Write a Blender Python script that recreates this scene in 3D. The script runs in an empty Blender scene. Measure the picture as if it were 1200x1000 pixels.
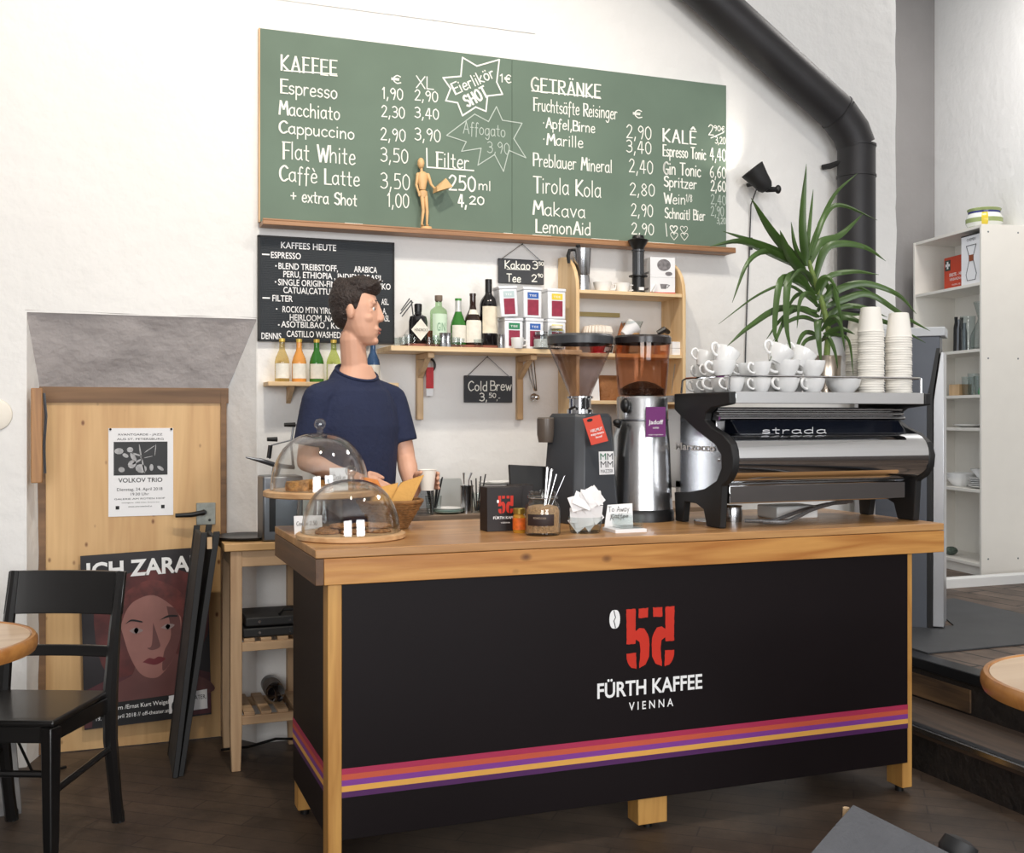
import bpy, math, random
from mathutils import Vector, Matrix, noise
R = math.radians
PI = math.pi
random.seed(7)
SC = bpy.context.scene
COL = SC.collection

# ------------------------------------------------------------------ camera
CAM_H, YAW, FPX = 1.395, .363, 1293.2
cam = bpy.data.cameras.new('camera'); cam.sensor_width = 36; cam.lens = FPX / 1200 * 36
cam.shift_y = -10.7 / 1200; cam.clip_start = .05
co = bpy.data.objects.new('camera', cam); COL.objects.link(co)
co.location = (0, 0, CAM_H); co.rotation_euler = (PI / 2, 0, -YAW)
SC.camera = co
# ------------------------------------------------------------------ light
SC.view_settings.view_transform = 'Standard'; SC.view_settings.look = 'None'
SC.view_settings.gamma = 1; SC.view_settings.use_curve_mapping = False
SC.view_settings.exposure = 0.0
SC.cycles.transparent_max_bounces = 32; SC.cycles.max_bounces = 10; SC.cycles.caustics_reflective = False
W = bpy.data.worlds.new('sky'); SC.world = W; W.use_nodes = True
W.node_tree.nodes['Background'].inputs[0].default_value = (.86, .93, 1, 1)
W.node_tree.nodes['Background'].inputs[1].default_value = 1.0
def area(name, loc, tgt, sx, sy, power, col):
    l = bpy.data.lights.new(name, 'AREA'); l.shape = 'RECTANGLE'; l.size = sx; l.size_y = sy; l.energy = power; l.color = col
    o = bpy.data.objects.new(name, l); COL.objects.link(o); o.location = loc
    o.rotation_euler = (Vector(tgt) - Vector(loc)).to_track_quat('-Z', 'Y').to_euler(); return o
def spot(name, loc, tgt, power, col, ang, rad=.05, blend=.5):
    l = bpy.data.lights.new(name, 'SPOT'); l.energy = power; l.color = col; l.spot_size = R(ang); l.spot_blend = blend; l.shadow_soft_size = rad
    o = bpy.data.objects.new(name, l); COL.objects.link(o); o.location = loc
    o.rotation_euler = (Vector(tgt) - Vector(loc)).to_track_quat('-Z', 'Y').to_euler(); return o
# daylight through the two shop windows in the front wall, behind the camera
area('window_light', (-1.6, -2.9, 2.25), (-1.4, 3, 1.7), 2.3, 2.6, 165, (1, .975, .95))
area('window_light', (2.0, -2.9, 2.25), (1.9, 3, 1.7), 2.3, 2.6, 165, (.97, .98, 1))
# ceiling spots over the menu board
spot('ceiling_spot', (.6, 2.6, 4.35), (.85, 4.8, 2.55), 210, (1, .90, .76), 95, .06, .8)
spot('ceiling_spot', (2.3, 2.3, 4.4), (2.2, 4.3, 1.2), 150, (1, .94, .86), 85, .08, .9)

area('next_room_fill', (4.75, 4.9, 4.5), (4.9, 5.2, 0), .7, .7, 42, (1, .96, .92))  # fill light added to brighten the right and far walls, no known lamp

# ------------------------------------------------------------------ pixel rays of the camera, for reading positions off known planes
_s, _c = math.sin(YAW), math.cos(YAW)
def _ray(x, y):
    l = (x - 600) / FPX; return (_s + l * _c, _c - l * _s, (489.3 - y) / FPX)
def at(x, y, Y):
    r = _ray(x, y); t = Y / r[1]; return Vector((t * r[0], Y, CAM_H + t * r[2]))
def az(x, y, Z):
    r = _ray(x, y); t = (Z - CAM_H) / r[2]; return Vector((t * r[0], t * r[1], Z))
def ax(x, y, X):
    r = _ray(x, y); t = X / r[0]; return Vector((X, t * r[1], CAM_H + t * r[2]))

# ------------------------------------------------------------------ materials
MATS = {}
def lin(c):
    return tuple(((x / 255) / 12.92 if x / 255 <= .04045 else ((x / 255 + .055) / 1.055) ** 2.4) for x in c) + (1,)
def mat(name, rgb, rough=.5, metal=0., var=.06, scale=8., bump=0., bscale=40., spec=.5, coat=0., emit=None):
    if name in MATS: return MATS[name]
    m = bpy.data.materials.new(name); m.use_nodes = True; nt = m.node_tree; N = nt.nodes; L = nt.links
    b = N['Principled BSDF']; c = lin(rgb)
    b.inputs['Roughness'].default_value = rough; b.inputs['Metallic'].default_value = metal
    b.inputs['Specular IOR Level'].default_value = spec; b.inputs['Coat Weight'].default_value = coat
    tc = N.new('ShaderNodeTexCoord')
    if var > 0:
        n = N.new('ShaderNodeTexNoise'); n.inputs['Scale'].default_value = scale; n.inputs['Detail'].default_value = 4
        L.new(tc.outputs['Object'], n.inputs['Vector'])
        r = N.new('ShaderNodeValToRGB'); r.color_ramp.elements[0].position = .3; r.color_ramp.elements[1].position = .7
        r.color_ramp.elements[0].color = tuple(x * (1 - var) for x in c[:3]) + (1,)
        r.color_ramp.elements[1].color = tuple(min(1, x * (1 + var)) for x in c[:3]) + (1,)
        L.new(n.outputs['Fac'], r.inputs[0]); L.new(r.outputs[0], b.inputs['Base Color'])
    else: b.inputs['Base Color'].default_value = c
    if bump > 0:
        n2 = N.new('ShaderNodeTexNoise'); n2.inputs['Scale'].default_value = bscale; n2.inputs['Detail'].default_value = 5
        L.new(tc.outputs['Object'], n2.inputs['Vector'])
        bp = N.new('ShaderNodeBump'); bp.inputs['Strength'].default_value = bump; bp.inputs['Distance'].default_value = .02
        L.new(n2.outputs['Fac'], bp.inputs['Height']); L.new(bp.outputs[0], b.inputs['Normal'])
    if emit: b.inputs['Emission Color'].default_value = lin(rgb); b.inputs['Emission Strength'].default_value = emit
    MATS[name] = m; return m
def wood(name, c1, c2, axis='X', s=1., rough=.45, knots=0, c3=None, bands=6., coat=0.):
    if name in MATS: return MATS[name]
    m = bpy.data.materials.new(name); m.use_nodes = True; nt = m.node_tree; N = nt.nodes; L = nt.links
    b = N['Principled BSDF']; b.inputs['Roughness'].default_value = rough; b.inputs['Coat Weight'].default_value = coat
    tc = N.new('ShaderNodeTexCoord'); mp = N.new('ShaderNodeMapping'); L.new(tc.outputs['Object'], mp.inputs['Vector'])
    sc = [9 * s] * 3; sc['XYZ'.index(axis)] = .7 * s; mp.inputs['Scale'].default_value = sc
    n = N.new('ShaderNodeTexNoise'); n.inputs['Scale'].default_value = 1.3; n.inputs['Detail'].default_value = 3; n.inputs['Distortion'].default_value = .6
    L.new(mp.outputs[0], n.inputs['Vector'])
    mm = N.new('ShaderNodeMath'); mm.operation = 'MULTIPLY'; mm.inputs[1].default_value = bands; L.new(n.outputs['Fac'], mm.inputs[0])
    fr = N.new('ShaderNodeMath'); fr.operation = 'PINGPONG'; fr.inputs[1].default_value = 1; L.new(mm.outputs[0], fr.inputs[0])
    n2 = N.new('ShaderNodeTexNoise'); n2.inputs['Scale'].default_value = 8; n2.inputs['Detail'].default_value = 4; L.new(mp.outputs[0], n2.inputs['Vector'])
    mx = N.new('ShaderNodeMix'); mx.inputs['Factor'].default_value = .45; L.new(fr.outputs[0], mx.inputs['A']); L.new(n2.outputs['Fac'], mx.inputs['B'])
    rp = N.new('ShaderNodeValToRGB'); rp.color_ramp.elements[0].position = .15; rp.color_ramp.elements[1].position = .8
    rp.color_ramp.elements[0].color = lin(c2); rp.color_ramp.elements[1].color = lin(c1); L.new(mx.outputs['Result'], rp.inputs[0])
    out = rp.outputs[0]
    if knots:
        v = N.new('ShaderNodeTexVoronoi'); v.inputs['Scale'].default_value = knots
        mk = N.new('ShaderNodeMapping'); L.new(tc.outputs['Object'], mk.inputs['Vector'])
        k3 = [1.6, 0, 1.6]; k3['XYZ'.index(axis)] = 1.; mk.inputs['Scale'].default_value = k3; L.new(mk.outputs[0], v.inputs['Vector'])
        kr = N.new('ShaderNodeValToRGB'); kr.color_ramp.elements[0].position = .045; kr.color_ramp.elements[1].position = .12
        kr.color_ramp.elements[0].color = (1, 1, 1, 1); kr.color_ramp.elements[1].color = (0, 0, 0, 1); L.new(v.outputs['Distance'], kr.inputs[0])
        m3 = N.new('ShaderNodeMix'); m3.data_type = 'RGBA'; L.new(kr.outputs[0], m3.inputs['Factor']); L.new(out, m3.inputs['A']); m3.inputs['B'].default_value = lin(c3 or (96, 58, 30))
        out = m3.outputs['Result']
    L.new(out, b.inputs['Base Color'])
    bp = N.new('ShaderNodeBump'); bp.inputs['Strength'].default_value = .12; bp.inputs['Distance'].default_value = .004; L.new(n2.outputs['Fac'], bp.inputs['Height']); L.new(bp.outputs[0], b.inputs['Normal'])
    MATS[name] = m; return m
def glass(name, tint=(245, 248, 248), refl=1.0, edge=(150, 155, 155), rough=.0):
    """clear thin glass: see-through shell with Fresnel reflection and a denser rim where the wall is seen edge-on"""
    if name in MATS: return MATS[name]
    m = bpy.data.materials.new(name); m.use_nodes = True; nt = m.node_tree; N = nt.nodes; L = nt.links
    N.remove(N['Principled BSDF']); out = N['Material Output']
    lw = N.new('ShaderNodeLayerWeight'); lw.inputs['Blend'].default_value = .5
    rp = N.new('ShaderNodeValToRGB'); rp.color_ramp.elements[0].position = .70; rp.color_ramp.elements[1].position = 1.
    rp.color_ramp.elements[0].color = lin(tint); rp.color_ramp.elements[1].color = lin(edge); L.new(lw.outputs['Facing'], rp.inputs[0])
    t = N.new('ShaderNodeBsdfTransparent'); L.new(rp.outputs[0], t.inputs[0])
    g = N.new('ShaderNodeBsdfGlossy'); g.inputs['Roughness'].default_value = rough
    pw = N.new('ShaderNodeMath'); pw.operation = 'POWER'; pw.inputs[1].default_value = 5; L.new(lw.outputs['Facing'], pw.inputs[0])
    ml = N.new('ShaderNodeMath'); ml.operation = 'MULTIPLY_ADD'; ml.inputs[1].default_value = .55 * refl; ml.inputs[2].default_value = .04 * refl; ml.use_clamp = True; L.new(pw.outputs[0], ml.inputs[0])
    mx = N.new('ShaderNodeMixShader'); L.new(ml.outputs[0], mx.inputs[0]); L.new(t.outputs[0], mx.inputs[1]); L.new(g.outputs[0], mx.inputs[2])
    L.new(mx.outputs[0], out.inputs[0]); MATS[name] = m; return m
def brick(name, c1, c2, mortar, scale, bw, rh, rot, rough=.5, ms=.01):
    m = bpy.data.materials.new(name); m.use_nodes = True; nt = m.node_tree; N = nt.nodes; L = nt.links
    b = N['Principled BSDF']; b.inputs['Roughness'].default_value = rough
    tc = N.new('ShaderNodeTexCoord'); mp = N.new('ShaderNodeMapping'); mp.inputs['Rotation'].default_value = (0, 0, rot); L.new(tc.outputs['Object'], mp.inputs['Vector'])
    t = N.new('ShaderNodeTexBrick'); t.inputs['Scale'].default_value = scale; t.inputs['Brick Width'].default_value = bw; t.inputs['Row Height'].default_value = rh
    t.inputs['Mortar Size'].default_value = ms; t.inputs['Color1'].default_value = lin(c1); t.inputs['Color2'].default_value = lin(c2); t.inputs['Mortar'].default_value = lin(mortar)
    L.new(mp.outputs[0], t.inputs['Vector'])
    n = N.new('ShaderNodeTexNoise'); n.inputs['Scale'].default_value = 3; n.inputs['Detail'].default_value = 8; n.inputs['Roughness'].default_value = .7; L.new(mp.outputs[0], n.inputs['Vector'])
    r = N.new('ShaderNodeValToRGB'); r.color_ramp.elements[0].position = .3; r.color_ramp.elements[1].position = .72
    r.color_ramp.elements[0].color = (.35, .35, .35, 1); r.color_ramp.elements[1].color = (1.5, 1.45, 1.4, 1); L.new(n.outputs['Fac'], r.inputs[0])
    mx = N.new('ShaderNodeMix'); mx.data_type = 'RGBA'; mx.blend_type = 'MULTIPLY'; mx.inputs['Factor'].default_value = 1; L.new(t.outputs['Color'], mx.inputs['A']); L.new(r.outputs[0], mx.inputs['B'])
    L.new(mx.outputs['Result'], b.inputs['Base Color'])
    bp = N.new('ShaderNodeBump'); bp.inputs['Strength'].default_value = .25; bp.inputs['Distance'].default_value = .01; L.new(n.outputs['Fac'], bp.inputs['Height']); L.new(bp.outputs[0], b.inputs['Normal'])
    MATS[name] = m; return m

# ------------------------------------------------------------------ mesh builder
class MB:
    def __init__(s): s.v = []; s.f = []; s.m = []
    def add(s, vs, fs, mi=0):
        o = len(s.v); s.v += [Vector(v) for v in vs]
        for f in fs: s.f.append([i + o for i in f]); s.m.append(mi)
        return s
    def box(s, x0, y0, z0, x1, y1, z1, mi=0):
        return s.add([(x0, y0, z0), (x1, y0, z0), (x1, y1, z0), (x0, y1, z0), (x0, y0, z1), (x1, y0, z1), (x1, y1, z1), (x0, y1, z1)],
                     [(0, 3, 2, 1), (4, 5, 6, 7), (0, 1, 5, 4), (1, 2, 6, 5), (2, 3, 7, 6), (3, 0, 4, 7)], mi)
    def obox(s, c, h, rot=None, mi=0):
        M = rot or Matrix.Identity(3); hx, hy, hz = h; c = Vector(c)
        vs = [c + M @ Vector((a * hx, b * hy, d * hz)) for d in (-1, 1) for a, b in ((-1, -1), (1, -1), (1, 1), (-1, 1))]
        return s.add(vs, [(0, 3, 2, 1), (4, 5, 6, 7), (0, 1, 5, 4), (1, 2, 6, 5), (2, 3, 7, 6), (3, 0, 4, 7)], mi)
    def loft(s, rings, mi=0, c0=True, c1=True, closed=True):
        n = len(rings[0]); vs = [v for r in rings for v in r]; fs = []
        for i in range(len(rings) - 1):
            for j in range(n if closed else n - 1):
                k = (j + 1) % n; fs.append((i * n + j, i * n + k, (i + 1) * n + k, (i + 1) * n + j))
        if c0: fs.append(tuple(range(n - 1, -1, -1)))
        if c1: fs.append(tuple((len(rings) - 1) * n + j for j in range(n)))
        return s.add(vs, fs, mi)
    def lathe(s, prof, c=(0, 0, 0), n=24, mi=0, rot=None, a0=0, a1=2 * PI, caps=False):
        M = rot or Matrix.Identity(3); c = Vector(c); full = a1 - a0 > 6.28; k = n if full else n + 1
        rings = [[c + M @ Vector((r * math.cos(a0 + (a1 - a0) * j / n), r * math.sin(a0 + (a1 - a0) * j / n), z)) for j in range(k)] for r, z in prof]
        return s.loft(rings, mi, caps, caps, full)
    def cyl(s, p0, p1, r0, r1=None, n=16, mi=0, caps=True):
        p0 = Vector(p0); p1 = Vector(p1); r1 = r0 if r1 is None else r1
        q = (p1 - p0).to_track_quat('Z', 'Y').to_matrix(); L = (p1 - p0).length
        return s.lathe([(r0, 0), (r1, L)], p0, n, mi, q, caps=caps)
    def tube(s, pts, r, n=8, mi=0, closed=False, caps=True):
        pts = [Vector(p) for p in pts]; m = len(pts); rr = r if isinstance(r, (list, tuple)) else [r] * m
        rings = []; up = None
        for i, p in enumerate(pts):
            a = pts[(i - 1) % m] if (closed or i > 0) else p; b = pts[(i + 1) % m] if (closed or i < m - 1) else p
            t = (b - a).normalized()
            if up is None: up = Vector((0, 0, 1)) if abs(t.z) < .9 else Vector((1, 0, 0))
            x = t.cross(up)
            if x.length < 1e-5: x = t.orthogonal()
            x.normalize(); up = x.cross(t).normalized()
            rings.append([p + (x * math.cos(2 * PI * j / n) + up * math.sin(2 * PI * j / n)) * rr[i] for j in range(n)])
        if closed: rings.append(rings[0]); return s.loft(rings, mi, False, False)
        return s.loft(rings, mi, caps, caps)
    def prism(s, poly, vec, mi=0):
        v = Vector(vec); a = [Vector(p) for p in poly]; return s.loft([a, [p + v for p in a]], mi)
    def sphere(s, c, r, nu=16, nv=10, mi=0, rot=None):
        r = (r, r, r) if not isinstance(r, (tuple, list)) else r; M = rot or Matrix.Identity(3); c = Vector(c)
        rings = []
        for i in range(nv + 1):
            t = PI * (i + .0) / nv; t = min(max(t, .02), PI - .02)
            rings.append([c + M @ Vector((r[0] * math.sin(t) * math.cos(2 * PI * j / nu), r[1] * math.sin(t) * math.sin(2 * PI * j / nu), -r[2] * math.cos(t))) for j in range(nu)])
        return s.loft(rings, mi)
    def capsule(s, p0, r0, p1, r1, n=14, mi=0):
        p0 = Vector(p0); p1 = Vector(p1); L = (p1 - p0).length; q = (p1 - p0).to_track_quat('Z', 'Y').to_matrix()
        pr = [(r0 * math.sin(a), -r0 * math.cos(a)) for a in (.05, .5, 1.)] + [(r0, 0), (r1, L)] + [(r1 * math.cos(a), L + r1 * math.sin(a)) for a in (.55, 1.05, 1.52)]
        return s.lathe(pr, p0, n, mi, q, caps=True)
    def quad(s, a, b, c, d, mi=0): return s.add([a, b, c, d], [(0, 1, 2, 3)], mi)
    def build(s, name, mats, parent=None, sm=35, bev=0, local=False, seg=2):
        me = bpy.data.meshes.new(name)
        off = Vector((0, 0, 0))
        if parent is not None and not local:
            p = parent
            while p is not None: off = off + p.location; p = p.parent
        me.from_pydata([v - off for v in s.v], [], s.f); me.validate(clean_customdata=False)
        if not isinstance(mats, (list, tuple)): mats = [mats]
        for m in mats: me.materials.append(m)
        if len(mats) > 1 and len(me.polygons) == len(s.m): me.polygons.foreach_set('material_index', s.m)
        if sm:
            me.polygons.foreach_set('use_smooth', [True] * len(me.polygons)); me.set_sharp_from_angle(angle=R(sm))
        me.update()
        o = bpy.data.objects.new(name, me); COL.objects.link(o)
        if parent is not None: o.parent = parent
        if bev:
            b = o.modifiers.new('bevel', 'BEVEL'); b.width = bev; b.segments = seg; b.limit_method = 'ANGLE'; b.angle_limit = R(40)
        return o
    def remesh(s, name, mats, parent, vox, smooth=4, local=False):
        """fuse the overlapping volumes into one continuous surface"""
        o = s.build(name, mats, parent, 0, local=local)
        r = o.modifiers.new('r', 'REMESH'); r.mode = 'VOXEL'; r.voxel_size = vox
        if smooth: k = o.modifiers.new('s', 'SMOOTH'); k.iterations = smooth; k.factor = .5
        me = bpy.data.meshes.new_from_object(o.evaluated_get(bpy.context.evaluated_depsgraph_get()))
        o.modifiers.clear(); o.data = me; me.polygons.foreach_set('use_smooth', [True] * len(me.polygons)); me.update()
        return o
def thing(name, label, cat, loc=(0, 0, 0), rz=0, group=None):
    o = bpy.data.objects.new(name, None); COL.objects.link(o); o.empty_display_size = .05
    o.location = loc; o.rotation_euler = (0, 0, rz); return tag(o, label, cat, group)
def tag(o, label, cat, group=None, kind=None):
    o['label'] = label; o['category'] = cat
    if group: o['group'] = group
    if kind: o['kind'] = kind
    return o
def struct(o): o['kind'] = 'structure'; return o
def copy_tree(o, parent=None):
    c = o.copy(); COL.objects.link(c)
    if parent is not None: c.parent = parent
    for ch in list(o.children): copy_tree(ch, c)
    return c
def rotz(a): return Matrix.Rotation(a, 3, 'Z')

# ------------------------------------------------------------------ lettering
_cap = [None]
def text2d(st, bold=0):
    cu = bpy.data.curves.new('t', 'FONT'); cu.body = st; cu.size = 1; cu.offset = bold; cu.resolution_u = 3
    o = bpy.data.objects.new('t', cu); COL.objects.link(o)
    me = bpy.data.meshes.new_from_object(o.evaluated_get(bpy.context.evaluated_depsgraph_get()))
    vs = [(v.co.x, v.co.y) for v in me.vertices]; fs = [list(p.vertices) for p in me.polygons]
    bpy.data.objects.remove(o); bpy.data.curves.remove(cu); bpy.data.meshes.remove(me); return vs, fs
def printed(mb, st, org, u, v, h, width=None, bold=0, mi=0, center=False):
    """printed letters: baseline start org, unit directions u and v, cap height h"""
    if _cap[0] is None: _cap[0] = max(y for x, y in text2d('H')[0])
    vs, fs = text2d(st, bold)
    if not vs: return mb
    k = h / _cap[0]; x0 = min(x for x, y in vs); x1 = max(x for x, y in vs)
    kx = k if width is None else width / max(1e-6, x1 - x0)
    org = Vector(org); u = Vector(u).normalized(); v = Vector(v).normalized()
    sh = (x0 + x1) / 2 if center else x0
    return mb.add([org + u * ((x - sh) * kx) + v * (y * k) for x, y in vs], fs, mi)
GL = {
'A': (7, '0,0 3.5,10 7,0;1.3,3.6 5.7,3.6'), 'B': (6, '0,0 0,10;~0,10 4.5,9.3 4.5,6 0,5.3;~0,5.3 5.8,4.8 5.8,.7 0,0'),
'C': (6.5, '~6.3,8.5 3.8,10 .6,7.5 .3,3 3,0 6.5,1.5'), 'D': (6.5, '0,0 0,10;~0,10 4.5,9 6.3,5 4.5,1 0,0'),
'E': (5.5, '5.5,10 0,10 0,0 5.5,0;0,5.2 4.5,5.2'), 'F': (5.5, '5.5,10 0,10;.6,10 .6,0;.6,5.2 4.5,5.2'),
'G': (7, '~6.5,8.5 3.8,10 .6,7.5 .3,3 3,0 6,.6 6.6,4;6.6,4 3.8,4'), 'H': (6.5, '0,0 0,10;6.2,0 6.2,10;0,5 6.2,5'), 'I': (1.5, '.7,0 .7,10'),
'J': (5, '~4.5,10 4.5,3 3.5,.2 1.5,0 .2,2'), 'K': (6.2, '0,0 0,10;5.8,10 0,4.5 6.2,0'), 'L': (5, '0,10 0,0 5,0'), 'M': (8, '0,0 1.2,10 4,4 6.8,10 8,0'),
'N': (6.5, '0,0 0,10 6.3,0 6.3,10'), 'O': (7.5, '~3.7,10 .8,8 .3,4 2,.6 3.7,0 6.3,1.2 7.2,5 6,9 3.7,10'), 'P': (6, '0,0 0,10;~0,10 5.2,9.4 5.4,5.6 0,4.8'),
'R': (6.2, '0,0 0,10;~0,10 5.2,9.4 5.2,5.9 0,5.2;1.8,5.2 6.2,0'), 'S': (6, '~5.6,8.6 3.5,10 .8,8.6 1,6.2 4.6,4.6 5.6,2 3.4,0 .3,1.3'),
'T': (6.6, '0,10 6.6,10;3.3,10 3.3,0'), 'U': (6.5, '~0,10 0,3 1.6,.2 4.6,.2 6.2,3 6.2,10'), 'V': (6.6, '0,10 3.3,0 6.6,10'), 'W': (9, '0,10 2.2,0 4.5,8 6.8,0 9,10'),
'X': (6.5, '0,0 6.5,10;0,10 6.5,0'), 'Y': (6.5, '0,10 3.2,5;6.5,10 2,-2'), 'Z': (6, '0,10 6,10 0,0 6,0'),
'a': (5.6, '~4.8,5 2.8,6 .4,4.4 .5,1.2 2.6,0 4.8,1.8;4.9,6 4.9,1 5.6,0'), 'b': (5.4, '.3,10 .3,0;~.3,4.6 2.6,6 5,4.4 5,1.4 2.8,0 .3,1'),
'c': (4.8, '~4.6,5 2.6,6 .4,4.4 .4,1.4 2.6,0 4.8,.9'), 'd': (5.6, '~4.9,4.8 2.8,6 .4,4.4 .4,1.4 2.6,0 4.9,1.6;4.9,10 4.9,0'),
'e': (5, '~.4,3.1 4.6,3.4 4,5.7 1.8,5.7 .4,3.4 .8,.8 2.8,0 5,.9'), 'f': (4, '~4.2,9.2 2.9,10 1.8,8.4 1.8,4 1.5,-2;.2,5.6 3.6,5.6'), 'g': (5.5, '~4.8,5 2.8,6 .4,4.4 .5,1.4 2.6,.2 4.8,2;~4.9,6 4.9,-1.6 2.8,-3.4 .6,-2.2'),
'h': (5.4, '.3,10 .3,0;~.3,4 2.6,6 4.6,4.8 4.8,0'), 'i': (1.6, '.7,6 .7,0;.7,8.4 .8,8.9'), 'j': (2.5, '~1.6,6 1.6,-2 0,-3.2;1.6,8.4 1.7,8.9'), 'k': (5, '.3,10 .3,0;4.4,6 .4,2.6 4.8,0'), 'l': (1.6, '.7,10 .7,0'),
'm': (8.2, '.3,6 .3,0;~.3,4 2,6 3.8,4.8 4,0;~4,4 5.8,6 7.6,4.8 7.8,0'), 'n': (5.3, '.3,6 .3,0;~.3,4 2.4,6 4.5,4.8 4.7,0'), 'o': (5.4, '~2.6,6 .5,4.6 .4,1.6 2.6,0 4.8,1.6 4.8,4.6 2.6,6'),
'p': (5.4, '.3,6 .3,-3.6;~.3,4.6 2.6,6 5,4.4 5,1.4 2.8,0 .3,1'), 'r': (3.8, '.3,6 .3,0;~.3,3.8 1.8,5.8 3.8,5.6'), 's': (4.4, '~4.2,5.2 2.4,6 .6,5 1,3.4 3.6,2.6 4.2,1.2 2.4,0 .2,.8'),
't': (4, '1.8,9 1.8,.6 3.6,0;0,6 3.8,6'), 'u': (5.4, '~.3,6 .4,1.6 2.2,0 4.6,1.8;4.7,6 4.7,0'), 'v': (4.8, '0,6 2.4,0 4.8,6'), 'w': (7, '0,6 1.8,0 3.5,5 5.2,0 7,6'), 'x': (4.6, '0,6 4.6,0;0,0 4.6,6'),
'y': (4.8, '0,6 2.5,.4;4.8,6 1.2,-3.4'), 'z': (4.4, '0,6 4.4,6 0,0 4.4,0'),
'0': (5.6, '~2.8,10 .6,8 .4,3 2.6,0 5,2 5.2,7.4 2.8,10'), '1': (2.6, '.2,8 1.8,10 1.8,0'), '2': (5.6, '~.4,8 2.4,10 4.8,8.6 4.2,5.4 .4,0;.4,0 5.6,.2'), '3': (5.4, '~.4,9 2.6,10 4.8,8.4 4.4,6 2,5.2;~2,5.2 5,4.4 5,1.4 2.6,0 .2,1'),
'4': (5.8, '4,0 4,10;3,10 .2,3.2 5.8,3.2'), '5': (5.4, '5,10 1,10 .8,5.8;~.8,5.8 3.6,6.2 5.2,3.6 4,.6 .4,.4'), '6': (5.4, '~4.4,10 1.4,7 .4,3 2.6,0 5,1.8 4.2,4.8 1.6,4.8 .5,3'), '8': (5.4, '~2.7,5.4 .7,7.6 2.6,10 4.7,7.8 2.7,5.4 .3,2.6 2.6,0 5.1,2.4 2.7,5.4'),
'9': (5.2, '~4.8,7.4 2.4,5.2 .4,7.4 2.4,10 4.8,8 4.6,4 3.4,0'), '7': (5, '0,10 5,10 1.6,0'), ',': (2, '1.2,1 .4,-2'), '.': (1.6, '.6,0 .8,.5'), '-': (4, '.4,4.5 3.6,4.5'), '+': (5.5, '0,4.5 5.4,4.5;2.7,7.2 2.7,1.8'), '/': (5, '0,-1 5,10.5'), ':': (1.6, '.6,0 .8,.5;.6,4.6 .8,5.1'),
'·': (2.4, '1,4.4 1.2,4.9'), ' ': (3.6, ''), '€': (6, '~5.6,8.8 3.4,10 1.4,7 1.4,3 3.4,0 5.8,1.2;0,6 4.6,6;0,4.2 4.4,4.2'),
'ä': (5.6, '~4.8,5 2.8,6 .4,4.4 .5,1.2 2.6,0 4.8,1.8;4.9,6 4.9,1 5.6,0;1.4,8.2 1.5,8.7;3.8,8.2 3.9,8.7'), 'ö': (5.4, '~2.6,6 .5,4.6 .4,1.6 2.6,0 4.8,1.6 4.8,4.6 2.6,6;1.4,8.2 1.5,8.7;3.8,8.2 3.9,8.7'),
'è': (5, '~.4,3.1 4.6,3.4 4,5.7 1.8,5.7 .4,3.4 .8,.8 2.8,0 5,.9;1.6,9.4 3,7.6'), 'Ä': (7, '0,0 3.5,10 7,0;1.3,3.6 5.7,3.6;2,12 2.1,12.5;5,12 5.1,12.5'), 'Ê': (5.5, '5.5,10 0,10 0,0 5.5,0;0,5.2 4.5,5.2;1,11.6 2.8,13.4 4.6,11.6'),
'♡': (6.5, '~3.2,0 .4,4.6 .6,7.2 2.2,7.6 3.2,6 4.2,7.6 5.8,7.2 6,4.6 3.2,0')}
def catmull(p, k=4):
    out = []
    for i in range(len(p) - 1):
        a = p[i - 1] if i else (2 * p[0][0] - p[1][0], 2 * p[0][1] - p[1][1]); b, c = p[i], p[i + 1]
        d = p[i + 2] if i + 2 < len(p) else (2 * c[0] - b[0], 2 * c[1] - b[1])
        for j in range(k):
            t = j / k
            out.append(tuple(.5 * (2 * b[q] + (c[q] - a[q]) * t + (2 * a[q] - 5 * b[q] + 4 * c[q] - d[q]) * t * t + (3 * b[q] - a[q] - 3 * c[q] + d[q]) * t ** 3) for q in (0, 1)))
    out.append(p[-1]); return out
_k = [0]
def stroke(mb, pts, w, mi=0):
    """flat chalk stroke along 3D points lying in a plane facing -Y (or given by the points' own plane normal n)"""
    n = Vector((0, -1, 0))
    for a, b in zip(pts, pts[1:]):
        d = b - a
        if d.length < 1e-6: continue
        d.normalize(); q = d.cross(n) * (w * .39); e = d * (w * .3); _k[0] = (_k[0] + 1) % 24; o = n * (_k[0] * .00005)
        mb.add([a - e - q + o, b + e - q + o, b + e + q + o, a - e + q + o], [(0, 1, 2, 3)], mi)
    return mb
def chalk(mb, st, p0, h, width=None, w=.006, caps_bold=False, ang=0., y_off=0., jit=.25, mi=0):
    """hand lettering: p0 world baseline start on a wall-parallel plane, h cap height, width total"""
    rnd = random.Random(hash(st) % 1000 if False else sum(map(ord, st)))
    gap = 2.8 if st.isupper() and len(st) > 3 else 1.6
    tot = sum(GL[ch][0] + gap for ch in st) - gap
    ky = h / 10; kx = ky if width is None else width / tot
    x = 0; ca, sa = math.cos(ang), math.sin(ang)
    for ci, ch in enumerate(st):
        adv, ss = GL[ch]; jy = rnd.uniform(-jit, jit)
        for stt in filter(None, ss.split(';')):
            sm = stt[0] == '~'; pp = [tuple(map(float, q.split(','))) for q in stt.lstrip('~').split()]
            if sm: pp = catmull(pp)
            for off in ((0, .75) if (caps_bold and (ch.isupper())) else (0,)):
                P = []
                for (a, b) in pp:
                    X = (x + a + off) * kx; Z = (b + jy) * ky
                    P.append(Vector(p0) + Vector((X * ca - Z * sa, 0, X * sa + Z * ca)))
                stroke(mb, P, w, mi)
        x += adv + gap
    return mb
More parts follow.
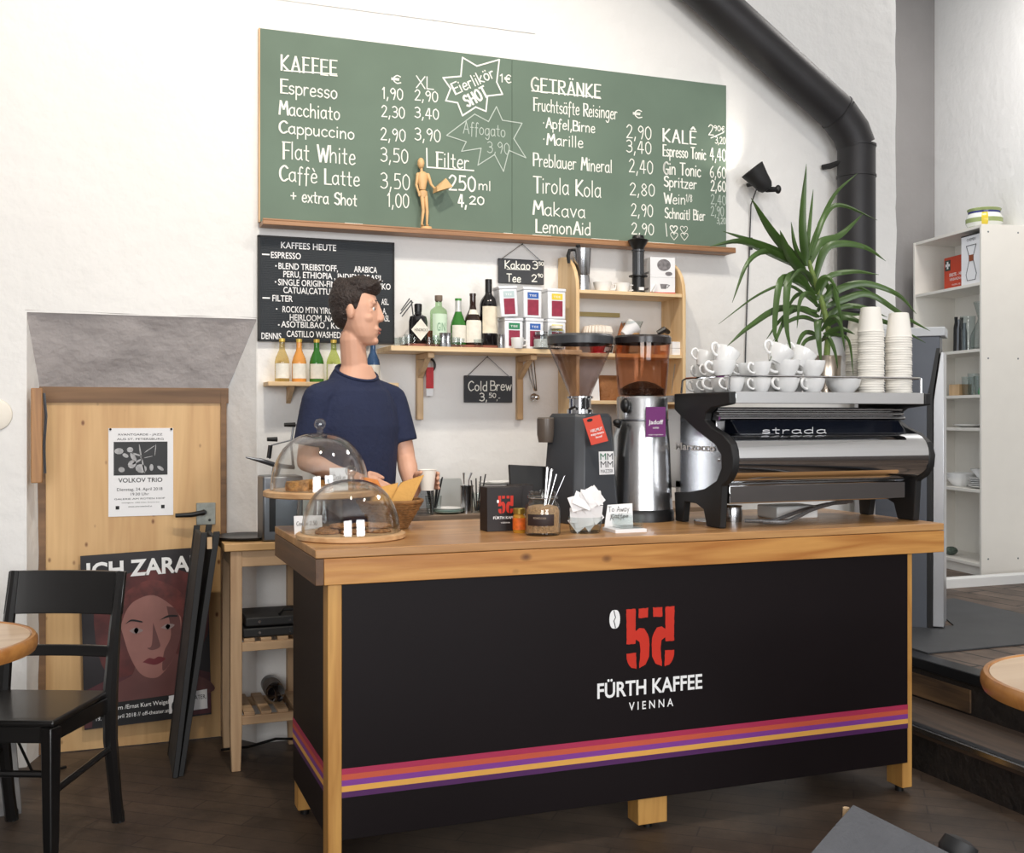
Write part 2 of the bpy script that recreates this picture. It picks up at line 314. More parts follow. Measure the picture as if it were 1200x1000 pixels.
# ------------------------------------------------------------------ shared materials
PLASTER = mat('white_plaster', (236, 235, 233), .9, var=.025, scale=2.2, bump=.35, bscale=14)
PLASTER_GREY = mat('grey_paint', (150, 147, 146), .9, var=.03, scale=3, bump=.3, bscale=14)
LINTEL = mat('shaded_plaster', (174, 168, 167), .95, var=.09, scale=7, bump=.9, bscale=11)  # plaster greyed: the shade of the downward-facing soffit is in the colour
FLOOR = brick('dark_parquet', (78, 65, 54), (68, 56, 47), (50, 41, 35), 1., .5, .09, R(38), .5, .003)
FLOOR_UP = brick('worn_planks', (110, 95, 84), (88, 75, 66), (30, 26, 24), 1., .9, .16, R(82), .6, .008)
STEPW = wood('step_wood', (84, 68, 56), (48, 38, 32), 'Y', .8, .55)
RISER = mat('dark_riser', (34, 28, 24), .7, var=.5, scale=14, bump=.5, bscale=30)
PATCH = wood('worn_riser_wood', (120, 92, 62), (58, 42, 30), 'Y', 1., .7)
METAL_DK = mat('dark_metal', (52, 54, 58), .4, .8, var=.1)
DOORW = wood('spruce', (216, 178, 126), (196, 154, 104), 'Z', .8, .5, knots=8.5, c3=(120, 74, 38), bands=5)
DOORF = wood('shaded_frame_wood', (132, 100, 70), (98, 72, 50), 'X', .8, .6)  # darkened so the colour carries the shade on the frame's top strip
OAK = wood('counter_oak', (205, 150, 84), (172, 112, 56), 'X', 1., .38, knots=4.5, c3=(92, 52, 28), bands=7)
OAKT = wood('counter_top_oak', (198, 152, 100), (164, 116, 72), 'X', 1.1, .33, bands=5)
OAKZ = wood('counter_post_oak', (208, 158, 88), (178, 126, 64), 'Z', 1., .45)
OAKD = wood('shaded_end_grain_oak', (104, 74, 50), (80, 56, 38), 'Y', 1.4, .5)  # left end board: browner end wood, its weak light also put into the colour
PANEL = mat('plum_black_panel', (19, 12, 14), .5, var=.08, scale=3, spec=.22)
WHITE = mat('white_lacquer', (238, 238, 236), .45, var=.015)
PORC = mat('white_porcelain', (244, 244, 243), .18, var=0, spec=.6)
CHROME = mat('chrome', (225, 226, 228), .07, 1., var=0)
STEEL = mat('brushed_steel', (190, 191, 194), .24, 1., var=.06, scale=3)
STEEL_D = mat('dull_steel', (130, 133, 138), .35, 1., var=.05)
BLACK = mat('black_plastic', (18, 18, 19), .38, var=.1)
BLACKM = mat('matt_black', (26, 26, 27), .6, var=.1)
PINE = wood('shelf_pine', (232, 202, 158), (212, 176, 126), 'Z', 1., .5)
PINEX = wood('shelf_pine_flat', (232, 204, 162), (214, 180, 132), 'X', 1., .5)
BIRCH = wood('birch', (214, 182, 142), (190, 154, 112), 'Z', .9, .5)
BIRCHX = wood('birch_flat', (204, 164, 112), (178, 134, 84), 'X', .9, .45)
SLATE = mat('black_slate', (60, 62, 66), .75, var=.15, scale=10)
CHALKB = mat('green_chalkboard', (101, 120, 105), .7, var=.10, scale=2.5)
CHALK = mat('chalk', (240, 240, 232), .9, var=0)
CHALK2 = mat('faint_chalk', (190, 200, 192), .9, var=0)
INK = mat('white_letter', (244, 244, 244), .6, var=0)
BLACKINK = mat('black_ink', (28, 28, 30), .7, var=0)
PAPER = mat('paper', (236, 236, 238), .8, var=.01)
RED = mat('signal_red', (202, 44, 24), .5, var=.05)
GLASS = glass('clear_glass')
KRAFT = mat('kraft_paper', (196, 148, 92), .85, var=.1, bump=.3)
GRASS = mat('green_leaf', (62, 88, 38), .38, var=.3, scale=5)
# ------------------------------------------------------------------ room shell
YW = 4.80
def wall_noise(x, z): return .006 * noise.noise(Vector((x * 2.3, z * 2.3, 3.1)))
mb = MB()
mb.box(-4.2, -3.2, -.12, 3.05, 5.3, 0); struct(mb.build('floor', FLOOR, sm=0))
mb = MB(); mb.box(3.40, -3.2, -.1, 7.5, 7.0, .34); struct(mb.build('floor_upper', FLOOR_UP, sm=0))
# two steps up to the raised floor, running along its edge
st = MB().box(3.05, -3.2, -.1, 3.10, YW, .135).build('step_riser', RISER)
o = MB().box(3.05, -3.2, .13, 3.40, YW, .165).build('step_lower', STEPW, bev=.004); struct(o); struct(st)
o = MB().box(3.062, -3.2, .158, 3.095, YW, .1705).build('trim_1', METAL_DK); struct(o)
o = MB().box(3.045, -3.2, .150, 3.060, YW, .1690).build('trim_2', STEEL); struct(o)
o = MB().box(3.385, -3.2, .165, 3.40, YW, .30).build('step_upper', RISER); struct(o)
o = MB().box(3.377, 3.58, .175, 3.386, 3.93, .27).build('worn_board', PATCH); struct(o)
o = MB().box(3.372, -3.2, .295, 3.47, YW, .3425).build('trim_3', METAL_DK, bev=.004); struct(o)
# back wall with the low door niche
NX0, NX1, NZ = -.226, .634, 1.795; DX0, DX1, DZ, DY = -.194, .533, 1.512, 4.95
w = MB()
w.box(-4.2, YW, 0, NX0 - .02, YW + .3, 4.6); w.box(NX0 - .02, YW, NZ + .02, NX1 + .02, YW + .3, 4.6)
w.box(NX1 + .02, YW, 0, 4.0, YW + .3, 4.6)
zs = [i * .06 for i in range(77)]
e1 = [Vector((4.0, YW, z)) for z in zs]; e2 = [Vector((4.026 + .010 * noise.noise(Vector((0, 5, z * 4))) + .006 * noise.noise(Vector((0, 9, z * 11))), YW + .002, z)) for z in zs]
w.loft([e1, e2, [p + Vector((0, .29, 0)) for p in e2]], 0, False, False, False)
struct(w.build('wall_back', PLASTER, sm=40))
def patch(A, B, C, D, nu, nv, amp, seed):
    """wavy plaster patch A-B-C-D"""
    P = []
    for j in range(nv + 1):
        row = []
        for i in range(nu + 1):
            u, v = i / nu, j / nv
            p = (Vector(A) * (1 - u) + Vector(B) * u) * (1 - v) + (Vector(D) * (1 - u) + Vector(C) * u) * v
            e = 1 if 0 < j < nv and 0 < i < nu else .35
            row.append(p + Vector((noise.noise(p * 6 + Vector((seed, 0, 0))), .6 * noise.noise(p * 6 + Vector((0, seed, 0))), noise.noise(p * 6 + Vector((0, 0, seed))))) * amp * e)
        P.append(row)
    return P
k = MB()
k.loft(patch((NX0 - .025, YW - .001, NZ + .03), (NX1 + .025, YW - .001, NZ + .025), (DX1 + .01, DY, DZ), (DX0 - .01, DY, DZ), 26, 9, .014, 4), 0, False, False, False)
struct(k.build('lintel', LINTEL, sm=60))
k = MB()
k.loft(patch((NX1 + .025, YW - .001, 0), (NX1 + .025, YW - .001, NZ + .03), (DX1 + .005, DY + .02, DZ), (DX1 + .005, DY + .02, 0), 30, 4, .010, 8), 0, False, False, False)
k.loft(patch((NX0 - .025, YW - .001, 0), (NX0 - .025, YW - .001, NZ + .03), (DX0 - .005, DY + .02, DZ), (DX0 - .005, DY + .02, 0), 30, 3, .008, 12), 0, False, False, False)
struct(k.build('wall_niche', PLASTER, sm=60))
# room beyond the wall end, right wall, ceiling, left wall, front wall with its window openings
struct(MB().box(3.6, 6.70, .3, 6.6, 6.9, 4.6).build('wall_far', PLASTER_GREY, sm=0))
wd = Vector((.17, .985, 0)); wn = Vector((.985, -.17, 0)); c0 = Vector((5.985, 6.72, 0))
r = MB(); a = c0 - wd * 2.9; b = c0 - wd * 10.2
r.prism([a, b, b + wn * .2, a + wn * .2], (0, 0, 1.3)); struct(r.build('wall_right_dark_added', mat('dark_reflection_wall', (70, 60, 54), .6, var=.1), sm=0))  # unseen dark lower wall, added so the chrome has something dark to reflect
r = MB(); r.prism([p + Vector((0, 0, 1.3)) for p in (a, b, b + wn * .2, a + wn * .2)], (0, 0, 3.3)); struct(r.build('wall_right_front', PLASTER, sm=0))
r = MB(); a = c0 + wd * .3; b = c0 - wd * 2.9
r.prism([a, b, b + wn * .2, a + wn * .2], (0, 0, 4.6)); struct(r.build('wall_right', PLASTER, sm=0))
struct(MB().box(-4.2, -3.2, 4.6, 7.5, 7.0, 4.8).build('ceiling', PLASTER, sm=0))
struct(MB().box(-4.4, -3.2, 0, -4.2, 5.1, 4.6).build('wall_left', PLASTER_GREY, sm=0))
f = MB()
for x0, x1, z0, z1 in ((-4.4, -2.9, 0, 4.6), (-.3, .7, 0, 4.6), (3.3, 7.5, 0, 4.6), (-2.9, -.3, 0, .8), (.7, 3.3, 0, .8), (-2.9, -.3, 3.7, 4.6), (.7, 3.3, 3.7, 4.6)):
    f.box(x0, -3.2, z0, x1, -3.0, z1)
struct(f.build('wall_front', mat('dark_reflection_wall', (70, 60, 54), .6, var=.1), sm=0))  # out of view, coloured dark to give the chrome reflections contrast
for n, x0 in ((1, -2.9), (2, .7)):
    q = MB(); q.box(x0, -3.16, .8, x0 + .07, -3.08, 3.7); q.box(x0 + 2.53, -3.16, .8, x0 + 2.6, -3.08, 3.7); q.box(x0, -3.16, .8, x0 + 2.6, -3.08, .87); q.box(x0, -3.16, 3.63, x0 + 2.6, -3.08, 3.7); q.box(x0 + 1.27, -3.16, .8, x0 + 1.33, -3.08, 3.7)
    struct(q.build('window_%d' % n, WHITE))
# thin cable duct high on the wall
a, b = at(350, 0, YW), at(627, 37, YW)
struct(MB().box(.3, YW - .005, a.z - .012, b.x, YW, a.z + .012).build('trim_4', PLASTER, bev=.003))
# white kerb on the raised floor in front of the bookcase
struct(MB().box(4.3, 5.40, .335, 7.0, 5.47, .40).build('trim_5', WHITE, bev=.006))
# ---- the low spruce door
d = MB().box(DX0 - .01, DY, .004, DX1, DY + .035, DZ - .05).build('door_1', DOORW); struct(d)
q = MB().box(DX0 - .03, DY - .01, DZ - .055, DX1 + .02, DY + .05, DZ + .01).box(DX1 - .012, DY - .012, .004, DX1 + .012, DY + .05, DZ).box(DX0 - .02, DY - .012, .004, DX0 + .012, DY + .05, DZ); struct(q.build('door_frame', DOORF))
h = at(240, 603, DY - .01)
lk = MB().box(h.x - .035, DY - .012, h.z - .045, h.x + .045, DY, h.z + .05).build('lock_case', mat('zinc_plate', (150, 154, 148), .5, .3, var=.2, scale=30), d, bev=.002)
MB().cyl((h.x - .005, DY - .012, h.z + .012), (h.x - .005, DY - .055, h.z + .012), .010).tube([(h.x - .005, DY - .05, h.z + .012), (h.x - .06, DY - .058, h.z + .004), (h.x - .125, DY - .05, h.z + .002)], [.011, .011, .009], 10).build('door_handle', BLACK, d)
MB().cyl((h.x + .02, DY - .013, h.z - .025), (h.x + .02, DY - .010, h.z - .025), .006).build('keyhole', BLACK, d)
# old wooden batten with a torn seal hanging down the left jamb
p = at(46, 458, 4.79); q2 = at(46, 566, 4.79)
t = thing('hinge_board', 'narrow brown board with loose fittings at upper left of the low door', 'board', (p.x, 4.80, q2.z))
MB().box(p.x - .03, 4.772, q2.z, p.x + .012, 4.805, p.z + .01).build('board', wood('hinge_wood', (176, 128, 78), (130, 88, 52), 'Z'), t, bev=.003)
MB().tube([(p.x + .018, 4.775, p.z - .01), (p.x + .026, 4.77, p.z - .1), (p.x + .018, 4.775, p.z - .22), (p.x + .022, 4.772, p.z - .33)], .006, 6).build('metal_strip', STEEL_D, t)
# ---- concert poster on the door
tl, tr, bl = at(127, 502, DY - .003), at(203, 503, DY - .003), at(126, 606, DY - .003)
t = thing('concert_poster', 'white concert poster with black photo pinned to the low wooden door', 'poster', (tl.x, DY, bl.z))
U, V = (1, 0, 0), (0, 0, 1); Wp = tr.x - tl.x; Hp = tl.z - bl.z; yf = DY - .003
MB().box(tl.x, yf, bl.z, tr.x, DY - .0005, tl.z).build('sheet', PAPER, t, sm=0)
def pp(u, v, d=.001): return Vector((tl.x + u * Wp, yf - d, tl.z - v * Hp))
ph = MB().box(tl.x + .08 * Wp, yf - .0006, tl.z - .535 * Hp, tl.x + .91 * Wp, yf, tl.z - .155 * Hp).build('photo', mat('photo_black', (24, 24, 26), .5, var=0), t, sm=0)
fig = MB()   # white silhouettes of the players on stage
def blob(cx, cy, rx, ry, rot=0, d=.0012, n=10, mi=0, m=None):
    m = m or fig; ca, sa = math.cos(rot), math.sin(rot)
    m.add([pp(cx + rx * math.cos(2 * PI * i / n) * ca - ry * math.sin(2 * PI * i / n) * sa * 1.37, cy + rx * math.cos(2 * PI * i / n) * sa * .73 + ry * math.sin(2 * PI * i / n) * ca, d) for i in range(n)], [tuple(range(n))], mi)
for a in ((.33, .245, .05, .03, 0), (.26, .31, .05, .022, .5), (.38, .33, .035, .06, -.5), (.44, .38, .09, .012, -.5), (.43, .30, .09, .010, .3), (.36, .41, .06, .05, .7), (.50, .46, .09, .05, .2), (.16, .26, .07, .035, 0), (.49, .28, .012, .10, -.15), (.53, .42, .012, .1, -.2), (.20, .47, .05, .03, .2), (.66, .45, .03, .04, 0), (.80, .46, .06, .02, .6), (.63, .24, .10, .005, -.6), (.61, .33, .07, .004, -.2), (.72, .25, .006, .07, .1)):
    blob(*a)
fig.build('players', mat('photo_grey', (168, 168, 170), .6, var=.3, scale=60), t, sm=0)
tx = MB()
for st_, u0, u1, vb, hh, bo in (('AVANTGARDE - JAZZ', .14, .83, .083, .022, 0), ('AUS ST. PETERSBURG', .13, .85, .135, .022, 0), ('VOLKOV TRIO', .15, .83, .615, .048, .01), ('Dienstag, 24. April 2018', .13, .83, .71, .032, 0), ('19:30 Uhr', .34, .62, .765, .03, 0), ('GALERIE AM ROTEN HOF', .09, .87, .812, .018, 0), ('Schöngasse, 1070 Wien, Eintritt frei', .2, .78, .852, .012, 0), ('www.amrotenhof.at', .30, .67, .898, .017, 0)):
    printed(tx, st_, pp(u0, vb), U, V, hh * Hp, (u1 - u0) * Wp, bo)
for u0 in (.11, .81): tx.add([pp(u0, .92), pp(u0 + .055, .92), pp(u0 + .055, .88), pp(u0, .88)], [(0, 1, 2, 3)])
tx.build('lettering', BLACKINK, t, sm=0)
for u0 in (.03, .97): MB().sphere(pp(u0, .012, .003), .005, 8, 5).build('pin', BLACK, t)
# ---- theatre poster leaning against the foot of the door
t = thing('theatre_poster', 'large dark theatre poster of a red haired woman standing against the door', 'poster', (.2, 4.93, .09))
yf = 4.918; TL = at(94, 652, yf); BL_ = at(99, 856, yf); TR = at(243, 641, yf); BR_ = at(248, 842, yf)
u_ = (TR - TL).normalized(); v_ = (TL - BL_).normalized(); Wq = (TR - TL).length; Hq = (TL - BL_).length
def qp(u, v, d=.001):
    p = TL + u_ * (u * Wq) - v_ * (v * Hq); return Vector((p.x, yf - d, p.z))
sh = MB(); c4 = [qp(0, 0, 0), qp(1, 0, 0), qp(1, 1, 0), qp(0, 1, 0)]; sh.prism(c4, (0, .006, 0)); sh.build('sheet', mat('poster_black', (26, 20, 24), .45, var=.1), t, sm=0)
def pol(name, pts, d, m, smooth=True):
    if smooth:
        P = catmull(pts + [pts[0]], 5)[:-1]
    else: P = pts
    MB().add([qp(a, b, d) for a, b in P], [tuple(range(len(P)))]).build(name, m, t, sm=0)
EYEP = mat('poster_eye', (150, 132, 130), .5, var=0); SKIN_P = mat('poster_skin', (152, 104, 96), .5, var=.12, scale=9); SKIN_S = mat('poster_skin_dim', (100, 60, 57), .5, var=.12, scale=9)
pol('dress_print', [(0, .78), (.2, .72), (.8, .70), (1, .75), (1, .99), (0, .99)], .0008, mat('poster_maroon', (78, 36, 42), .5, var=.2), False)
pol('hair_print', [(.10, .50), (.10, .30), (.22, .17), (.45, .11), (.75, .12), (.95, .22), (1, .40), (.9, .60), (.3, .72), (.16, .66)], .001, mat('poster_hair', (84, 34, 32), .5, var=.45, scale=14))
pol('shoulder_print', [(.22, .86), (.25, .76), (.38, .71), (.45, .60), (.74, .62), (.80, .72), (.99, .80), (.99, .87), (.5, .88)], .0014, SKIN_S)
pol('face_print', [(.30, .44), (.30, .34), (.38, .28), (.50, .25), (.66, .27), (.76, .36), (.77, .48), (.72, .62), (.62, .72), (.54, .745), (.44, .71), (.36, .60)], .0018, SKIN_P)
pol('cheek_shade_print', [(.66, .33), (.74, .36), (.77, .48), (.72, .62), (.62, .71), (.63, .60), (.69, .50)], .0020, SKIN_S)
pol('fringe_print', [(.28, .46), (.26, .33), (.36, .22), (.56, .17), (.78, .26), (.82, .42), (.77, .40), (.70, .33), (.56, .26), (.42, .28), (.34, .34)], .0022, mat('poster_hair_lit', (98, 44, 40), .5, var=.5, scale=20))
for nm, pts, m in (('eyebrow_print', [(.33, .415), (.38, .39), (.46, .405), (.46, .413), (.38, .40)], BLACKINK), ('eyebrow_print', [(.60, .41), (.67, .385), (.74, .39), (.74, .398), (.67, .397)], BLACKINK),
                   ('eye_print', [(.36, .455), (.41, .44), (.47, .46), (.41, .475)], EYEP), ('eye_print', [(.61, .455), (.66, .435), (.72, .445), (.67, .468)], EYEP),
                   ('pupil_print', [(.395, .455), (.415, .44), (.435, .455), (.415, .475)], BLACKINK), ('pupil_print', [(.645, .45), (.665, .436), (.685, .45), (.665, .468)], BLACKINK),
                   ('nose_print', [(.55, .42), (.59, .52), (.60, .565), (.54, .58), (.50, .565), (.535, .55)], SKIN_S), ('lips_print', [(.46, .645), (.51, .625), (.55, .632), (.59, .622), (.64, .64), (.56, .668)], mat('poster_lips', (104, 28, 36), .4, var=0))):
    pol(nm, pts, .003, m)
tx = MB()
printed(tx, 'ICH ZARAH', qp(.045, .135, .003), u_, v_, .088 * Hq, .925 * Wq, .03)
printed(tx, 'Tania Stern /Ernst Kurt Weigel', qp(.09, .905, .004), u_, v_, .024 * Hq, .57 * Wq, .008)
printed(tx, '19. - 26. April 2018 // off-theater.at', qp(.09, .955, .004), u_, v_, .022 * Hq, .57 * Wq, .004)
tx.build('lettering', INK, t, sm=0)
MB().add([qp(.06, .865, .0026), qp(.7, .855, .0026), qp(.7, .99, .0026), qp(.06, .99, .0026)], [(0, 1, 2, 3)]).build('caption_band', BLACKINK, t, sm=0)
MB().add([qp(.66, .86, .004), qp(.97, .845, .004), qp(.97, .96, .004), qp(.66, .965, .004)], [(0, 1, 2, 3)]).build('sponsor_box', PAPER, t, sm=0)
tx = MB(); printed(tx, 'OFF.', qp(.68, .955, .005), u_, v_, .06 * Hq, .14 * Wq, .02); printed(tx, 'THEATER.', qp(.80, .90, .005), u_, v_, .025 * Hq, .16 * Wq, .0); tx.build('sponsor_lettering', BLACKINK, t, sm=0)
# ------------------------------------------------------------------ the counter
X0, X1, Y0, Y1 = .619, 2.97, 3.277, 4.06
t = thing('service_counter', 'long coffee bar counter with thick oak top and black front panel', 'counter', (1.8, 3.66, 0))
MB().box(X0, Y0, .9735, X1, Y1, 1.0).build('worktop', OAKT, t, bev=.003)
MB().box(X0 + .026, Y0, .8925, X1, Y0 + .03, .972).build('apron', OAK, t, bev=.002)
MB().box(X0, Y0, .8925, X0 + .026, Y1, .972).build('apron', OAKD, t, bev=.002)
MB().box(X1 - .03, Y0 + .03, .8925, X1, Y1, .972).build('apron', OAK, t, bev=.002)
PYF = 3.300; p0 = at(384, 800, 3.29).x; pa = at(400.5, 800, 3.29).x; p1 = at(1062, 700, 3.30).x; p2 = at(1069.5, 700, 3.30).x
for nm, (xa, ya, xb, yb) in {'a': (p0, 3.288, pa, 3.36), 'b': (p2 - .045, 3.302, p2, 3.39), 'c': (p0 + .01, 3.86, p0 + .07, 3.93), 'd': (p2 - .06, 3.86, p2, 3.93)}.items():
    lg = MB().box(xa, ya, .022, xb, yb, .8925).build('leg', OAKZ, t, bev=.003)
    MB().cyl(((xa + xb) / 2, (ya + yb) / 2, 0), ((xa + xb) / 2, (ya + yb) / 2, .022), .016, n=12).build('foot', BLACK, lg)
mx0, mx1 = at(748, 960, 3.32).x, at(782, 960, 3.32).x
lg = MB().box(mx0, 3.32, .02, mx1, 3.40, .2).build('leg', OAKZ, t, bev=.003); MB().cyl(((mx0 + mx1) / 2, 3.36, 0), ((mx0 + mx1) / 2, 3.36, .02), .016, n=12).build('foot', BLACK, lg)
ZB = .1185
MB().box(pa, PYF - .008, ZB, p1, PYF + .012, .8925).build('front_panel', PANEL, t, bev=.0015)
MB().box(p0 + .004, 3.36, ZB, p0 + .02, 3.925, .8925).build('side_panel', PANEL, t, bev=.0015)
MB().box(p2 - .02, 3.39, ZB, p2 - .004, 3.86, .8925).build('side_panel', PANEL, t, bev=.0015)
SZ0, SZ1 = .3345, .247; dz = (SZ0 - SZ1) / 5
for i, c in enumerate(((176, 48, 84), (204, 90, 66), (134, 62, 150), (232, 172, 84), (84, 38, 94))):
    m = mat('stripe_%d' % i, c, .5, var=.03); m.name = ('crimson', 'orange', 'violet', 'gold', 'plum')[i] + '_stripe'
    MB().box(pa, PYF - .0095, SZ0 - dz * (i + 1), p1, PYF - .008, SZ0 - dz * i).build('stripe', m, t, sm=0)
    MB().box(p0 + .0025, 3.36, SZ0 - dz * (i + 1), p0 + .004, 3.925, SZ0 - dz * i).build('stripe', m, t, sm=0)
# emblem: two ragged stencil fives back to back, a bean, and the name
YP = PYF - .0095
def lp(cx, cy): return at(640 + cx / 5, 680 + cy / 5, YP)
five = [[(470, 172), (524, 168), (524, 300), (545, 283), (575, 285), (600, 325), (606, 380), (602, 450), (582, 495), (546, 515), (544, 492), (550, 470), (552, 400), (546, 365), (526, 350), (524, 372), (472, 378)],
        [(542, 168), (598, 163), (596, 218), (542, 224)], [(472, 432), (526, 425), (530, 520), (500, 515), (480, 490), (472, 460)]]
ctr = lp(612, 340).x; em = MB(); rr = random.Random(3)
for pl in five:
    P = [lp(*q) for q in pl]; D = []
    for a, b in zip(P, P[1:] + P[:1]):   # ragged edges
        n = max(1, int((b - a).length / .008))
        for i in range(n):
            q = a.lerp(b, i / n); D.append(q + Vector((rr.uniform(-1, 1), 0, rr.uniform(-1, 1))) * .0010)
    em.add(D, [tuple(range(len(D)))])
    em.add([Vector((2 * ctr - q.x, q.y, q.z)) for q in reversed(D)], [tuple(range(len(D)))])
em.build('emblem', RED, t, sm=0)
c = lp(402, 230); bn = MB()
for sgn in (-1, 1):
    P = []
    for i in range(13):
        a = -PI / 2 + PI * i / 12; P.append((sgn * .0195 * abs(math.cos(a)) ** .7, .031 * math.sin(a)))
    cr = [(sgn * .0016 + .0034 * math.sin(y * 190), y) for y in (.028, .017, .006, -.006, -.017, -.028)]
    bn.add([c + Vector((a, 0, b)) for a, b in P + cr], [tuple(range(len(P) + len(cr)))])
bn.build('bean_mark', INK, t, sm=0)
tx = MB(); a = at(700, 819, YP); b = at(823, 807, YP)
printed(tx, 'FÜRTH KAFFEE', a, (1, 0, 0), (0, 0, 1), .0475, b.x - a.x, .022); tx.build('lettering', INK, t, sm=0); tx = MB()
a = at(737, 833, YP); b = at(789, 829, YP); printed(tx, 'V I E N N A', a, (1, 0, 0), (0, 0, 1), .026, b.x - a.x, .012)
tx.build('lettering', INK, t, sm=0)

# ------------------------------------------------------------------ menu chalkboard with its ledge
YB = 4.770; tl = at(305, 33, YB); br = at(851, 286, YB); Z0, Z1 = 2.228, tl.z
t = thing('chalkboard', 'large green chalkboard menu lettered in white chalk high on the wall', 'chalkboard', ((tl.x + br.x) / 2, YW, Z0))
sx = at(600, 150, YB).x
MB().box(tl.x, YB, Z0, sx - .001, YW - .003, Z1).box(sx + .001, YB, Z0, br.x, YW - .003, Z1).build('board', CHALKB, t, sm=0)
MB().box(tl.x - .006, YB + .002, Z0, tl.x, YW - .003, Z1 + .002).build('edge_strip', wood('board_edge', (214, 178, 136), (180, 140, 100), 'Z'), t)
LED = wood('ledge_wood', (172, 128, 90), (134, 94, 64), 'X', 1., .45)
MB().box(tl.x, 4.695, Z0 - .022, 2.965, YW - .003, Z0 - .004).box(tl.x, 4.695, Z0 - .004, 2.965, 4.704, Z0 + .004).build('ledge', LED, t, bev=.002)
Yc = YB - .0015
def wl(name, m, items):
    for a in items: q = MB(); wr(q, *a); q.build(name, m, t, sm=0)
def wr(mb, st, x0, y, x1, hpx, w=.0065, bold=False, ang=0, mi=0, jit=.25):
    a = at(x0, y, Yc); b = at(x1, y, Yc); d = (a.x * _s + Yc * _c); chalk(mb, st, a, hpx * d / FPX, b.x - a.x, w, bold, ang, jit=jit, mi=mi)
m1 = MB()
wl('coffee_line', CHALK, (('KAFFEE', 329.5, 82, 394, 18, .007, True), ('Espresso', 329, 109, 395, 16, .007, True), ('Macchiato', 327, 134, 398, 16, .007, True), ('Cappuccino', 327, 155.5, 415, 14, .007, True), ('Flat White', 331, 186, 416, 20, .007, True), ('Caffè Latte', 327.5, 211.5, 421, 18, .007, True), ('+ extra Shot', 341, 236, 418, 14, .007, True)))
stroke(m1, [at(333, 82.7, Yc), at(394.5, 87, Yc)], .007)
m1.build('heading_underline', CHALK, t, sm=0)
m2 = MB()
wl('coffee_price', CHALK, (('€', 459, 97, 470, 9), ('1,90', 448, 115, 472, 13), ('2,30', 447, 136.5, 474, 13), ('2,90', 446, 163.5, 475, 14), ('3,50', 446, 189, 478, 16), ('3,50', 446, 220.5, 480, 18), ('1,00', 454, 242, 479, 16), ('XL', 488, 102.5, 508, 14), ('2,90', 486, 117, 513, 12), ('3,40', 486, 137.5, 514, 12), ('3,90', 486, 163.5, 516, 14)))
m3 = MB(); s1 = [(968, 150), (1035, 190), (1140, 160), (1128, 265), (1155, 322), (1085, 330), (1078, 402), (1030, 382), (968, 422), (945, 362), (890, 352), (912, 295), (877, 245), (960, 238), (968, 150)]
stroke(m3, [at(300 + a / 4, 30 + b / 4, Yc) for a, b in s1], .009)
wr(m3, 'Eierlikör', 534, 111, 586, 13, .0075, True, R(28)); wr(m3, 'SHOT', 548, 125.5, 576, 13, .010, True, R(31)); wr(m3, '1€', 586, 96, 599, 9)
m3.build('star_offer', CHALK, t, sm=0)
m4 = MB(); s2 = [(581.75, 125), (588.75, 141), (611.75, 144.5), (602, 162.5), (616.25, 185), (596.25, 176.25), (590, 201), (579.5, 181.25), (560, 193.75), (563.75, 173.75), (540.75, 177.5), (546.25, 166.25), (523.25, 158.75), (556.25, 133.75), (572.5, 142.5), (581.75, 125)]
stroke(m4, [at(a, b, Yc) for a, b in s2], .0055); wr(m4, 'Affogato', 543, 156, 592, 14, .0045); wr(m4, '3,90', 571, 178.5, 597, 13, .0045)
m4.build('star_offer', CHALK2, t, sm=0)
m5 = MB(); stroke(m5, [at(500, 174, Yc), at(500.5, 196, Yc)], .008); stroke(m5, [at(500.5, 196, Yc), at(555, 200, Yc)], .008)
wr(m5, 'Filter', 511, 195, 549, 17, .007, True); wr(m5, '250', 526, 222.5, 557, 17, .010); wr(m5, 'ml', 561, 222.5, 575, 11, .006); wr(m5, '4,', 537, 242, 547, 14, .010); wr(m5, '20', 550, 239, 567, 9, .008)
m5.build('filter_offer', CHALK, t, sm=0)
m6 = MB()
wl('drink_line', CHALK, (('GETRÄNKE', 622.5, 106.5, 703, 16, .0075, True), ('Fruchtsäfte Reisinger', 625, 129.5, 723, 15, .006, True), ('·Apfel,Birne', 636, 149.5, 697, 12, .0065, True), ('·Marille', 636, 169, 683, 13, .0065, True), ('Preblauer Mineral', 625, 194.5, 717, 15, .0065, True), ('Tirola Kola', 625, 225.5, 704, 19, .007, True), ('Makava', 624.5, 251.5, 685.5, 16, .007, True), ('LemonAid', 628, 272, 692, 15, .0075, True)))
stroke(m6, [at(623, 106.5, Yc), at(703, 114, Yc)], .007)
m6.build('heading_underline', CHALK, t, sm=0)
m7 = MB()
wl('drink_price', CHALK, (('€', 742, 137.5, 752.5, 9), ('2,90', 734, 161, 763, 15), ('3,40', 734, 178, 763, 14), ('2,40', 737, 201.5, 765, 15), ('2,80', 738, 228, 767, 14), ('2,90', 739.5, 252.5, 765, 14), ('2,90', 740, 274, 766, 13)))
m8 = MB()
wl('special_line', CHALK, (('KALÊ', 777, 165.5, 815, 15, .0075, True), ('Espresso Tonic', 777, 182.5, 827, 13, .007, True), ('Gin Tonic', 777.5, 203.5, 821, 14, .008, True), ('Spritzer', 778, 218.5, 816, 12, .0075, True), ('Wein', 778, 238, 803, 12, .0065, True), ('1/8', 804, 236, 811, 8, .004), ('Schnaitl Bier', 779, 255.5, 826, 12, .0065, True)))
stroke(m8, [at(780, 262, Yc), at(781.5, 277, Yc)], .006)
for x, y, w_ in ((789, 273, .007), (801, 273.5, .004), (789.5, 281, .004), (801.5, 281.5, .004)): wr(m8, '♡', x - 4, y, x + 5, 11, w_)
m8.build('heart_tally', CHALK, t, sm=0)
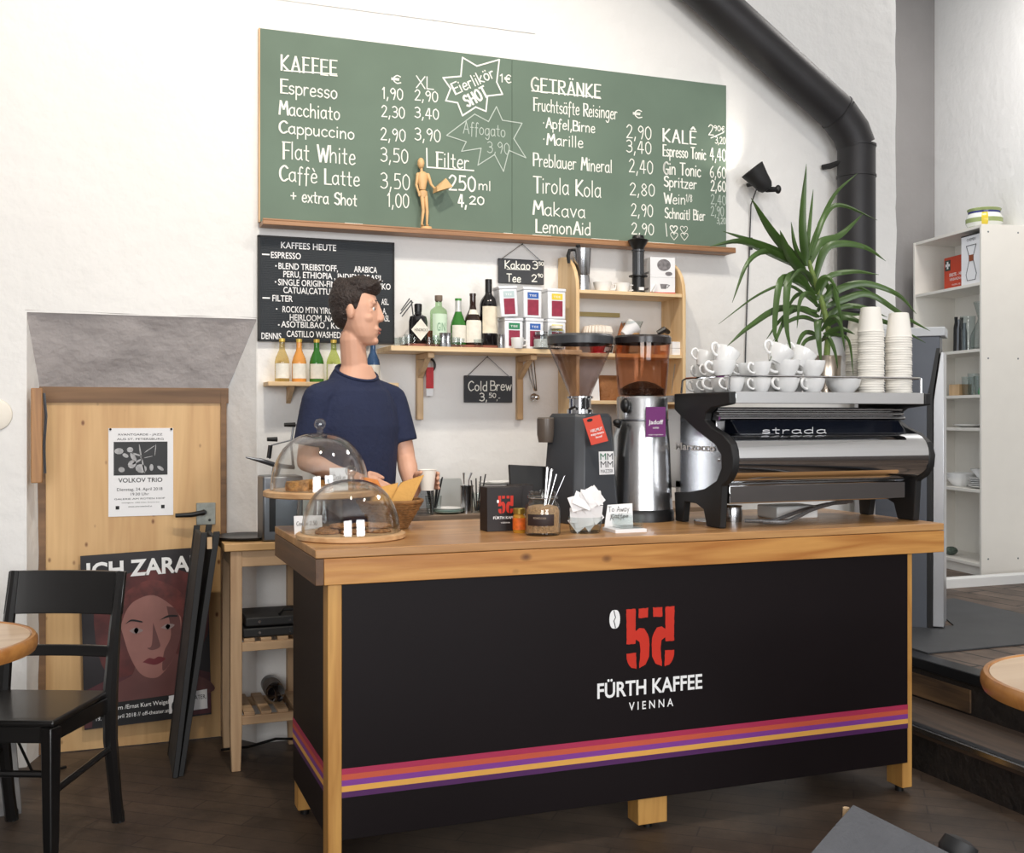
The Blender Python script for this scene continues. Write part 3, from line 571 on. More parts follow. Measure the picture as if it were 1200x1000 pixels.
wl('special_price', CHALK, (('2', 830, 158, 836, 12), ('90€', 836.5, 153, 849, 6, .005), ('/', 833, 161, 848, 7), ('3,20', 838, 168, 850, 8, .005), ('4,40', 832, 187.5, 850.5, 14), ('6,60', 832, 207.5, 850.5, 13), ('2,60', 833, 223.5, 850.5, 12, .008)))
wl('special_price', CHALK2, (('2,40', 833, 239, 850.5, 11, .005), ('2,90', 833, 252.5, 848, 11, .005), ('3,20', 840, 262, 850.5, 7, .005)))
# chalk sticks lying on the ledge
for i, (x0, x1, yy, lab) in enumerate(((404, 425, 262, 'short white chalk stick on board ledge under extra shot price'), (590, 601, 270, 'white chalk stub on board ledge at the seam of the board'), (624, 646, 273, 'white chalk stick on board ledge under the lemonade line'), (693, 725, 277, 'long white chalk stick on board ledge left of black brewer'), (757, 790, 281, 'long white chalk stick on board ledge right of black brewer'))):
    a, b = at(x0, yy, 4.72).x, at(x1, yy, 4.72).x
    tag(MB().cyl((a, 4.72, Z0 + .003), (b, 4.722, Z0 + .003), .007, n=10).build('chalk_stick', CHALK), lab, 'chalk', 'chalk on the board ledge')
# ---- letter board
yl = 4.778; tl = at(303.4, 276.5, yl); br = at(461, 402.5, yl)
t = thing('letter_board', 'black grooved letter board listing the coffees of the day', 'letter board', ((tl.x + br.x) / 2, YW, br.z))
bm_ = MB().box(tl.x, yl, br.z, br.x, YW, tl.z)
gz = br.z + .008
while gz < tl.z - .008: bm_.box(tl.x + .006, yl - .0022, gz, br.x - .006, yl, gz + .0045); gz += .0075
bm_.build('felt_panel', mat('letterboard_felt', (58, 62, 66), .85, var=.05), t, sm=0)
MB().box(tl.x - .004, yl - .004, br.z - .004, br.x + .004, YW, br.z + .004).box(tl.x - .004, yl - .004, tl.z - .004, br.x + .004, YW, tl.z + .004).box(tl.x - .004, yl - .004, br.z, tl.x + .004, YW, tl.z).box(br.x - .004, yl - .004, br.z, br.x + .004, YW, tl.z).build('frame', BLACKM, t)
tx = MB()
def lb(st, c0, c1, cb, h=.026):
    a = at(290 + c0 / 5.99, 270 + cb / 5.99, yl - .004); b = at(290 + c1 / 5.99, 270 + cb / 5.99, yl - .004)
    q = MB(); printed(q, st, a, (1, 0, 0), (0, 0, 1), h, b.x - a.x, .012); q.build('letter_line', INK, t, sm=0)
for a in (('KAFFEES HEUTE', 235, 623, 124), ('ESPRESSO', 165, 375, 193), ('BLEND TREIBSTOFF,', 218, 635, 270), ('ARABICA', 748, 910, 293), ('PERU, ETHIOPIA , INDIEN, BRASIL', 252, 950, 328), ('SINGLE ORIGIN-FINCA ELENA MEXIKO', 215, 1005, 384), ('CATUAI,CATTURA, 1300 M', 252, 800, 440), ('FILTER', 175, 318, 497), ('ROCKO MTN YIRGACHEFFE', 246, 760, 575), ('HEIRLOOM ,NATURAL', 297, 745, 632), ('ASOTBILBAO , KOLUMBIEN', 236, 860, 680), ('CASTILLO WASHED', 275, 655, 747), ('DENNIS,', 98, 245, 762), ('ASL.', 940, 992, 522), ('A,', 950, 975, 587), ('ASL', 945, 998, 638)): lb(*a)
for c0, cb in ((200, 250), (197, 362), (205, 552), (220, 664)):
    a = at(290 + c0 / 5.99, 270 + cb / 5.99, yl - .004); tx.box(a.x - .003, a.y, a.z - .003, a.x + .003, a.y + .001, a.z + .003)
for c0, cb in ((102, 168), (105, 474)):
    a = at(290 + c0 / 5.99, 270 + cb / 5.99, yl - .004); tx.box(a.x, a.y, a.z - .003, a.x + .032, a.y + .001, a.z + .003)
tx.build('dashes_and_dots', INK, t, sm=0)
# ---- jointed wooden artist figure holding a carton, on the ledge
FIGW = mat('lime_wood', (222, 180, 128), .5, var=.08)
mx, my, mz = at(497, 258, 4.732).x, 4.735, Z0 - .004
t = thing('wooden_figure', 'small jointed wooden artist figure holding a little carton on board ledge', 'figurine', (mx, my, mz))
MB().lathe([(.0, 0), (.028, 0), (.030, .004), (.030, .010), (.026, .014), (.026, .020), (0, .022)], (mx + .01, my, mz), 20).build('base', FIGW, t)
MB().cyl((mx + .012, my + .012, mz + .02), (mx + .012, my + .012, mz + .17), .0018, n=6).build('rod', STEEL, t)
MB().sphere((mx - .014, my, mz + .302), (.016, .017, .025), 12, 8).build('head', FIGW, t)
MB().cyl((mx - .010, my, mz + .262), (mx - .012, my, mz + .282), .006, n=10).loft([[Vector((mx - .006 + rx * math.cos(a), my + ry * math.sin(a), mz + z)) for a in [2 * PI * i / 12 for i in range(12)]] for z, rx, ry in ((.185, .014, .011), (.20, .017, .013), (.235, .024, .015), (.258, .023, .013), (.266, .008, .006))]).build('torso', FIGW, t)
MB().loft([[Vector((mx - .003 + rx * math.cos(a), my + ry * math.sin(a), mz + z)) for a in [2 * PI * i / 12 for i in range(12)]] for z, rx, ry in ((.150, .012, .010), (.160, .021, .013), (.178, .019, .012), (.183, .010, .008))]).build('hips', FIGW, t)
for sx_, leg in ((-.006, ((-.008, 0, .155), (-.004, -.003, .09), (-.010, .0, .03))), (.008, ((.008, 0, .155), (.014, -.003, .09), (.014, 0, .03)))):
    L_ = MB(); A, B, C_ = [Vector((mx, my, mz)) + Vector(q) for q in leg]
    L_.capsule(A, .010, B, .007).capsule(B, .0075, C_, .0045).sphere(C_ + Vector((0, -.007, -.004)), (.006, .014, .005), 10, 6); L_.build('leg', FIGW, t)
for arm in (((-.028, 0, .252), (-.034, .004, .205), (-.022, -.004, .160)), ((.018, -.004, .252), (.030, -.01, .21), (.048, -.02, .185))):
    L_ = MB(); A, B, C_ = [Vector((mx, my, mz)) + Vector(q) for q in arm]
    L_.capsule(A, .008, B, .006).capsule(B, .0062, C_, .0042).sphere(C_, (.006, .005, .008), 8, 6); L_.build('arm', FIGW, t)
CART = mat('carton', (206, 172, 124), .85, var=.05)
cb_ = Vector((mx + .052, my - .028, mz + .178)); Mx = Matrix.Rotation(R(-18), 3, 'Y') @ Matrix.Rotation(R(12), 3, 'Z')
bx = MB()
bx.add([cb_ + Mx @ Vector(q) for q in ((-.012, -.02, -.004), (.070, -.026, .0), (.070, .026, .0), (-.012, .02, -.004), (-.004, -.018, .016), (.062, -.005, .046), (.062, .005, .046), (-.004, .018, .016))], [(0, 3, 2, 1), (4, 5, 6, 7), (0, 1, 5, 4), (3, 7, 6, 2), (0, 4, 7, 3)])
o = bx.build('carton', [CART], None, sm=0); s_ = o.modifiers.new('s', 'SOLIDIFY'); s_.thickness = .0015
tag(o, 'tiny open kraft carton held by the wooden artist figure', 'box')
# ---- two small hanging slates
def slate(px0, py0, px1, py1, hookpx, lab, lines, y=4.782):
    a = at(px0, py0, y); b = at(px1, py1, y); hk = at(hookpx[0], hookpx[1], y)
    t = thing('hanging_slate', lab, 'slate sign', ((a.x + b.x) / 2, YW, b.z))
    MB().box(a.x, y, b.z, b.x, y + .008, a.z).build('board', SLATE, t, bev=.002)
    MB().tube([(a.x + .012, y, a.z - .006), tuple(hk)], .0016, 5).tube([(b.x - .012, y, a.z - .006), tuple(hk)], .0016, 5).build('chain', STEEL_D, t)
    MB().tube([(hk.x, YW, hk.z + .012), (hk.x, hk.y - .006, hk.z + .010), (hk.x, hk.y - .006, hk.z - .002), (hk.x, hk.y + .004, hk.z - .004)], .0018, 6).build('hook', BLACK, t)
    m = MB()
    for st, x0, yy, x1, hp, w_ in lines:
        p = at(x0, yy, y - .001); q = at(x1, yy, y - .001); chalk(m, st, p, hp * (p.x * _s + p.y * _c) / FPX, q.x - p.x, w_)
    m.build('chalk_writing', CHALK, t, sm=0); return t, y
t, y = slate(584, 302.5, 637.5, 334, (612, 286), 'black slate hanging under the chalkboard reading Kakao and Tee', [('Kakao', 592, 314.5, 621, 9, .006), ('3', 624, 315, 630, 9, .006), ('50', 631, 311, 637, 4, .004), ('Tee', 594, 330, 610, 9, .006), ('2', 623, 330, 629, 8, .006), ('90', 630, 325, 636, 4, .004)])
m = MB(); stroke(m, [at(594, 315.5, y - .001), at(621, 316.5, y - .001)], .004); m.build('chalk_underline', CHALK, t, sm=0)
slate(544, 440, 600.5, 472, (571, 418), 'black slate hanging below the bottle shelf reading Cold Brew', [('Cold', 549, 458, 571, 11, .006), ('Brew', 575, 457.5, 599, 11, .006), ('3,', 562, 470, 571, 9, .006), ('50', 573, 466, 581, 5, .0045), (',-', 582, 469, 586, 5, .004)])
# ------------------------------------------------------------------ espresso machine (seen from its back, customer side)
MX0, MX1 = 2.075, 2.955; CT = 1.0
t = thing('espresso_machine', 'large chrome espresso machine with black side frames on right end of counter', 'coffee machine', (2.5, 3.6, CT))
prof = [(3.72, 1.485), (3.329, 1.485), (3.329, 1.442), (3.362, 1.438), (3.45, 1.430), (3.487, 1.412), (3.495, 1.385), (3.45, 1.36), (3.375, 1.335), (3.322, 1.302), (3.304, 1.255), (3.310, 1.210), (3.340, 1.174), (3.379, 1.154), (3.392, 1.001), (3.483, 1.001), (3.505, 1.06), (3.56, 1.078), (3.64, 1.078), (3.655, 1.001), (3.71, 1.001), (3.72, 1.11), (3.62, 1.115), (3.50, 1.135), (3.415, 1.170), (3.383, 1.215), (3.385, 1.262), (3.425, 1.297), (3.55, 1.345), (3.68, 1.405), (3.72, 1.425)]
for x in (MX0, MX1 - .028):
    MB().prism([(x, y, z) for y, z in prof], (.028, 0, 0)).build('side_frame', BLACKM, t, bev=.004)
MB().box(MX0 + .05, 3.50, 1.12, MX1 - .02, 3.86, 1.43).build('body', STEEL, t, bev=.004)
sp = [(MX0 + .016, y, z) for y, z in ((3.70, 1.105), (3.66, 1.11), (3.50, 1.13), (3.41, 1.17), (3.375, 1.21), (3.375, 1.265), (3.42, 1.30), (3.55, 1.35), (3.70, 1.42))]
MB().prism(sp, (.01, 0, 0)).build('side_panel', STEEL, t)
br_ = [(3.372, 1.333), (3.345, 1.322), (3.325, 1.305), (3.312, 1.28), (3.308, 1.252), (3.311, 1.225), (3.322, 1.202), (3.340, 1.184), (3.365, 1.170), (3.40, 1.160), (3.52, 1.155), (3.52, 1.333)]
MB().prism([(MX0 + .028, y, z) for y, z in br_], (MX1 - MX0 - .056, 0, 0)).build('back_barrel', CHROME, t, sm=50)
MB().prism([(MX0 + .07, y, z) for y, z in ((3.375, 1.334), (3.425, 1.385), (3.52, 1.385), (3.52, 1.334))], (MX1 - MX0 - .14, 0, 0)).build('dark_panel', mat('blue_black_gloss', (20, 24, 34), .12, var=0), t, bev=.004)
rb = MB()
for i in range(3):
    z = 1.392 + i * .0165; rb.prism([(MX0 + .03, 3.437 + .008 * i + .010 - .012 * math.cos(a), z + .0072 * math.sin(a)) for a in [R(-100 + 25 * k) for k in range(9)]] + [(MX0 + .03, 3.52, z + .0075), (MX0 + .03, 3.52, z - .0075)], (MX1 - MX0 - .06, 0, 0))
rb.build('ribbed_grille', CHROME, t, sm=60)
MB().box(MX0 + .028, 3.334, 1.444, MX1 - .028, 3.345, 1.487).build('tray_front', CHROME, t, bev=.002)
MB().box(MX0 + .028, 3.345, 1.455, MX1 - .028, 3.86, 1.480).build('cup_tray', STEEL, t)
MB().tube([(MX0 + .02, 3.70, 1.487), (MX0 + .02, 3.69, 1.535), (MX0 + .02, 3.66, 1.542), (MX0 + .022, 3.36, 1.542), (MX0 + .035, 3.345, 1.542), (MX1 - .04, 3.345, 1.542), (MX1 - .022, 3.36, 1.542), (MX1 - .02, 3.78, 1.542), (MX1 - .02, 3.82, 1.535), (MX1 - .02, 3.84, 1.487)], .0042, 8).build('cup_rail', CHROME, t)
for x in (MX0 + .02, MX1 - .02): MB().cyl((x, 3.36, 1.485), (x, 3.36, 1.542), .0035, n=8).build('rail_post', CHROME, t)
MB().box(MX0 + .05, 3.41, 1.085, MX1 - .05, 3.80, 1.152).build('drip_tray', CHROME, t, bev=.004)
a, b = at(893, 513, 3.372), at(968, 513, 3.372)
tx = MB(); chalk(tx, 'strada', (a.x, 3.372, 1.337), .022, b.x - a.x, .0038, jit=0)
tx.build('badge', mat('badge_white', (240, 240, 244), .2, .3, var=0), t, sm=0)
a = ax(792, 537, MX0 + .015); b = ax(838, 537, MX0 + .015)
tx = MB(); printed(tx, 'Marzocco', (MX0 + .0135, a.y, 1.272), (0, -1, 0), (0, 0, 1), .026, a.y - b.y, .02)
o = tx.build('side_badge', mat('badge_silver', (236, 236, 238), .4, .0, var=0), t, sm=0)
MB().cyl((MX0 + .012, 3.43, 1.245), (MX0 + .019, 3.43, 1.245), .008, n=12).build('screw', STEEL, t)
hs = MB()
hs.tube(catmull([(2.34, 3.42), (2.40, 3.40), (2.47, 3.50), (2.60, 3.58), (2.80, 3.62)], 6) and [Vector((x, y, 1.012 + .05 * max(0, min(1, (x - 2.38) / .35)))) for x, y in catmull([(2.30, 3.46), (2.36, 3.42), (2.47, 3.48), (2.60, 3.56), (2.82, 3.62)], 6)], .008, 8)
hs.tube([Vector((x, y, 1.012 + .04 * max(0, min(1, (x - 2.34) / .4)))) for x, y in catmull([(2.26, 3.52), (2.34, 3.47), (2.47, 3.54), (2.62, 3.62), (2.84, 3.68)], 6)], .007, 8)
hs.build('braided_hose', mat('braid', (150, 150, 152), .45, .7, var=.3, scale=200), t)
# things pushed under the machine
tag(MB().box(2.47, 3.62, CT, 2.66, 3.76, 1.05).build('plastic_tub', WHITE, bev=.006), 'white plastic tub pushed under the espresso machine', 'tub')
tag(MB().lathe([(0, 0), (.035, 0), (.038, .03), (.034, .055), (.037, .06), (.033, .058), (.0, .01)], (2.27, 3.62, CT), 20).build('steel_cup', STEEL), 'small steel cup under the left end of the espresso machine', 'cup')
tag(MB().lathe([(0, 0), (.05, 0), (.052, .012), (.05, .016), (0, .016)], (2.13, 3.565, CT), 24).build('steel_saucer', STEEL), 'flat round steel dish beside left foot of the espresso machine', 'dish')
# ---- cups on the machine
def cup_parts(root, r, h, hand=True):
    MB().lathe([(0, .002), (r * .52, .0), (r * .56, .004), (r * .80, h * .35), (r * .96, h * .75), (r, h), (r * .965, h * 1.0), (r * .92, h * .75), (r * .74, h * .35), (r * .45, .009), (0, .008)], (0, 0, 0), 24).build('bowl', PORC, root, local=True)
    if hand:
        P = [(-r * .93, 0, h * .80), (-r * 1.28, 0, h * .92), (-r * 1.55, 0, h * .72), (-r * 1.45, 0, h * .45), (-r * 1.05, 0, h * .30), (-r * .80, 0, h * .30)]
        MB().tube([Vector((a[0], 0, a[1])) for a in catmull([(p[0], p[2]) for p in P], 4)], r * .11, 8).build('handle', PORC, root, local=True)
TRAY = 1.4805
cups = {}
def cup(kind, x, y, z, rz, lab, tilt=None):
    r, h = kind
    if kind not in cups:
        o = thing('coffee_cup', lab, 'cup', (x, y, z), rz, 'white cups on the espresso machine'); cup_parts(o, r, h, True); cups[kind] = o
    else:
        o = copy_tree(cups[kind]); o['label'] = lab; o.location = (x, y, z); o.rotation_euler = (0, 0, rz)
    if tilt: o.rotation_euler = tilt
    return o
ESP, CAP = (.037, .057), (.048, .061)
fx = [at(x, 456, 3.39).x for x in (861, 892, 922, 952)]
ord_ = ('leftmost', 'second', 'third', 'fourth')
for i, x in enumerate(fx):
    k = ESP if i < 2 else CAP
    cup(k, x, 3.392, TRAY, R(-8 + 11 * i), 'white cup, %s in the front row, lower layer on the espresso machine' % ord_[i])
    if i: cup(k, x + .002, 3.394, TRAY + k[1] + .0005, R(14 - 9 * i), 'white cup, %s in the front row, upper layer on the espresso machine' % ord_[i])
for rI, (rn, y) in enumerate((('second', 3.50), ('third', 3.60), ('hindmost', 3.70))):
    for i in range(4):
        x = MX0 + .078 + .102 * i + .012 * rI
        k = ESP if (i + rI) % 3 else CAP
        cup(k, x, y, TRAY, R(10 * i - 14 + 7 * rI), 'white cup, %s from left in %s row, lower layer on the espresso machine' % (('first', 'second', 'third', 'fourth')[i], rn))
        cup(k, x + .002, y, TRAY + k[1] + .0005, R(-9 * i + 11 * rI), 'white cup, %s from left in %s row, upper layer on the espresso machine' % (('first', 'second', 'third', 'fourth')[i], rn))
def top_cup(k, px, py, y, tilt, lab):
    p = at(px, 420, y); cup(k, p.x, y, TRAY + k[1] * 2 - .014 + py, 0, lab, tilt)
top_cup(CAP, 846, 0, 3.52, (0, R(28), R(10)), 'white cup lying tilted on top of the cups at left front of machine')
top_cup(ESP, 822, .006, 3.63, (0, R(24), R(-8)), 'white cup tilted on top of the rear cups beside the pine shelf unit')
top_cup(CAP, 908, .004, 3.395, (R(4), R(30), R(4)), 'white cup tilted on the upper layer right in front of the plant')
top_cup(CAP, 934, -.002, 3.41, (R(2), R(31), R(-6)), 'white cup tilted rightmost on the upper layer beside the metal plant pot')
p = at(990, 457, 3.40)
tag(MB().lathe([(0, 0), (.032, 0), (.036, .005), (.058, .03), (.068, .062), (.065, .062), (.055, .032), (.03, .01), (0, .009)], (p.x, 3.41, TRAY), 28).build('milk_coffee_bowl', PORC), 'white handleless bowl at right of the cups on the espresso machine', 'bowl')
# ---- paper cup towers, mouths down
PCUP = mat('paper_cup_white', (238, 234, 226), .6, var=0)
def paper_cup_mesh(r, h):
    return MB().lathe([(r - .001, .0), (r + .0022, .001), (r + .0024, .004), (r, .0055), (r * .76, h - .002), (r * .76 - .004, h), (r * .70, h - .006), (0, h - .006)], (0, 0, 0), 28)
pc0 = paper_cup_mesh(.0475, .095).build('paper_cup', PCUP)
first = [True]
def tower(px, y, topz, lab, labtop, n_step=.0094):
    x = at(px, 455, y).x; n = int(round((topz - TRAY - .095) / n_step)) + 1
    for i in range(n):
        o = pc0 if first[0] else pc0.copy()
        if not first[0]: COL.objects.link(o)
        first[0] = False
        o.location = (x + .0012 * math.sin(i * 1.7), y, TRAY + n_step * i)
        tag(o, lab if i < n - 1 else labtop, 'paper cup', 'nested paper cups in the ' + lab.split('the ')[1])
tower(1020.5, 3.42, 1.812, 'white paper cup nested in the tallest middle tower on machine', 'white paper cup with whole side showing, topping the tallest tower')
tower(1053, 3.40, 1.790, 'white paper cup nested in the right hand tower on machine', 'white paper cup with whole side showing, topping the right tower')
tower(1006, 3.57, 1.790, 'white paper cup nested in the rear left tower on machine', 'white paper cup with whole side showing, topping the rear left tower')
# ---- plant in a metal pot on the machine
px_, py_ = at(968, 440, 3.57).x, 3.57
t = thing('potted_yucca', 'big green yucca plant in a brushed metal pot among the cups on the machine', 'plant', (px_, py_, TRAY))
MB().lathe([(0, 0), (.050, 0), (.053, .004), (.055, .10), (.058, .148), (.060, .152), (.056, .153), (.052, .148), (.050, .13), (0, .128)], (px_, py_, TRAY), 32).build('pot', mat('warm_brushed_metal', (200, 186, 172), .3, .95, var=.15, scale=6), t)
MB().lathe([(.051, .12), (.03, .135), (0, .138)], (px_, py_, TRAY), 20).build('soil', mat('soil', (50, 38, 30), .95, var=.3, scale=60, bump=.6), t)
ST = [Vector((px_, py_, TRAY + .12)), Vector((px_ + .012, py_, TRAY + .25)), Vector((px_ - .01, py_ + .01, TRAY + .36)), Vector((px_ - .075, py_ + .01, TRAY + .52))]
MB().tube(ST, [.013, .012, .011, .009], 10).build('stem', mat('yucca_stem', (104, 124, 58), .6, var=.3, scale=30), t)
def leaf(pts, w, name='leaf'):
    """folded strap leaf along pixel-read spine points (x, y, depth)"""
    P = [at(x, y, Y) for x, y, Y in pts]; k = 5; Q = []
    for i in range(len(P) - 1):
        a = P[i - 1] if i else P[0] * 2 - P[1]; b, c = P[i], P[i + 1]; d = P[i + 2] if i + 2 < len(P) else c * 2 - b
        for j in range(k):
            s_ = j / k; Q.append(.5 * (2 * b + (c - a) * s_ + (2 * a - 5 * b + 4 * c - d) * s_ ** 2 + (3 * b - a - 3 * c + d) * s_ ** 3))
    Q.append(P[-1]); n = len(Q); rings = []
    for i, q in enumerate(Q):
        s_ = i / (n - 1); ww = w * min(1, (.45 + s_ * 2.6)) * (1 - s_ ** 2.6) + .0006
        tn = (Q[min(i + 1, n - 1)] - Q[max(i - 1, 0)]).normalized()
        view = Vector((q.x, q.y, q.z - CAM_H)).normalized()
        side = tn.cross(view); side = side.normalized() if side.length > 1e-4 else Vector((1, 0, 0))
        side = (side + Vector((0, .35, .25))).normalized(); up = side.cross(tn).normalized()
        rings.append([q - side * ww + up * ww * .35, q, q + side * ww + up * ww * .35, q - up * .0012])
    MB().loft(rings).build(name, GRASS, t, sm=50)
B0 = (957, 350, 3.58); B1 = (948, 312, 3.58)
for pts, w_ in (
    ([(960, 372, 3.58), (940, 362, 3.54), (918, 372, 3.5), (898, 398, 3.46)], .011), ([(962, 378, 3.58), (985, 360, 3.55), (1012, 360, 3.5), (1040, 372, 3.46)], .012), ([(958, 360, 3.55), (948, 345, 3.5), (938, 352, 3.45), (934, 385, 3.42)], .012), ([(962, 388, 3.56), (975, 372, 3.5), (985, 380, 3.46), (990, 412, 3.44)], .011), ([(960, 395, 3.55), (944, 400, 3.48), (934, 420, 3.45)], .009),
    ([(958, 365, 3.6), (970, 345, 3.62), (1000, 335, 3.64), (1035, 350, 3.62)], .012), ([(962, 400, 3.54), (970, 395, 3.48), (978, 410, 3.46), (982, 432, 3.45)], .010), ([(952, 335, 3.55), (946, 322, 3.5), (936, 318, 3.46), (922, 335, 3.43)], .012), ([(955, 345, 3.57), (962, 328, 3.53), (972, 326, 3.5), (984, 345, 3.47)], .012),
    ([(944, 312, 3.58), (940, 260, 3.56), (945, 192, 3.55)], .017), ([(942, 316, 3.58), (906, 275, 3.55), (880, 232, 3.5)], .020), ([(948, 330, 3.56), (925, 300, 3.5), (914, 270, 3.45)], .021),
    ([(940, 310, 3.58), (900, 290, 3.52), (847, 271, 3.45)], .015), ([(940, 316, 3.58), (893, 292, 3.5), (866, 283, 3.45), (832, 289, 3.38)], .016), ([(944, 320, 3.58), (905, 296, 3.52), (878, 306, 3.46), (858, 355, 3.42)], .013),
    ([(944, 310, 3.6), (958, 270, 3.62), (978, 228, 3.66), (1005, 203, 3.7)], .010), ([(947, 312, 3.6), (960, 285, 3.6), (985, 275, 3.6), (1012, 250, 3.6)], .018), ([(950, 300, 3.6), (965, 255, 3.62), (985, 240, 3.66), (1028, 258, 3.7)], .012),
    ([(952, 340, 3.6), (965, 295, 3.58), (985, 285, 3.56), (1015, 290, 3.54), (1038, 306, 3.52)], .016), ([(944, 312, 3.62), (949, 260, 3.66), (953, 222, 3.68)], .008), ([(944, 312, 3.55), (932, 290, 3.52), (927, 260, 3.5)], .010),
    ([(957, 352, 3.58), (970, 325, 3.55), (1000, 318, 3.5), (1030, 322, 3.46)], .012), ([(960, 355, 3.58), (985, 338, 3.54), (1015, 332, 3.5), (1052, 345, 3.45), (1074, 368, 3.42)], .015), ([(962, 362, 3.58), (990, 350, 3.54), (1020, 345, 3.5), (1062, 372, 3.44), (1090, 388, 3.4)], .014),
    ([(962, 366, 3.6), (1000, 370, 3.6), (1040, 378, 3.55), (1085, 402, 3.5)], .013), ([(955, 345, 3.56), (930, 328, 3.5), (914, 332, 3.44), (908, 385, 3.40), (912, 402, 3.40)], .016), ([(955, 350, 3.56), (935, 325, 3.5), (924, 330, 3.44), (922, 380, 3.40), (928, 415, 3.40)], .018),
    ([(957, 358, 3.54), (925, 335, 3.48), (890, 345, 3.40), (842, 380, 3.32)], .006), ([(958, 366, 3.52), (915, 362, 3.45), (880, 382, 3.38), (852, 406, 3.34)], .014), ([(958, 372, 3.52), (930, 362, 3.47), (915, 385, 3.42), (902, 424, 3.38)], .010),
    ([(958, 378, 3.56), (940, 372, 3.52), (920, 380, 3.48), (906, 400, 3.44)], .009), ([(960, 385, 3.55), (958, 375, 3.46), (960, 400, 3.44), (963, 432, 3.43)], .016), ([(962, 372, 3.58), (975, 335, 3.56), (982, 355, 3.52), (988, 385, 3.50)], .012),
    ([(964, 385, 3.58), (985, 372, 3.52), (1005, 376, 3.48), (1022, 388, 3.46)], .012), ([(964, 395, 3.58), (980, 392, 3.52), (995, 400, 3.48), (1000, 440, 3.46)], .008), ([(962, 395, 3.56), (945, 390, 3.5), (936, 402, 3.46), (930, 430, 3.44)], .010),
    ([(965, 392, 3.56), (985, 385, 3.50), (1002, 392, 3.46)], .011), ([(956, 352, 3.6), (940, 345, 3.56), (930, 350, 3.52), (922, 366, 3.5)], .010), ([(958, 348, 3.62), (965, 330, 3.66), (975, 345, 3.68), (985, 370, 3.7)], .012)):
    leaf(pts, w_)
# ------------------------------------------------------------------ grinders
gx, gy = 1.732, 3.83
t = thing('hopper_grinder', 'black coffee grinder with big clear funnel hopper and red tag', 'coffee grinder', (gx, gy, CT))
M8 = rotz(R(12))
def octa(hx, hy, ch, z): return [Vector((gx, gy, CT)) + M8 @ Vector((a, b, z)) for a, b in ((-hx + ch, -hy), (hx - ch, -hy), (hx, -hy + ch), (hx, hy - ch), (hx - ch, hy), (-hx + ch, hy), (-hx, hy - ch), (-hx, -hy + ch))]
MB().loft([octa(.108, .13, .03, 0), octa(.108, .13, .03, .02), octa(.086, .11, .028, .395), octa(.078, .10, .026, .41)]).build('body', mat('grinder_black', (60, 63, 68), .42, var=.04), t, bev=.003)
MB().lathe([(.05, .41), (.05, .425), (.042, .43), (.042, .465), (.05, .467), (.05, .475)], (gx, gy, CT), 24).build('collar', CHROME, t)
HOP = glass('hopper_plastic', (240, 235, 235), 1.1, (160, 154, 152))
MB().lathe([(.038, .47), (.05, .50), (.118, .655), (.121, .68), (.118, .68), (.115, .655), (.047, .50), (.035, .472)], (gx, gy, CT), 40).build('hopper', HOP, t)
MB().lathe([(.125, .672), (.126, .700), (.120, .708), (0, .708), (0, .704), (.115, .700), (.120, .672)], (gx, gy, CT), 40).build('hopper_lid', mat('smoke_lid', (58, 60, 64), .35, var=.05), t)
MB().box(gx - .012, gy - .06, CT + .425, gx - .005, gy - .045, CT + .47).tube([(gx - .07, gy - .06, CT + .425), (gx - .06, gy - .09, CT + .435), (gx - .045, gy - .07, CT + .428)], .005, 6).build('latch', BLACK, t)
d_ = MB(); p = at(642, 500, 3.86); d_.lathe([(.028, 0), (.034, .03), (.034, .09), (.03, .095), (.0, .095)], (p.x, 3.88, 1.30), 16); d_.build('dosing_chamber', mat('smoke_brown', (92, 82, 74), .3, var=.1), t)
# badge on the front face
fr0 = Vector((gx, gy, CT)) + M8 @ Vector((0, -.121, .2)); uu = M8 @ Vector((1, 0, 0)); vv = (Vector((gx, gy, CT)) + M8 @ Vector((0, -.11, .395)) - (Vector((gx, gy, CT)) + M8 @ Vector((0, -.13, .02)))).normalized()
nn = uu.cross(vv)
def gp(u, v, d=.001): return fr0 + uu * u + vv * v + nn * d
MB().add([gp(-.002, -.018), gp(.068, -.018), gp(.068, .068), gp(-.002, .068)], [(0, 1, 2, 3)]).build('badge', PAPER, t, sm=0)
tx = MB()
for i, (u, v) in enumerate(((.036, .037), (.004, .008), (.036, .008))): printed(tx, 'M', gp(u, v, .002), uu, vv, .024, .027, .0)
printed(tx, 'MAZZER', gp(.004, -.012, .002), uu, vv, .013, .058, .0); tx.build('badge_lettering', mat('badge_grey', (88, 90, 92), .5, var=0), t, sm=0)
tx = MB(); printed(tx, 'M', gp(.004, .037, .002), uu, vv, .024, .027, .0); tx.build('badge_letter', mat('badge_green', (36, 110, 74), .5, var=0), t, sm=0)
# the two hang tags
def hang_tag(name, lab, quad, Y, m, lines, hole=True):
    P = [at(a, b, Y) for a, b in quad]
    t = thing(name, lab, 'tag', tuple((P[2] + P[3]) / 2))
    u = (P[1] - P[0]); v = (P[3] - P[0])
    def tp(a, b, d): q = P[0] + u * a + v * b; q.y -= d; return q
    MB().prism([tp(0, 0, 0), tp(1, 0, 0), tp(1, 1, 0), tp(0, 1, 0)], (0, .002, 0)).build('card', m, t, sm=0)
    if hole: MB().add([tp(.35 + .17 * math.cos(a), .11 + .06 * math.sin(a), .0006) for a in [2 * PI * i / 12 for i in range(12)]], [tuple(range(12))]).build('hole', BLACK, t, sm=0)
    tx = MB(); un = u.normalized(); vn = -v.normalized()
    for st, a, b, hh, ww in lines: printed(tx, st, tp(a, b, .001), un, vn, hh * v.length, ww * u.length, .01)
    tx.build('lettering', INK, t, sm=0); return t
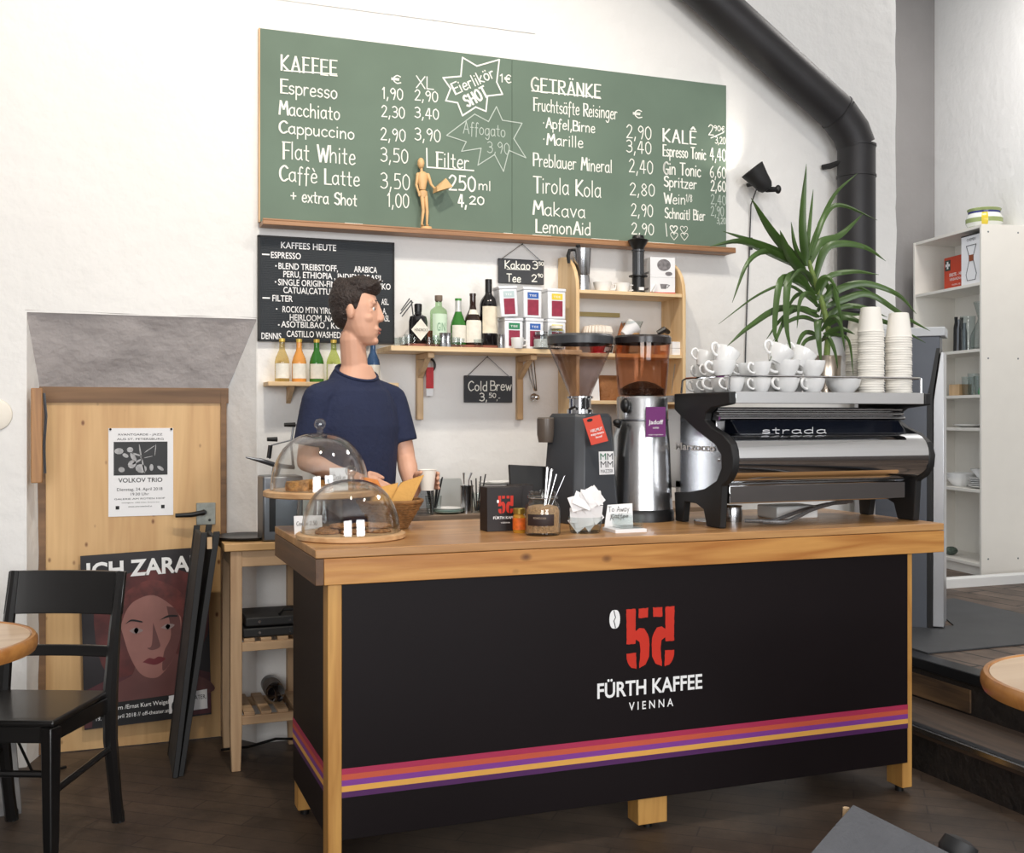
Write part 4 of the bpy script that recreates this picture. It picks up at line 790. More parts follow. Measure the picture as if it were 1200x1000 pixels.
hang_tag('hang_tag', 'orange red paper tag hanging from the black funnel grinder', [(683, 491), (703, 486), (715, 517), (693, 522)], 3.665, mat('coral_card', (214, 74, 54), .6, var=.02), [('HELMUT', .2, .55, .10, .7), ('espresso', .15, .68, .09, .75), ('decaf', .35, .80, .07, .4)])
# ---- steel cylinder grinder
gx2, gy2 = 1.980, 3.80
t = thing('steel_grinder', 'tall polished steel coffee grinder with brown tinted hopper of beans', 'coffee grinder', (gx2, gy2, CT))
MB().lathe([(0, 0), (.122, 0), (.122, .035), (.116, .045), (0, .045)], (gx2, gy2, CT), 48).build('base', BLACK, t)
MB().lathe([(.118, .045), (.114, .10), (.106, .30), (.100, .38), (.098, .385), (.098, .465), (.094, .475), (0, .475)], (gx2, gy2, CT), 56).build('body', mat('polished_steel', (205, 206, 208), .26, 1., var=.04, scale=2), t)
MB().lathe([(.1005, .380), (.1015, .384), (.1005, .388)], (gx2, gy2, CT), 48).build('seam_ring', STEEL_D, t)
MB().lathe([(.088, .474), (.094, .50), (.107, .67), (.107, .690), (.104, .690), (.104, .67), (.090, .50), (.084, .478)], (gx2, gy2, CT), 48).build('hopper', glass('amber_hopper', (238, 218, 203), .9, (150, 100, 76)), t)
MB().lathe([(0, .476), (.083, .480), (.086, .505), (.05, .525), (.02, .534), (0, .534)], (gx2, gy2, CT), 28).build('coffee_beans', mat('coffee_beans', (44, 26, 18), .45, var=.5, scale=90, bump=1., bscale=110), t)
MB().lathe([(.111, .678), (.112, .700), (.106, .708), (0, .708), (0, .704), (.1, .700), (.106, .678)], (gx2, gy2, CT), 48).build('hopper_lid', mat('brown_lid', (40, 34, 34), .25, var=.05), t)
MB().prism([(gx2 + .088, gy2 - .075, CT + .485), (gx2 + .104, gy2 - .075, CT + .60), (gx2 + .108, gy2 - .062, CT + .60), (gx2 + .094, gy2 - .062, CT + .485)], (.010, .02, 0)).build('slide_gate', mat('grey_plastic', (160, 164, 168), .4), t)
MB().sphere((gx2 - .098, gy2 - .05, CT + .44), (.018, .022, .028), 14, 9).tube([(gx2 - .115, gy2 - .05, CT + .385), (gx2 - .13, gy2 - .06, CT + .36), (gx2 - .142, gy2 - .06, CT + .372)], [.007, .008, .012], 8).sphere((gx2 - .140, gy2 - .07, CT + .377), (.018, .014, .013), 12, 8).build('knob', BLACK, t)
MB().tube([(gx2 - .12, gy2 - .05, CT + .37), (gx2 - .135, gy2 - .04, CT + .32), (gx2 - .130, gy2 - .03, CT + .25)], .008, 8).build('lever', mat('cast_grey', (170, 172, 172), .5, var=.05), t)
hang_tag('hang_tag', 'purple paper tag with white writing on the steel grinder', [(757, 477), (780, 477), (781, 512), (757, 512)], 3.682, mat('purple_card', (112, 44, 110), .6, var=.02), [('Jadoff', .12, .58, .14, .75), ('KAFFEE', .35, .73, .05, .3), ('single origin filter', .12, .95, .035, .75)], False)
# ------------------------------------------------------------------ small things on the counter
bx0 = at(569, 618, 3.60)
t = thing('coffee_box', 'small black gift box with red emblem on counter beside honey jar', 'box', (bx0.x + .06, 3.64, CT))
Mb = Matrix.Identity(3); bw = at(612, 618, 3.59).x - bx0.x; bz = at(590, 571, 3.59).z
MB().box(bx0.x, 3.585, CT, bx0.x + bw, 3.66, bz).build('carton', mat('box_black', (30, 24, 25), .5), t, bev=.0015)
ex = bx0.x + bw * .52; ez = CT + (bz - CT) * .60; e2_ = MB(); s_ = .31
for pl in five:
    for sg in (1, -1):
        D = [Vector((ex + sg * (lp(*q).x - ctr) * s_, 3.5842, ez + (lp(*q).z - lp(612, 340).z) * s_)) for q in pl]
        e2_.add(D if sg == 1 else D[::-1], [tuple(range(len(D)))])
e2_.build('emblem', RED, t, sm=0)
tx = MB(); printed(tx, 'FÜRTH KAFFEE', (bx0.x + bw * .17, 3.584, CT + (bz - CT) * .28), (1, 0, 0), (0, 0, 1), .009, bw * .68, .02); printed(tx, 'VIENNA', (bx0.x + bw * .38, 3.584, CT + (bz - CT) * .18), (1, 0, 0), (0, 0, 1), .005, bw * .26, .0)
tx.add([Vector((bx0.x + bw * .30 + .004 * math.cos(a), 3.584, CT + (bz - CT) * .68 + .006 * math.sin(a))) for a in [2 * PI * i / 12 for i in range(12)]], [tuple(range(12))]); tx.build('lettering', INK, t, sm=0)
tag(MB().box(bx0.x + bw + .012, 3.70, CT, bx0.x + bw + .085, 3.78, bz - .002).build('black_box', mat('box_black', (30, 24, 25)), bev=.002), 'plain black box standing behind the gift box with red emblem', 'box')
# card terminal behind
p = at(598, 571, 3.92); t = thing('card_reader', 'black tilted card terminal screen behind the black gift box', 'terminal', (p.x + .08, 3.95, CT))
MB().prism([(p.x, 3.90, CT + .02), (p.x + .16, 3.90, CT + .02), (p.x + .16, 3.93, 1.205), (p.x, 3.93, 1.215)], (0, .018, 0)).build('screen', BLACKM, t, bev=.004)
MB().box(p.x + .03, 3.88, CT, p.x + .13, 3.98, CT + .025).build('base', BLACK, t, bev=.004)
# honey jar
p = at(611, 620, 3.50); t = thing('honey_jar', 'little honey jar with gold lid and orange label on the counter', 'jar', (p.x, 3.52, CT))
MB().lathe([(0, 0), (.020, 0), (.022, .004), (.022, .058), (.018, .065), (.018, .068)], (p.x, 3.52, CT), 20).build('body', mat('honey', (196, 140, 48), .2, var=.1), t)
MB().lathe([(.0225, .012), (.0228, .012), (.0228, .052), (.0225, .052)], (p.x, 3.52, CT), 20).build('label', mat('orange_label', (226, 108, 32), .6, var=.25, scale=60), t)
MB().lathe([(.0215, .066), (.022, .083), (.020, .085), (0, .085)], (p.x, 3.52, CT), 20).build('lid', mat('gold_lid', (176, 150, 76), .3, .8), t)
# big sugar jar with spoons
p = at(638, 625, 3.42); jx, jy = p.x, 3.435
t = thing('sugar_jar', 'open glass preserving jar of brown sugar with spoons on counter', 'jar', (jx, jy, CT))
MB().lathe([(0, .002), (.055, 0), (.060, .006), (.061, .085), (.055, .105), (.046, .113), (.046, .118), (.052, .122), (.052, .132), (.046, .136), (.046, .142), (.048, .146), (.043, .147), (.042, .118), (.050, .103), (.057, .084), (.056, .01), (0, .006)], (jx, jy, CT), 36).build('glass', glass('jar_glass', (249, 250, 249), 1.2, (170, 176, 174)), t)
MB().lathe([(0, .008), (.0555, .010), (.0562, .08), (.050, .095), (.03, .100), (0, .098)], (jx, jy, CT), 28).build('brown_sugar', mat('brown_sugar', (212, 170, 126), .9, var=.25, scale=120, bump=.8, bscale=200), t)
lb_ = MB().lathe([(.0618, .035), (.0622, .036), (.0622, .072), (.0618, .073)], (jx, jy, CT), 12, a0=R(-165), a1=R(-75)); lb_.build('label', mat('label_brown', (44, 28, 26), .6), t)
tx = MB(); printed(tx, 'ROHRZUCKER', Vector((jx - .050, jy - .040, CT + .058)), (.75, -.66, 0), (0, 0, 1), .006, .045); tx.build('lettering', mat('label_ink', (190, 170, 150), .6, var=0), t, sm=0)
MB().tube([(jx + .02 * math.sin(i), jy + .0 , CT + .1) for i in range(1)] + [(jx - .01, jy + .04, CT + .13)], .002, 6)
MB().tube([Vector((jx + .050 * math.cos(a), jy + .050 * math.sin(a), CT + .125)) for a in [2 * PI * i / 24 for i in range(24)]], .0018, 6, closed=True).build('wire_clasp', STEEL, t)
for (dx, dy, ex_, ey, ez_, w_, lab) in ((.012, .0, .022, .02, .222, .006, 'broad steel spoon handle standing in the brown sugar jar'), (.02, .01, .040, .03, .215, .006, 'patterned steel spoon handle leaning right in the brown sugar jar'), (.025, -.01, .078, -.005, .195, .0022, 'thin steel spoon leaning far right in brown sugar jar'), (.03, .01, .055, .02, .20, .003, 'narrow steel spoon handle behind the thin one in sugar jar')):
    A = Vector((jx + dx * .4, jy + dy, CT + .06)); B = Vector((jx + ex_, jy + ey * .6, CT + ez_))
    s1 = MB(); s1.tube([A, A.lerp(B, .6), B], [w_ * .5, w_ * .7, w_], 8).sphere(B, (w_ * 1.2, w_ * .7, w_ * 1.2), 8, 6)
    tag(s1.build('spoon', STEEL), lab, 'spoon', 'spoons in the sugar jar')
# sugar sachets in a glass bowl
sx_, sy_ = at(690, 622, 3.42).x, 3.45
tag(MB().lathe([(0, .001), (.048, 0), (.052, .004), (.060, .055), (.058, .055), (.050, .006), (0, .004)], (sx_, sy_, CT), 32).build('glass_bowl', GLASS), 'clear glass bowl holding white sugar sachets on counter front', 'bowl')
rs = random.Random(11)
SACH = mat('sachet_paper', (240, 238, 238), .7, var=.02)
for i in range(22):
    a = rs.uniform(0, 2 * PI); rr_ = rs.uniform(0, .036) if i < 12 else rs.uniform(.015, .05); z = CT + .036 + .0044 * i + rs.uniform(-.003, .003)
    if i > 15: a = R(200 + 22 * (i - 15)) ; rr_ = .042
    M_ = Matrix.Rotation(rs.uniform(-.5, .5) + (.4 if math.cos(a) > 0 else -.4), 3, 'Y') @ Matrix.Rotation(R(72) + rs.uniform(-.4, .3), 3, 'X') @ Matrix.Rotation(rs.uniform(-.8, .8), 3, 'Z')
    c_ = Vector((sx_ + rr_ * math.cos(a), sy_ + .6 * rr_ * math.sin(a), z))
    sp_ = MB(); n_ = 4; g = []
    for u in range(n_ + 1):
        g.append([c_ + M_ @ Vector(((u / n_ - .5) * .066, (v / n_ - .5) * .054, s * .004 * math.sin(PI * u / n_) * math.sin(PI * v / n_))) for s, v in [(1, k) for k in range(n_ + 1)] + [(-1, k) for k in range(n_ - 1, 0, -1)]])
    sp_.loft(g)
    ro = sp_.build('sugar_sachet', SACH); tag(ro, 'white sugar sachet heaped with others in the clear glass bowl', 'sachet', 'sugar sachets in the glass bowl')
    if i % 4 == 2:
        MB().add([c_ + M_ @ Vector((.006 * math.cos(q), .006 * math.sin(q), .0046)) for q in [2 * PI * k / 10 for k in range(10)]], [tuple(range(10))]).build('red_mark', mat('sachet_red', (200, 90, 80), .7, var=0), ro, sm=0)
# take away note
P = [at(712, 592, 3.56), at(741, 590, 3.56), at(742, 619, 3.52), at(708, 620, 3.52)]
P[2].z = P[3].z = CT
t = thing('price_note', 'handwritten white take away note leaning behind the tip dish', 'note', (P[2].x, 3.54, CT))
MB().prism([P[3], P[2], P[1], P[0]], (0, .0015, 0)).build('card', PAPER, t, sm=0)
tx = MB()
for st_, x0, yy, x1, hp in (('To Away', 713, 600, 737, 6), ('Kaffee', 716, 607, 736, 4), ('-0,20', 711, 614, 731, 7)):
    a = at(x0, yy, 3.535); b = at(x1, yy, 3.535); a.y -= .0; chalk(tx, st_, a, hp * (a.x * _s + a.y * _c) / FPX, b.x - a.x, .0022)
tx.build('handwriting', BLACKINK, t, sm=0)
p = at(742, 622, 3.40); dx_, dy_ = p.x, 3.44
tag(MB().box(dx_ - .075, dy_ - .055, CT, dx_ + .045, dy_ + .05, CT + .012).build('card_stack', PAPER, bev=.001), 'flat stack of white cards on counter under the glass dish', 'cards')
t = thing('tip_dish', 'square clear glass dish standing on white cards on the counter', 'dish', (dx_, dy_, CT + .012))
g_ = MB(); zz = CT + .0125
def sq(h, z): return [Vector((dx_ + a * h * 1.15, dy_ + b * h, z)) for a, b in ((-1, -1), (1, -1), (1, 1), (-1, 1))]
g_.loft([sq(.036, zz), sq(.040, zz + .045), sq(.037, zz + .045), sq(.033, zz + .006)]); g_.build('glass', GLASS, t, bev=.002)
# ------------------------------------------------------------------ cakes on the counter's left end
BOARDW = wood('cake_board', (212, 172, 126), (186, 142, 98), 'X', 1., .5)
DOME = glass('dome_glass', (251, 252, 252), 2.4, (196, 200, 200))
def dome(root, cx, cy, z, r, h, knob, kr):
    n = 12; pr = []
    for i in range(n + 1):
        a = PI / 2 * i / n; pr.append((r * math.cos(a) ** .85 if i < n else .004, z + h * math.sin(a) ** .95))
    pr = [(r + .003, z), (r + .003, z + .004)] + pr[0:]
    inner = [(max(.003, a - .0035), b - .0035) for a, b in reversed(pr[2:])] + [(r - .002, z)]
    g = MB().lathe(pr + inner, (cx, cy, 0), 48).build('dome', DOME, root)
    MB().lathe([(.004, z + h - .002), (.012, z + h), (.010, z + h + .008), (kr * .6, z + h + .012)] + [(kr * math.cos(a), z + h + .012 + kr * .8 + kr * math.sin(a)) for a in [R(-60 + 15 * i) for i in range(10)]] + [(.002, z + h + .012 + kr * 1.8)], (cx, cy, 0), 20).build('knob', glass('knob_glass', (238, 240, 240), 3.0, (110, 114, 114)), g)
lx, ly = .79, 3.565
t = thing('cookie_dome', 'low glass dome with cookies on a round wooden board at counter corner', 'cake dome', (lx, ly, CT))
MB().lathe([(0, 0), (.172, 0), (.178, .004), (.178, .016), (.172, .020), (0, .020)], (lx, ly, CT), 56).build('board', BOARDW, t)
dome(t, lx, ly, CT + .0205, .160, .172, 0, .019)
tx_, ty_ = .762, 3.945
t = thing('cake_stand', 'taller glass dome over a raised wooden cake stand behind the cookies', 'cake dome', (tx_, ty_, CT))
MB().lathe([(.085, 0), (.088, .004), (.083, .06), (.078, .113), (.075, .113), (.080, .06), (.084, .004)], (tx_, ty_, CT), 36).build('foot', GLASS, t)
MB().lathe([(0, .1135), (.195, .1135), (.200, .117), (.200, .132), (.195, .136), (0, .136)], (tx_, ty_, CT), 56).build('board', BOARDW, t)
dome(t, tx_, ty_, CT + .1365, .175, .205, 0, .021)
COOK = mat('cookie', (176, 126, 80), .9, var=.4, scale=70, bump=1., bscale=90)
CAKE = mat('apple_cake', (196, 140, 72), .9, var=.45, scale=50, bump=1., bscale=60)
rs = random.Random(5)
def cookie(cx, cy, cz, r, lab, tilt=0, m=COOK):
    rings = []
    for rr_, z in ((.3, 0), (.96, .001), (1, .005), (.9, .010), (.5, .013), (.05, .0135)):
        rings.append([Vector((cx, cy, cz)) + Matrix.Rotation(tilt, 3, 'X') @ Vector((r * rr_ * (1 + .07 * noise.noise(Vector((cx * 40 + math.cos(a), cy * 40 + math.sin(a), 1)))) * math.cos(a), r * rr_ * math.sin(a), z + .0015 * noise.noise(Vector((cx * 90, a * 2, rr_ * 4))))) for a in [2 * PI * i / 20 for i in range(20)]])
    tag(MB().loft(rings).build('cookie', m, sm=60), lab, 'cookie', 'cookies under the low dome')
BZ = CT + .0205
for a in ((lx - .085, ly - .03, BZ, .040, 'brown cookie lying leftmost on board under the low dome'), (lx - .005, ly - .055, BZ, .042, 'brown cookie lying in the middle front under the low dome'), (lx + .08, ly - .04, BZ, .042, 'brown cookie lying front right, lowest, under the low dome'), (lx + .085, ly - .025, BZ + .0145, .043, 'brown cookie stacked on the right hand one under low dome'), (lx + .02, ly + .05, BZ, .043, 'brown cookie at the back under the low dome'), (lx - .03, ly + .0, BZ + .015, .042, 'brown cookie resting across two others at left under low dome'), (lx + .045, ly + .01, BZ + .0155, .040, 'brown cookie stacked in the centre under the low dome'), (lx - .06, ly + .06, BZ, .038, 'brown cookie at rear left under the low dome')): cookie(*a)
def slab(cx, cy, cz, w_, d_, h_, rz, lab):
    M_ = rotz(rz); g = []
    for z, s_ in ((0, 1), (h_ * .5, 1.02), (h_, .96), (h_ * 1.1, .5)):
        g.append([Vector((cx, cy, cz + z)) + M_ @ Vector((s_ * w_ / 2 * math.copysign(abs(math.cos(a)) ** .5, math.cos(a)), s_ * d_ / 2 * math.copysign(abs(math.sin(a)) ** .5, math.sin(a)), 0)) + Vector((noise.noise(Vector((a * 3, z * 90, cx * 20))), noise.noise(Vector((a * 3, z * 80, cy * 30))), noise.noise(Vector((a * 2, z * 70, 5))) * .6)) * .003 for a in [2 * PI * i / 24 for i in range(24)]])
    tag(MB().loft(g).build('cake_slice', CAKE, sm=60), lab, 'cake', 'cakes on the tall stand')
CZ = CT + .1365
for a in ((tx_ - .09, ty_ - .05, CZ, .075, .06, .032, .3, 'crumbly golden cake piece at left front of the tall stand'), (tx_ - .005, ty_ - .07, CZ, .07, .055, .022, -.1, 'golden cake piece at middle front of the tall stand'), (tx_ + .08, ty_ - .03, CZ, .07, .06, .026, -.4, 'golden cake piece at right of the tall stand'), (tx_ - .02, ty_ + .05, CZ, .08, .07, .03, .5, 'golden cake piece at back of the tall stand')): slab(*a)
# price cards
def card(x0, y0, x1, y1, Y, z0, lab, txt):
    a = at(x0, y0, Y); b = at(x1, y1, Y); h_ = a.z - b.z
    t = thing('price_card', lab, 'price card', ((a.x + b.x) / 2, Y, z0))
    MB().prism([(a.x, Y, z0), (b.x, Y, z0), (b.x, Y + .012, z0 + h_), (a.x, Y + .012, z0 + h_)], (0, .0015, 0)).build('card', PAPER, t, sm=0)
    tx = MB(); chalk(tx, txt, (a.x + .008, Y + .003, z0 + h_ * .48), h_ * .22, (b.x - a.x) * .72, .0018); tx.build('handwriting', BLACKINK, t, sm=0)
card(345, 601, 378, 621, 3.74, CT, 'small white price card standing behind the low cookie dome', 'Cookie 2.50')
card(387, 546, 408, 572, 3.86, CZ, 'blank white price card inside the tall glass dome', 'Cake')
# wicker basket with paper bags
bx_, by_ = .99, 3.83
t = thing('wicker_basket', 'brown wicker basket lined with kraft paper on the counter behind domes', 'basket', (bx_, by_, CT))
WICK = mat('wicker', (136, 96, 54), .8, var=.35, scale=40, bump=.4)
g = MB()
for i in range(11):
    s_ = i / 10; r_ = .060 + .052 * s_; z = CT + .006 + .088 * s_
    g.tube([Vector((bx_ + (r_ + .0025 * (1 if (k + i) % 2 else -1)) * math.cos(2 * PI * k / 36), by_ + (r_ + .0025 * (1 if (k + i) % 2 else -1)) * math.sin(2 * PI * k / 36), z)) for k in range(36)], .0052, 6, closed=True)
g.lathe([(0, .002), (.06, .002), (.06, .006), (0, .006)], (bx_, by_, CT), 24)
g.build('weave', WICK, t)
g = MB()
for k in range(18):
    a = 2 * PI * k / 18; g.tube([(bx_ + .060 * math.cos(a), by_ + .060 * math.sin(a), CT + .004), (bx_ + .112 * math.cos(a), by_ + .112 * math.sin(a), CT + .096)], .003, 5)
g.build('stakes', WICK, t)
MB().tube([Vector((bx_ + .114 * math.cos(2 * PI * k / 36), by_ + .114 * math.sin(2 * PI * k / 36), CT + .098)) for k in range(36)], .007, 8, closed=True).build('rim', WICK, t)
def sheet(P, nu, nv, amp, name, m, lab, seed, thick=.0015):
    g = patch(P[0], P[1], P[2], P[3], nu, nv, amp, seed); mb = MB()
    mb.loft(g, 0, False, False, False); o = mb.build(name, m, sm=70); s_ = o.modifiers.new('s', 'SOLIDIFY'); s_.thickness = thick
    return tag(o, lab, 'paper')
PB = mat('kraft_sheet', (206, 156, 84), .85, var=.08, bump=.3, bscale=25)
sheet([at(448, 603, 3.80), at(478, 597, 3.78), at(498, 556, 3.80), at(470, 566, 3.84)], 8, 10, .022, 'kraft_paper', PB, 'crumpled kraft paper sheet sticking up right out of the basket', 21)
sheet([at(432, 596, 3.84), at(462, 600, 3.80), at(466, 566, 3.86), at(436, 572, 3.89)], 8, 8, .02, 'kraft_paper', PB, 'kraft paper sheet bunched at left in the wicker basket', 33)
# pastry tip showing over the basket
p = at(432, 563, 3.92); g = MB().tube([at(418, 572, 3.86), at(425, 563, 3.86), at(440, 566, 3.86), at(448, 578, 3.86)], [.008, .014, .014, .006], 10)
tag(g.build('pastry', mat('pastry', (206, 128, 62), .7, var=.2, scale=40)), 'orange brown pastry peeking over the low dome from the basket', 'pastry')
# ------------------------------------------------------------------ back worktop along the wall
t = thing('back_worktop', 'grey wooden worktop along the wall behind the counter', 'worktop', (1.9, 4.62, 0))
MB().box(1.20, 4.43, .955, 2.72, 4.797, .985).build('top', wood('grey_worktop', (164, 140, 118), (124, 104, 88), 'X', 1.2, .5), t, bev=.003)
MB().box(1.24, 4.46, .10, 2.68, 4.79, .955).build('cupboard', WHITE, t); MB().box(1.28, 4.50, 0, 2.64, 4.78, .10).build('plinth', BLACKM, t)
WT = .985
def on(x, Y=4.5): return at(x, 590, Y).x
x = on(496, 4.46); t = thing('lid_stack', 'ribbed stack of clear plastic lids beside the wicker basket', 'lids', (x, 4.47, WT))
MB().lathe([(.045, 0)] + [v for i in range(16) for v in ((.046 + .0001 * i, .004 + .010 * i), (.042 + .0001 * i, .009 + .010 * i))] + [(.035, .17), (0, .172)], (x, 4.47, WT), 28).build('lids', glass('lid_plastic', (205, 208, 212), 1.4, (100, 104, 110)), t)
def tumbler(x, Y, r, h, lab, m=GLASS, r0=None):
    return tag(MB().lathe([(0, .002), ((r0 or r * .8), 0), (r, h), (r - .002, h), ((r0 or r * .8) - .002, .005), (0, .006)], (x, Y, WT), 24).build('tumbler', m), lab, 'glass')
x = on(508, 4.52); tumbler(x, 4.52, .036, .075, 'clear glass full of black straws beside the lid stack')
STR = mat('straw_black', (30, 30, 32), .5, var=0)
for i in range(9):
    a = 2 * PI * i / 9; tag(MB().cyl((x + .008 * math.cos(a), 4.52 + .008 * math.sin(a), WT + .008), (x + .040 * math.cos(a), 4.52 + .030 * math.sin(a), WT + .155 + .012 * math.sin(i * 2.3)), .0032, n=8).build('straw', STR), 'black straw in the clear glass beside lid stack', 'straw', 'straws in the glass beside lids')
x = on(524, 4.70); tag(MB().prism([(x - .045, 4.70, WT), (x + .10, 4.70, WT), (x + .075, 4.73, WT + .135), (x - .035, 4.73, WT + .135)], (0, .02, 0)).build('napkin_holder', mat('grey_metal', (176, 178, 176), .45, .4, var=.05), bev=.003), 'grey slanted napkin holder behind the saucers on back worktop', 'holder')
x = on(525, 4.5)
for i in range(3):
    tag(MB().lathe([(0, 0), (.035, 0), (.065, .010), (.066, .013), (.034, .005), (0, .005)], (x, 4.5, WT + .006 * i), 32).build('saucer', mat('mint_porcelain', (196, 222, 212), .25, var=0) if i < 2 else PORC), ('lowest mint saucer of the small stack on back worktop', 'middle mint saucer of the small stack on back worktop', 'white saucer topping the small stack on back worktop')[i], 'saucer', 'saucers on the back worktop')
x = on(545, 4.52); tag(MB().lathe([(0, 0), (.026, 0), (.028, .11), (.031, .118), (.026, .116), (.024, .006), (0, .006)], (x, 4.5, WT), 24).build('steel_beaker', STEEL), 'tall steel beaker of teaspoons on the back worktop', 'beaker')
for i, (dx, lab) in enumerate(((-.012, 'teaspoon standing left in the steel beaker'), (.010, 'teaspoon standing right in the steel beaker'))):
    tag(MB().tube([(x + dx * .5, 4.5, WT + .02), (x + dx, 4.5, WT + .14), (x + dx * 1.6 + .006, 4.5, WT + .172)], [.002, .003, .005], 6).build('teaspoon', STEEL), lab, 'spoon', 'teaspoons in the beaker')
x = on(559, 4.50); tumbler(x, 4.49, .033, .085, 'clear square looking glass with dark straws beside the steel beaker')
for i in range(4): tag(MB().cyl((x - .01 + .005 * i, 4.49, WT + .008), (x - .03 + .024 * i, 4.49 + .006 * i, WT + .14 + .008 * i), .003, n=8).build('straw', STR), 'dark straw leaning in the glass beside the steel beaker', 'straw', 'straws in the glass beside the beaker')
for j, px in enumerate((577, 590)):
    x = on(px, 4.62)
    for i in range(7): tag(MB().lathe([(0, 0), (.04, 0), (.068, .010), (.069, .013), (.038, .004), (0, .004)], (x, 4.60 + .03 * j, WT + .012 * i + (.04 if 1 else 0)), 28).build('saucer', PORC), 'white saucer in the %s stack behind the black gift box' % ('left', 'right')[j], 'saucer', '%s saucer stack behind the gift box' % ('left', 'right')[j])
    tag(MB().box(x - .06, 4.54 + .03 * j, WT, x + .06, 4.66 + .03 * j, WT + .04).build('wooden_block', LED, bev=.003), 'brown wooden block under the %s saucer stack' % ('left', 'right')[j], 'block')
# ribbed basket insert behind the grinder
x = at(640, 560, 4.55).x; t = thing('filter_tower', 'grey ribbed stack standing at left behind the black grinder', 'stack', (x, 4.56, WT))
g = MB()
for i in range(14): g.box(x - .055, 4.52, WT + .012 * i + .002, x + .055, 4.62, WT + .012 * i + .009)
for i in range(14): pass
g.box(x - .045, 4.53, WT, x + .045, 4.61, WT + .17); g.build('trays', mat('grey_plastic', (160, 164, 168), .4), t, bev=.001)
# ------------------------------------------------------------------ wall shelf with bottles and tins
SZ = 1.700; YM = YW - .003
t = thing('wall_shelf', 'pine wall shelf carrying bottles and tea tins on two wooden brackets', 'shelf', (1.58, YM, 1.38))
MB().box(1.18, 4.55, SZ - .022, 2.068, YM, SZ).build('board', PINEX, t, bev=.002)
for px in (492, 609):
    x = at(px, 450, 4.78).x; z0 = at(px, 492, 4.78).z
    g = MB().box(x - .015, 4.772, z0, x + .015, YM, SZ - .022).box(x - .015, 4.60, SZ - .047, x + .015, 4.772, SZ - .022)
    g.prism([(x - .012, 4.772, SZ - .13), (x - .012, 4.64, SZ - .047), (x - .012, 4.67, SZ - .047), (x - .012, 4.772, SZ - .10)][::1], (.024, 0, 0)); g.build('bracket', BIRCH, t, bev=.003)
def bottle(name, px, Y, prof, m, lab, cat='bottle', z=SZ, parts=(), n=28):
    x = at(px, 380, Y).x; t = thing(name, lab, cat, (x, Y, z))
    MB().lathe(prof, (x, Y, z), n).build('body', m, t)
    for nm, pr, mm, aa in parts:
        if aa: MB().lathe(pr, (x, Y, z), 14, a0=R(aa[0]), a1=R(aa[1])).build(nm, mm, t)
        else: MB().lathe(pr, (x, Y, z), n).build(nm, mm, t)
    return t, x
LABEL = mat('cream_label', (232, 228, 216), .7, var=.06, scale=60)
TRAYZ = SZ + .014
tag(MB().box(1.27, 4.60, SZ + .0005, 1.70, 4.74, TRAYZ).build('wooden_tray', mat('red_brown_wood', (132, 74, 52), .5, var=.15)), 'red brown wooden board under the bottles on wall shelf', 'board')
GD = mat('dark_glass', (20, 18, 20), .08, var=0, spec=.7); GG = mat('green_glass', (52, 120, 44), .08, var=.1, spec=.7); GB = mat('brown_glass', (44, 26, 20), .08, var=0, spec=.7)
t, x = bottle('gin_bottle', 490, 4.66, [(0, 0), (.036, 0), (.040, .006), (.041, .10), (.036, .122), (.016, .132), (.014, .145), (.0, .146)], GD, 'squat black gin bottle with pale diamond label on wall shelf', z=TRAYZ, parts=[('cap', [(.016, .142), (.017, .175), (.014, .178), (0, .178)], BLACK, None)])
MB().add([Vector((x + a * .041, 4.66 - .0435 + .008 * abs(a), TRAYZ + .062 + b * .048)) for a, b in ((-1, 0), (0, 1), (1, 0), (0, -1))], [(1, 0, 3), (1, 3, 2)]).build('label', LABEL, t, sm=0)
tx = MB(); printed(tx, "HENDRICK'S", (x - .03, 4.612, TRAYZ + .055), (1, 0, 0), (0, 0, 1), .012, .06); tx.build('lettering', BLACKINK, t, sm=0)
t, x = bottle('clear_bottle', 514, 4.66, [(0, 0), (.036, 0), (.038, .006), (.038, .145), (.034, .155), (.015, .170), (.014, .195), (0, .196)], glass('pale_green_glass', (214, 232, 208), 1.0, (140, 160, 140)), 'square clear bottle with pale green label and cork on wall shelf', z=TRAYZ, parts=[('cork', [(.013, .19), (.017, .197), (.017, .218), (0, .219)], mat('grey_cork', (128, 112, 98), .7), None), ('label', [(.0385, .02), (.0387, .02), (.0387, .135), (.0385, .135)], mat('pale_green_label', (208, 230, 206), .7, var=.04), (-150, -35))], n=4 if 0 else 24)
tx = MB(); printed(tx, 'GIN', (x - .018, 4.6205, TRAYZ + .06), (1, 0, 0), (0, 0, 1), .035, .036); tx.build('lettering', mat('label_green_ink', (120, 160, 130), .7, var=0), t, sm=0)
x = at(502, 380, 4.71).x; tag(MB().box(x - .012, 4.69, TRAYZ, x + .02, 4.725, TRAYZ + .065).build('small_box', mat('rust_carton', (150, 72, 40), .6, var=.1), bev=.001), 'small rust brown box between gin bottle and clear bottle', 'box')
BT = [(0, 0), (.033, 0), (.035, .005), (.035, .085), (.031, .105), (.016, .145), (.013, .165), (.013, .20), (.0, .201)]
bottle('green_bottle', 537, 4.66, BT, GG, 'green beer bottle with foiled neck and white label on shelf', z=TRAYZ, parts=[('label', [(.0353, .012), (.0356, .012), (.0356, .088), (.0353, .088)], LABEL, (-155, -25)), ('neck_foil', [(.0155, .148), (.0138, .165), (.0136, .20)], mat('silver_foil', (214, 216, 214), .4, .3), None), ('cap', [(.0145, .198), (.015, .208), (0, .209)], mat('cap_green', (70, 150, 60), .4), None)])
BT2 = [(0, 0), (.037, 0), (.039, .005), (.039, .095), (.034, .125), (.017, .160), (.0135, .18), (.0135, .222), (0, .223)]
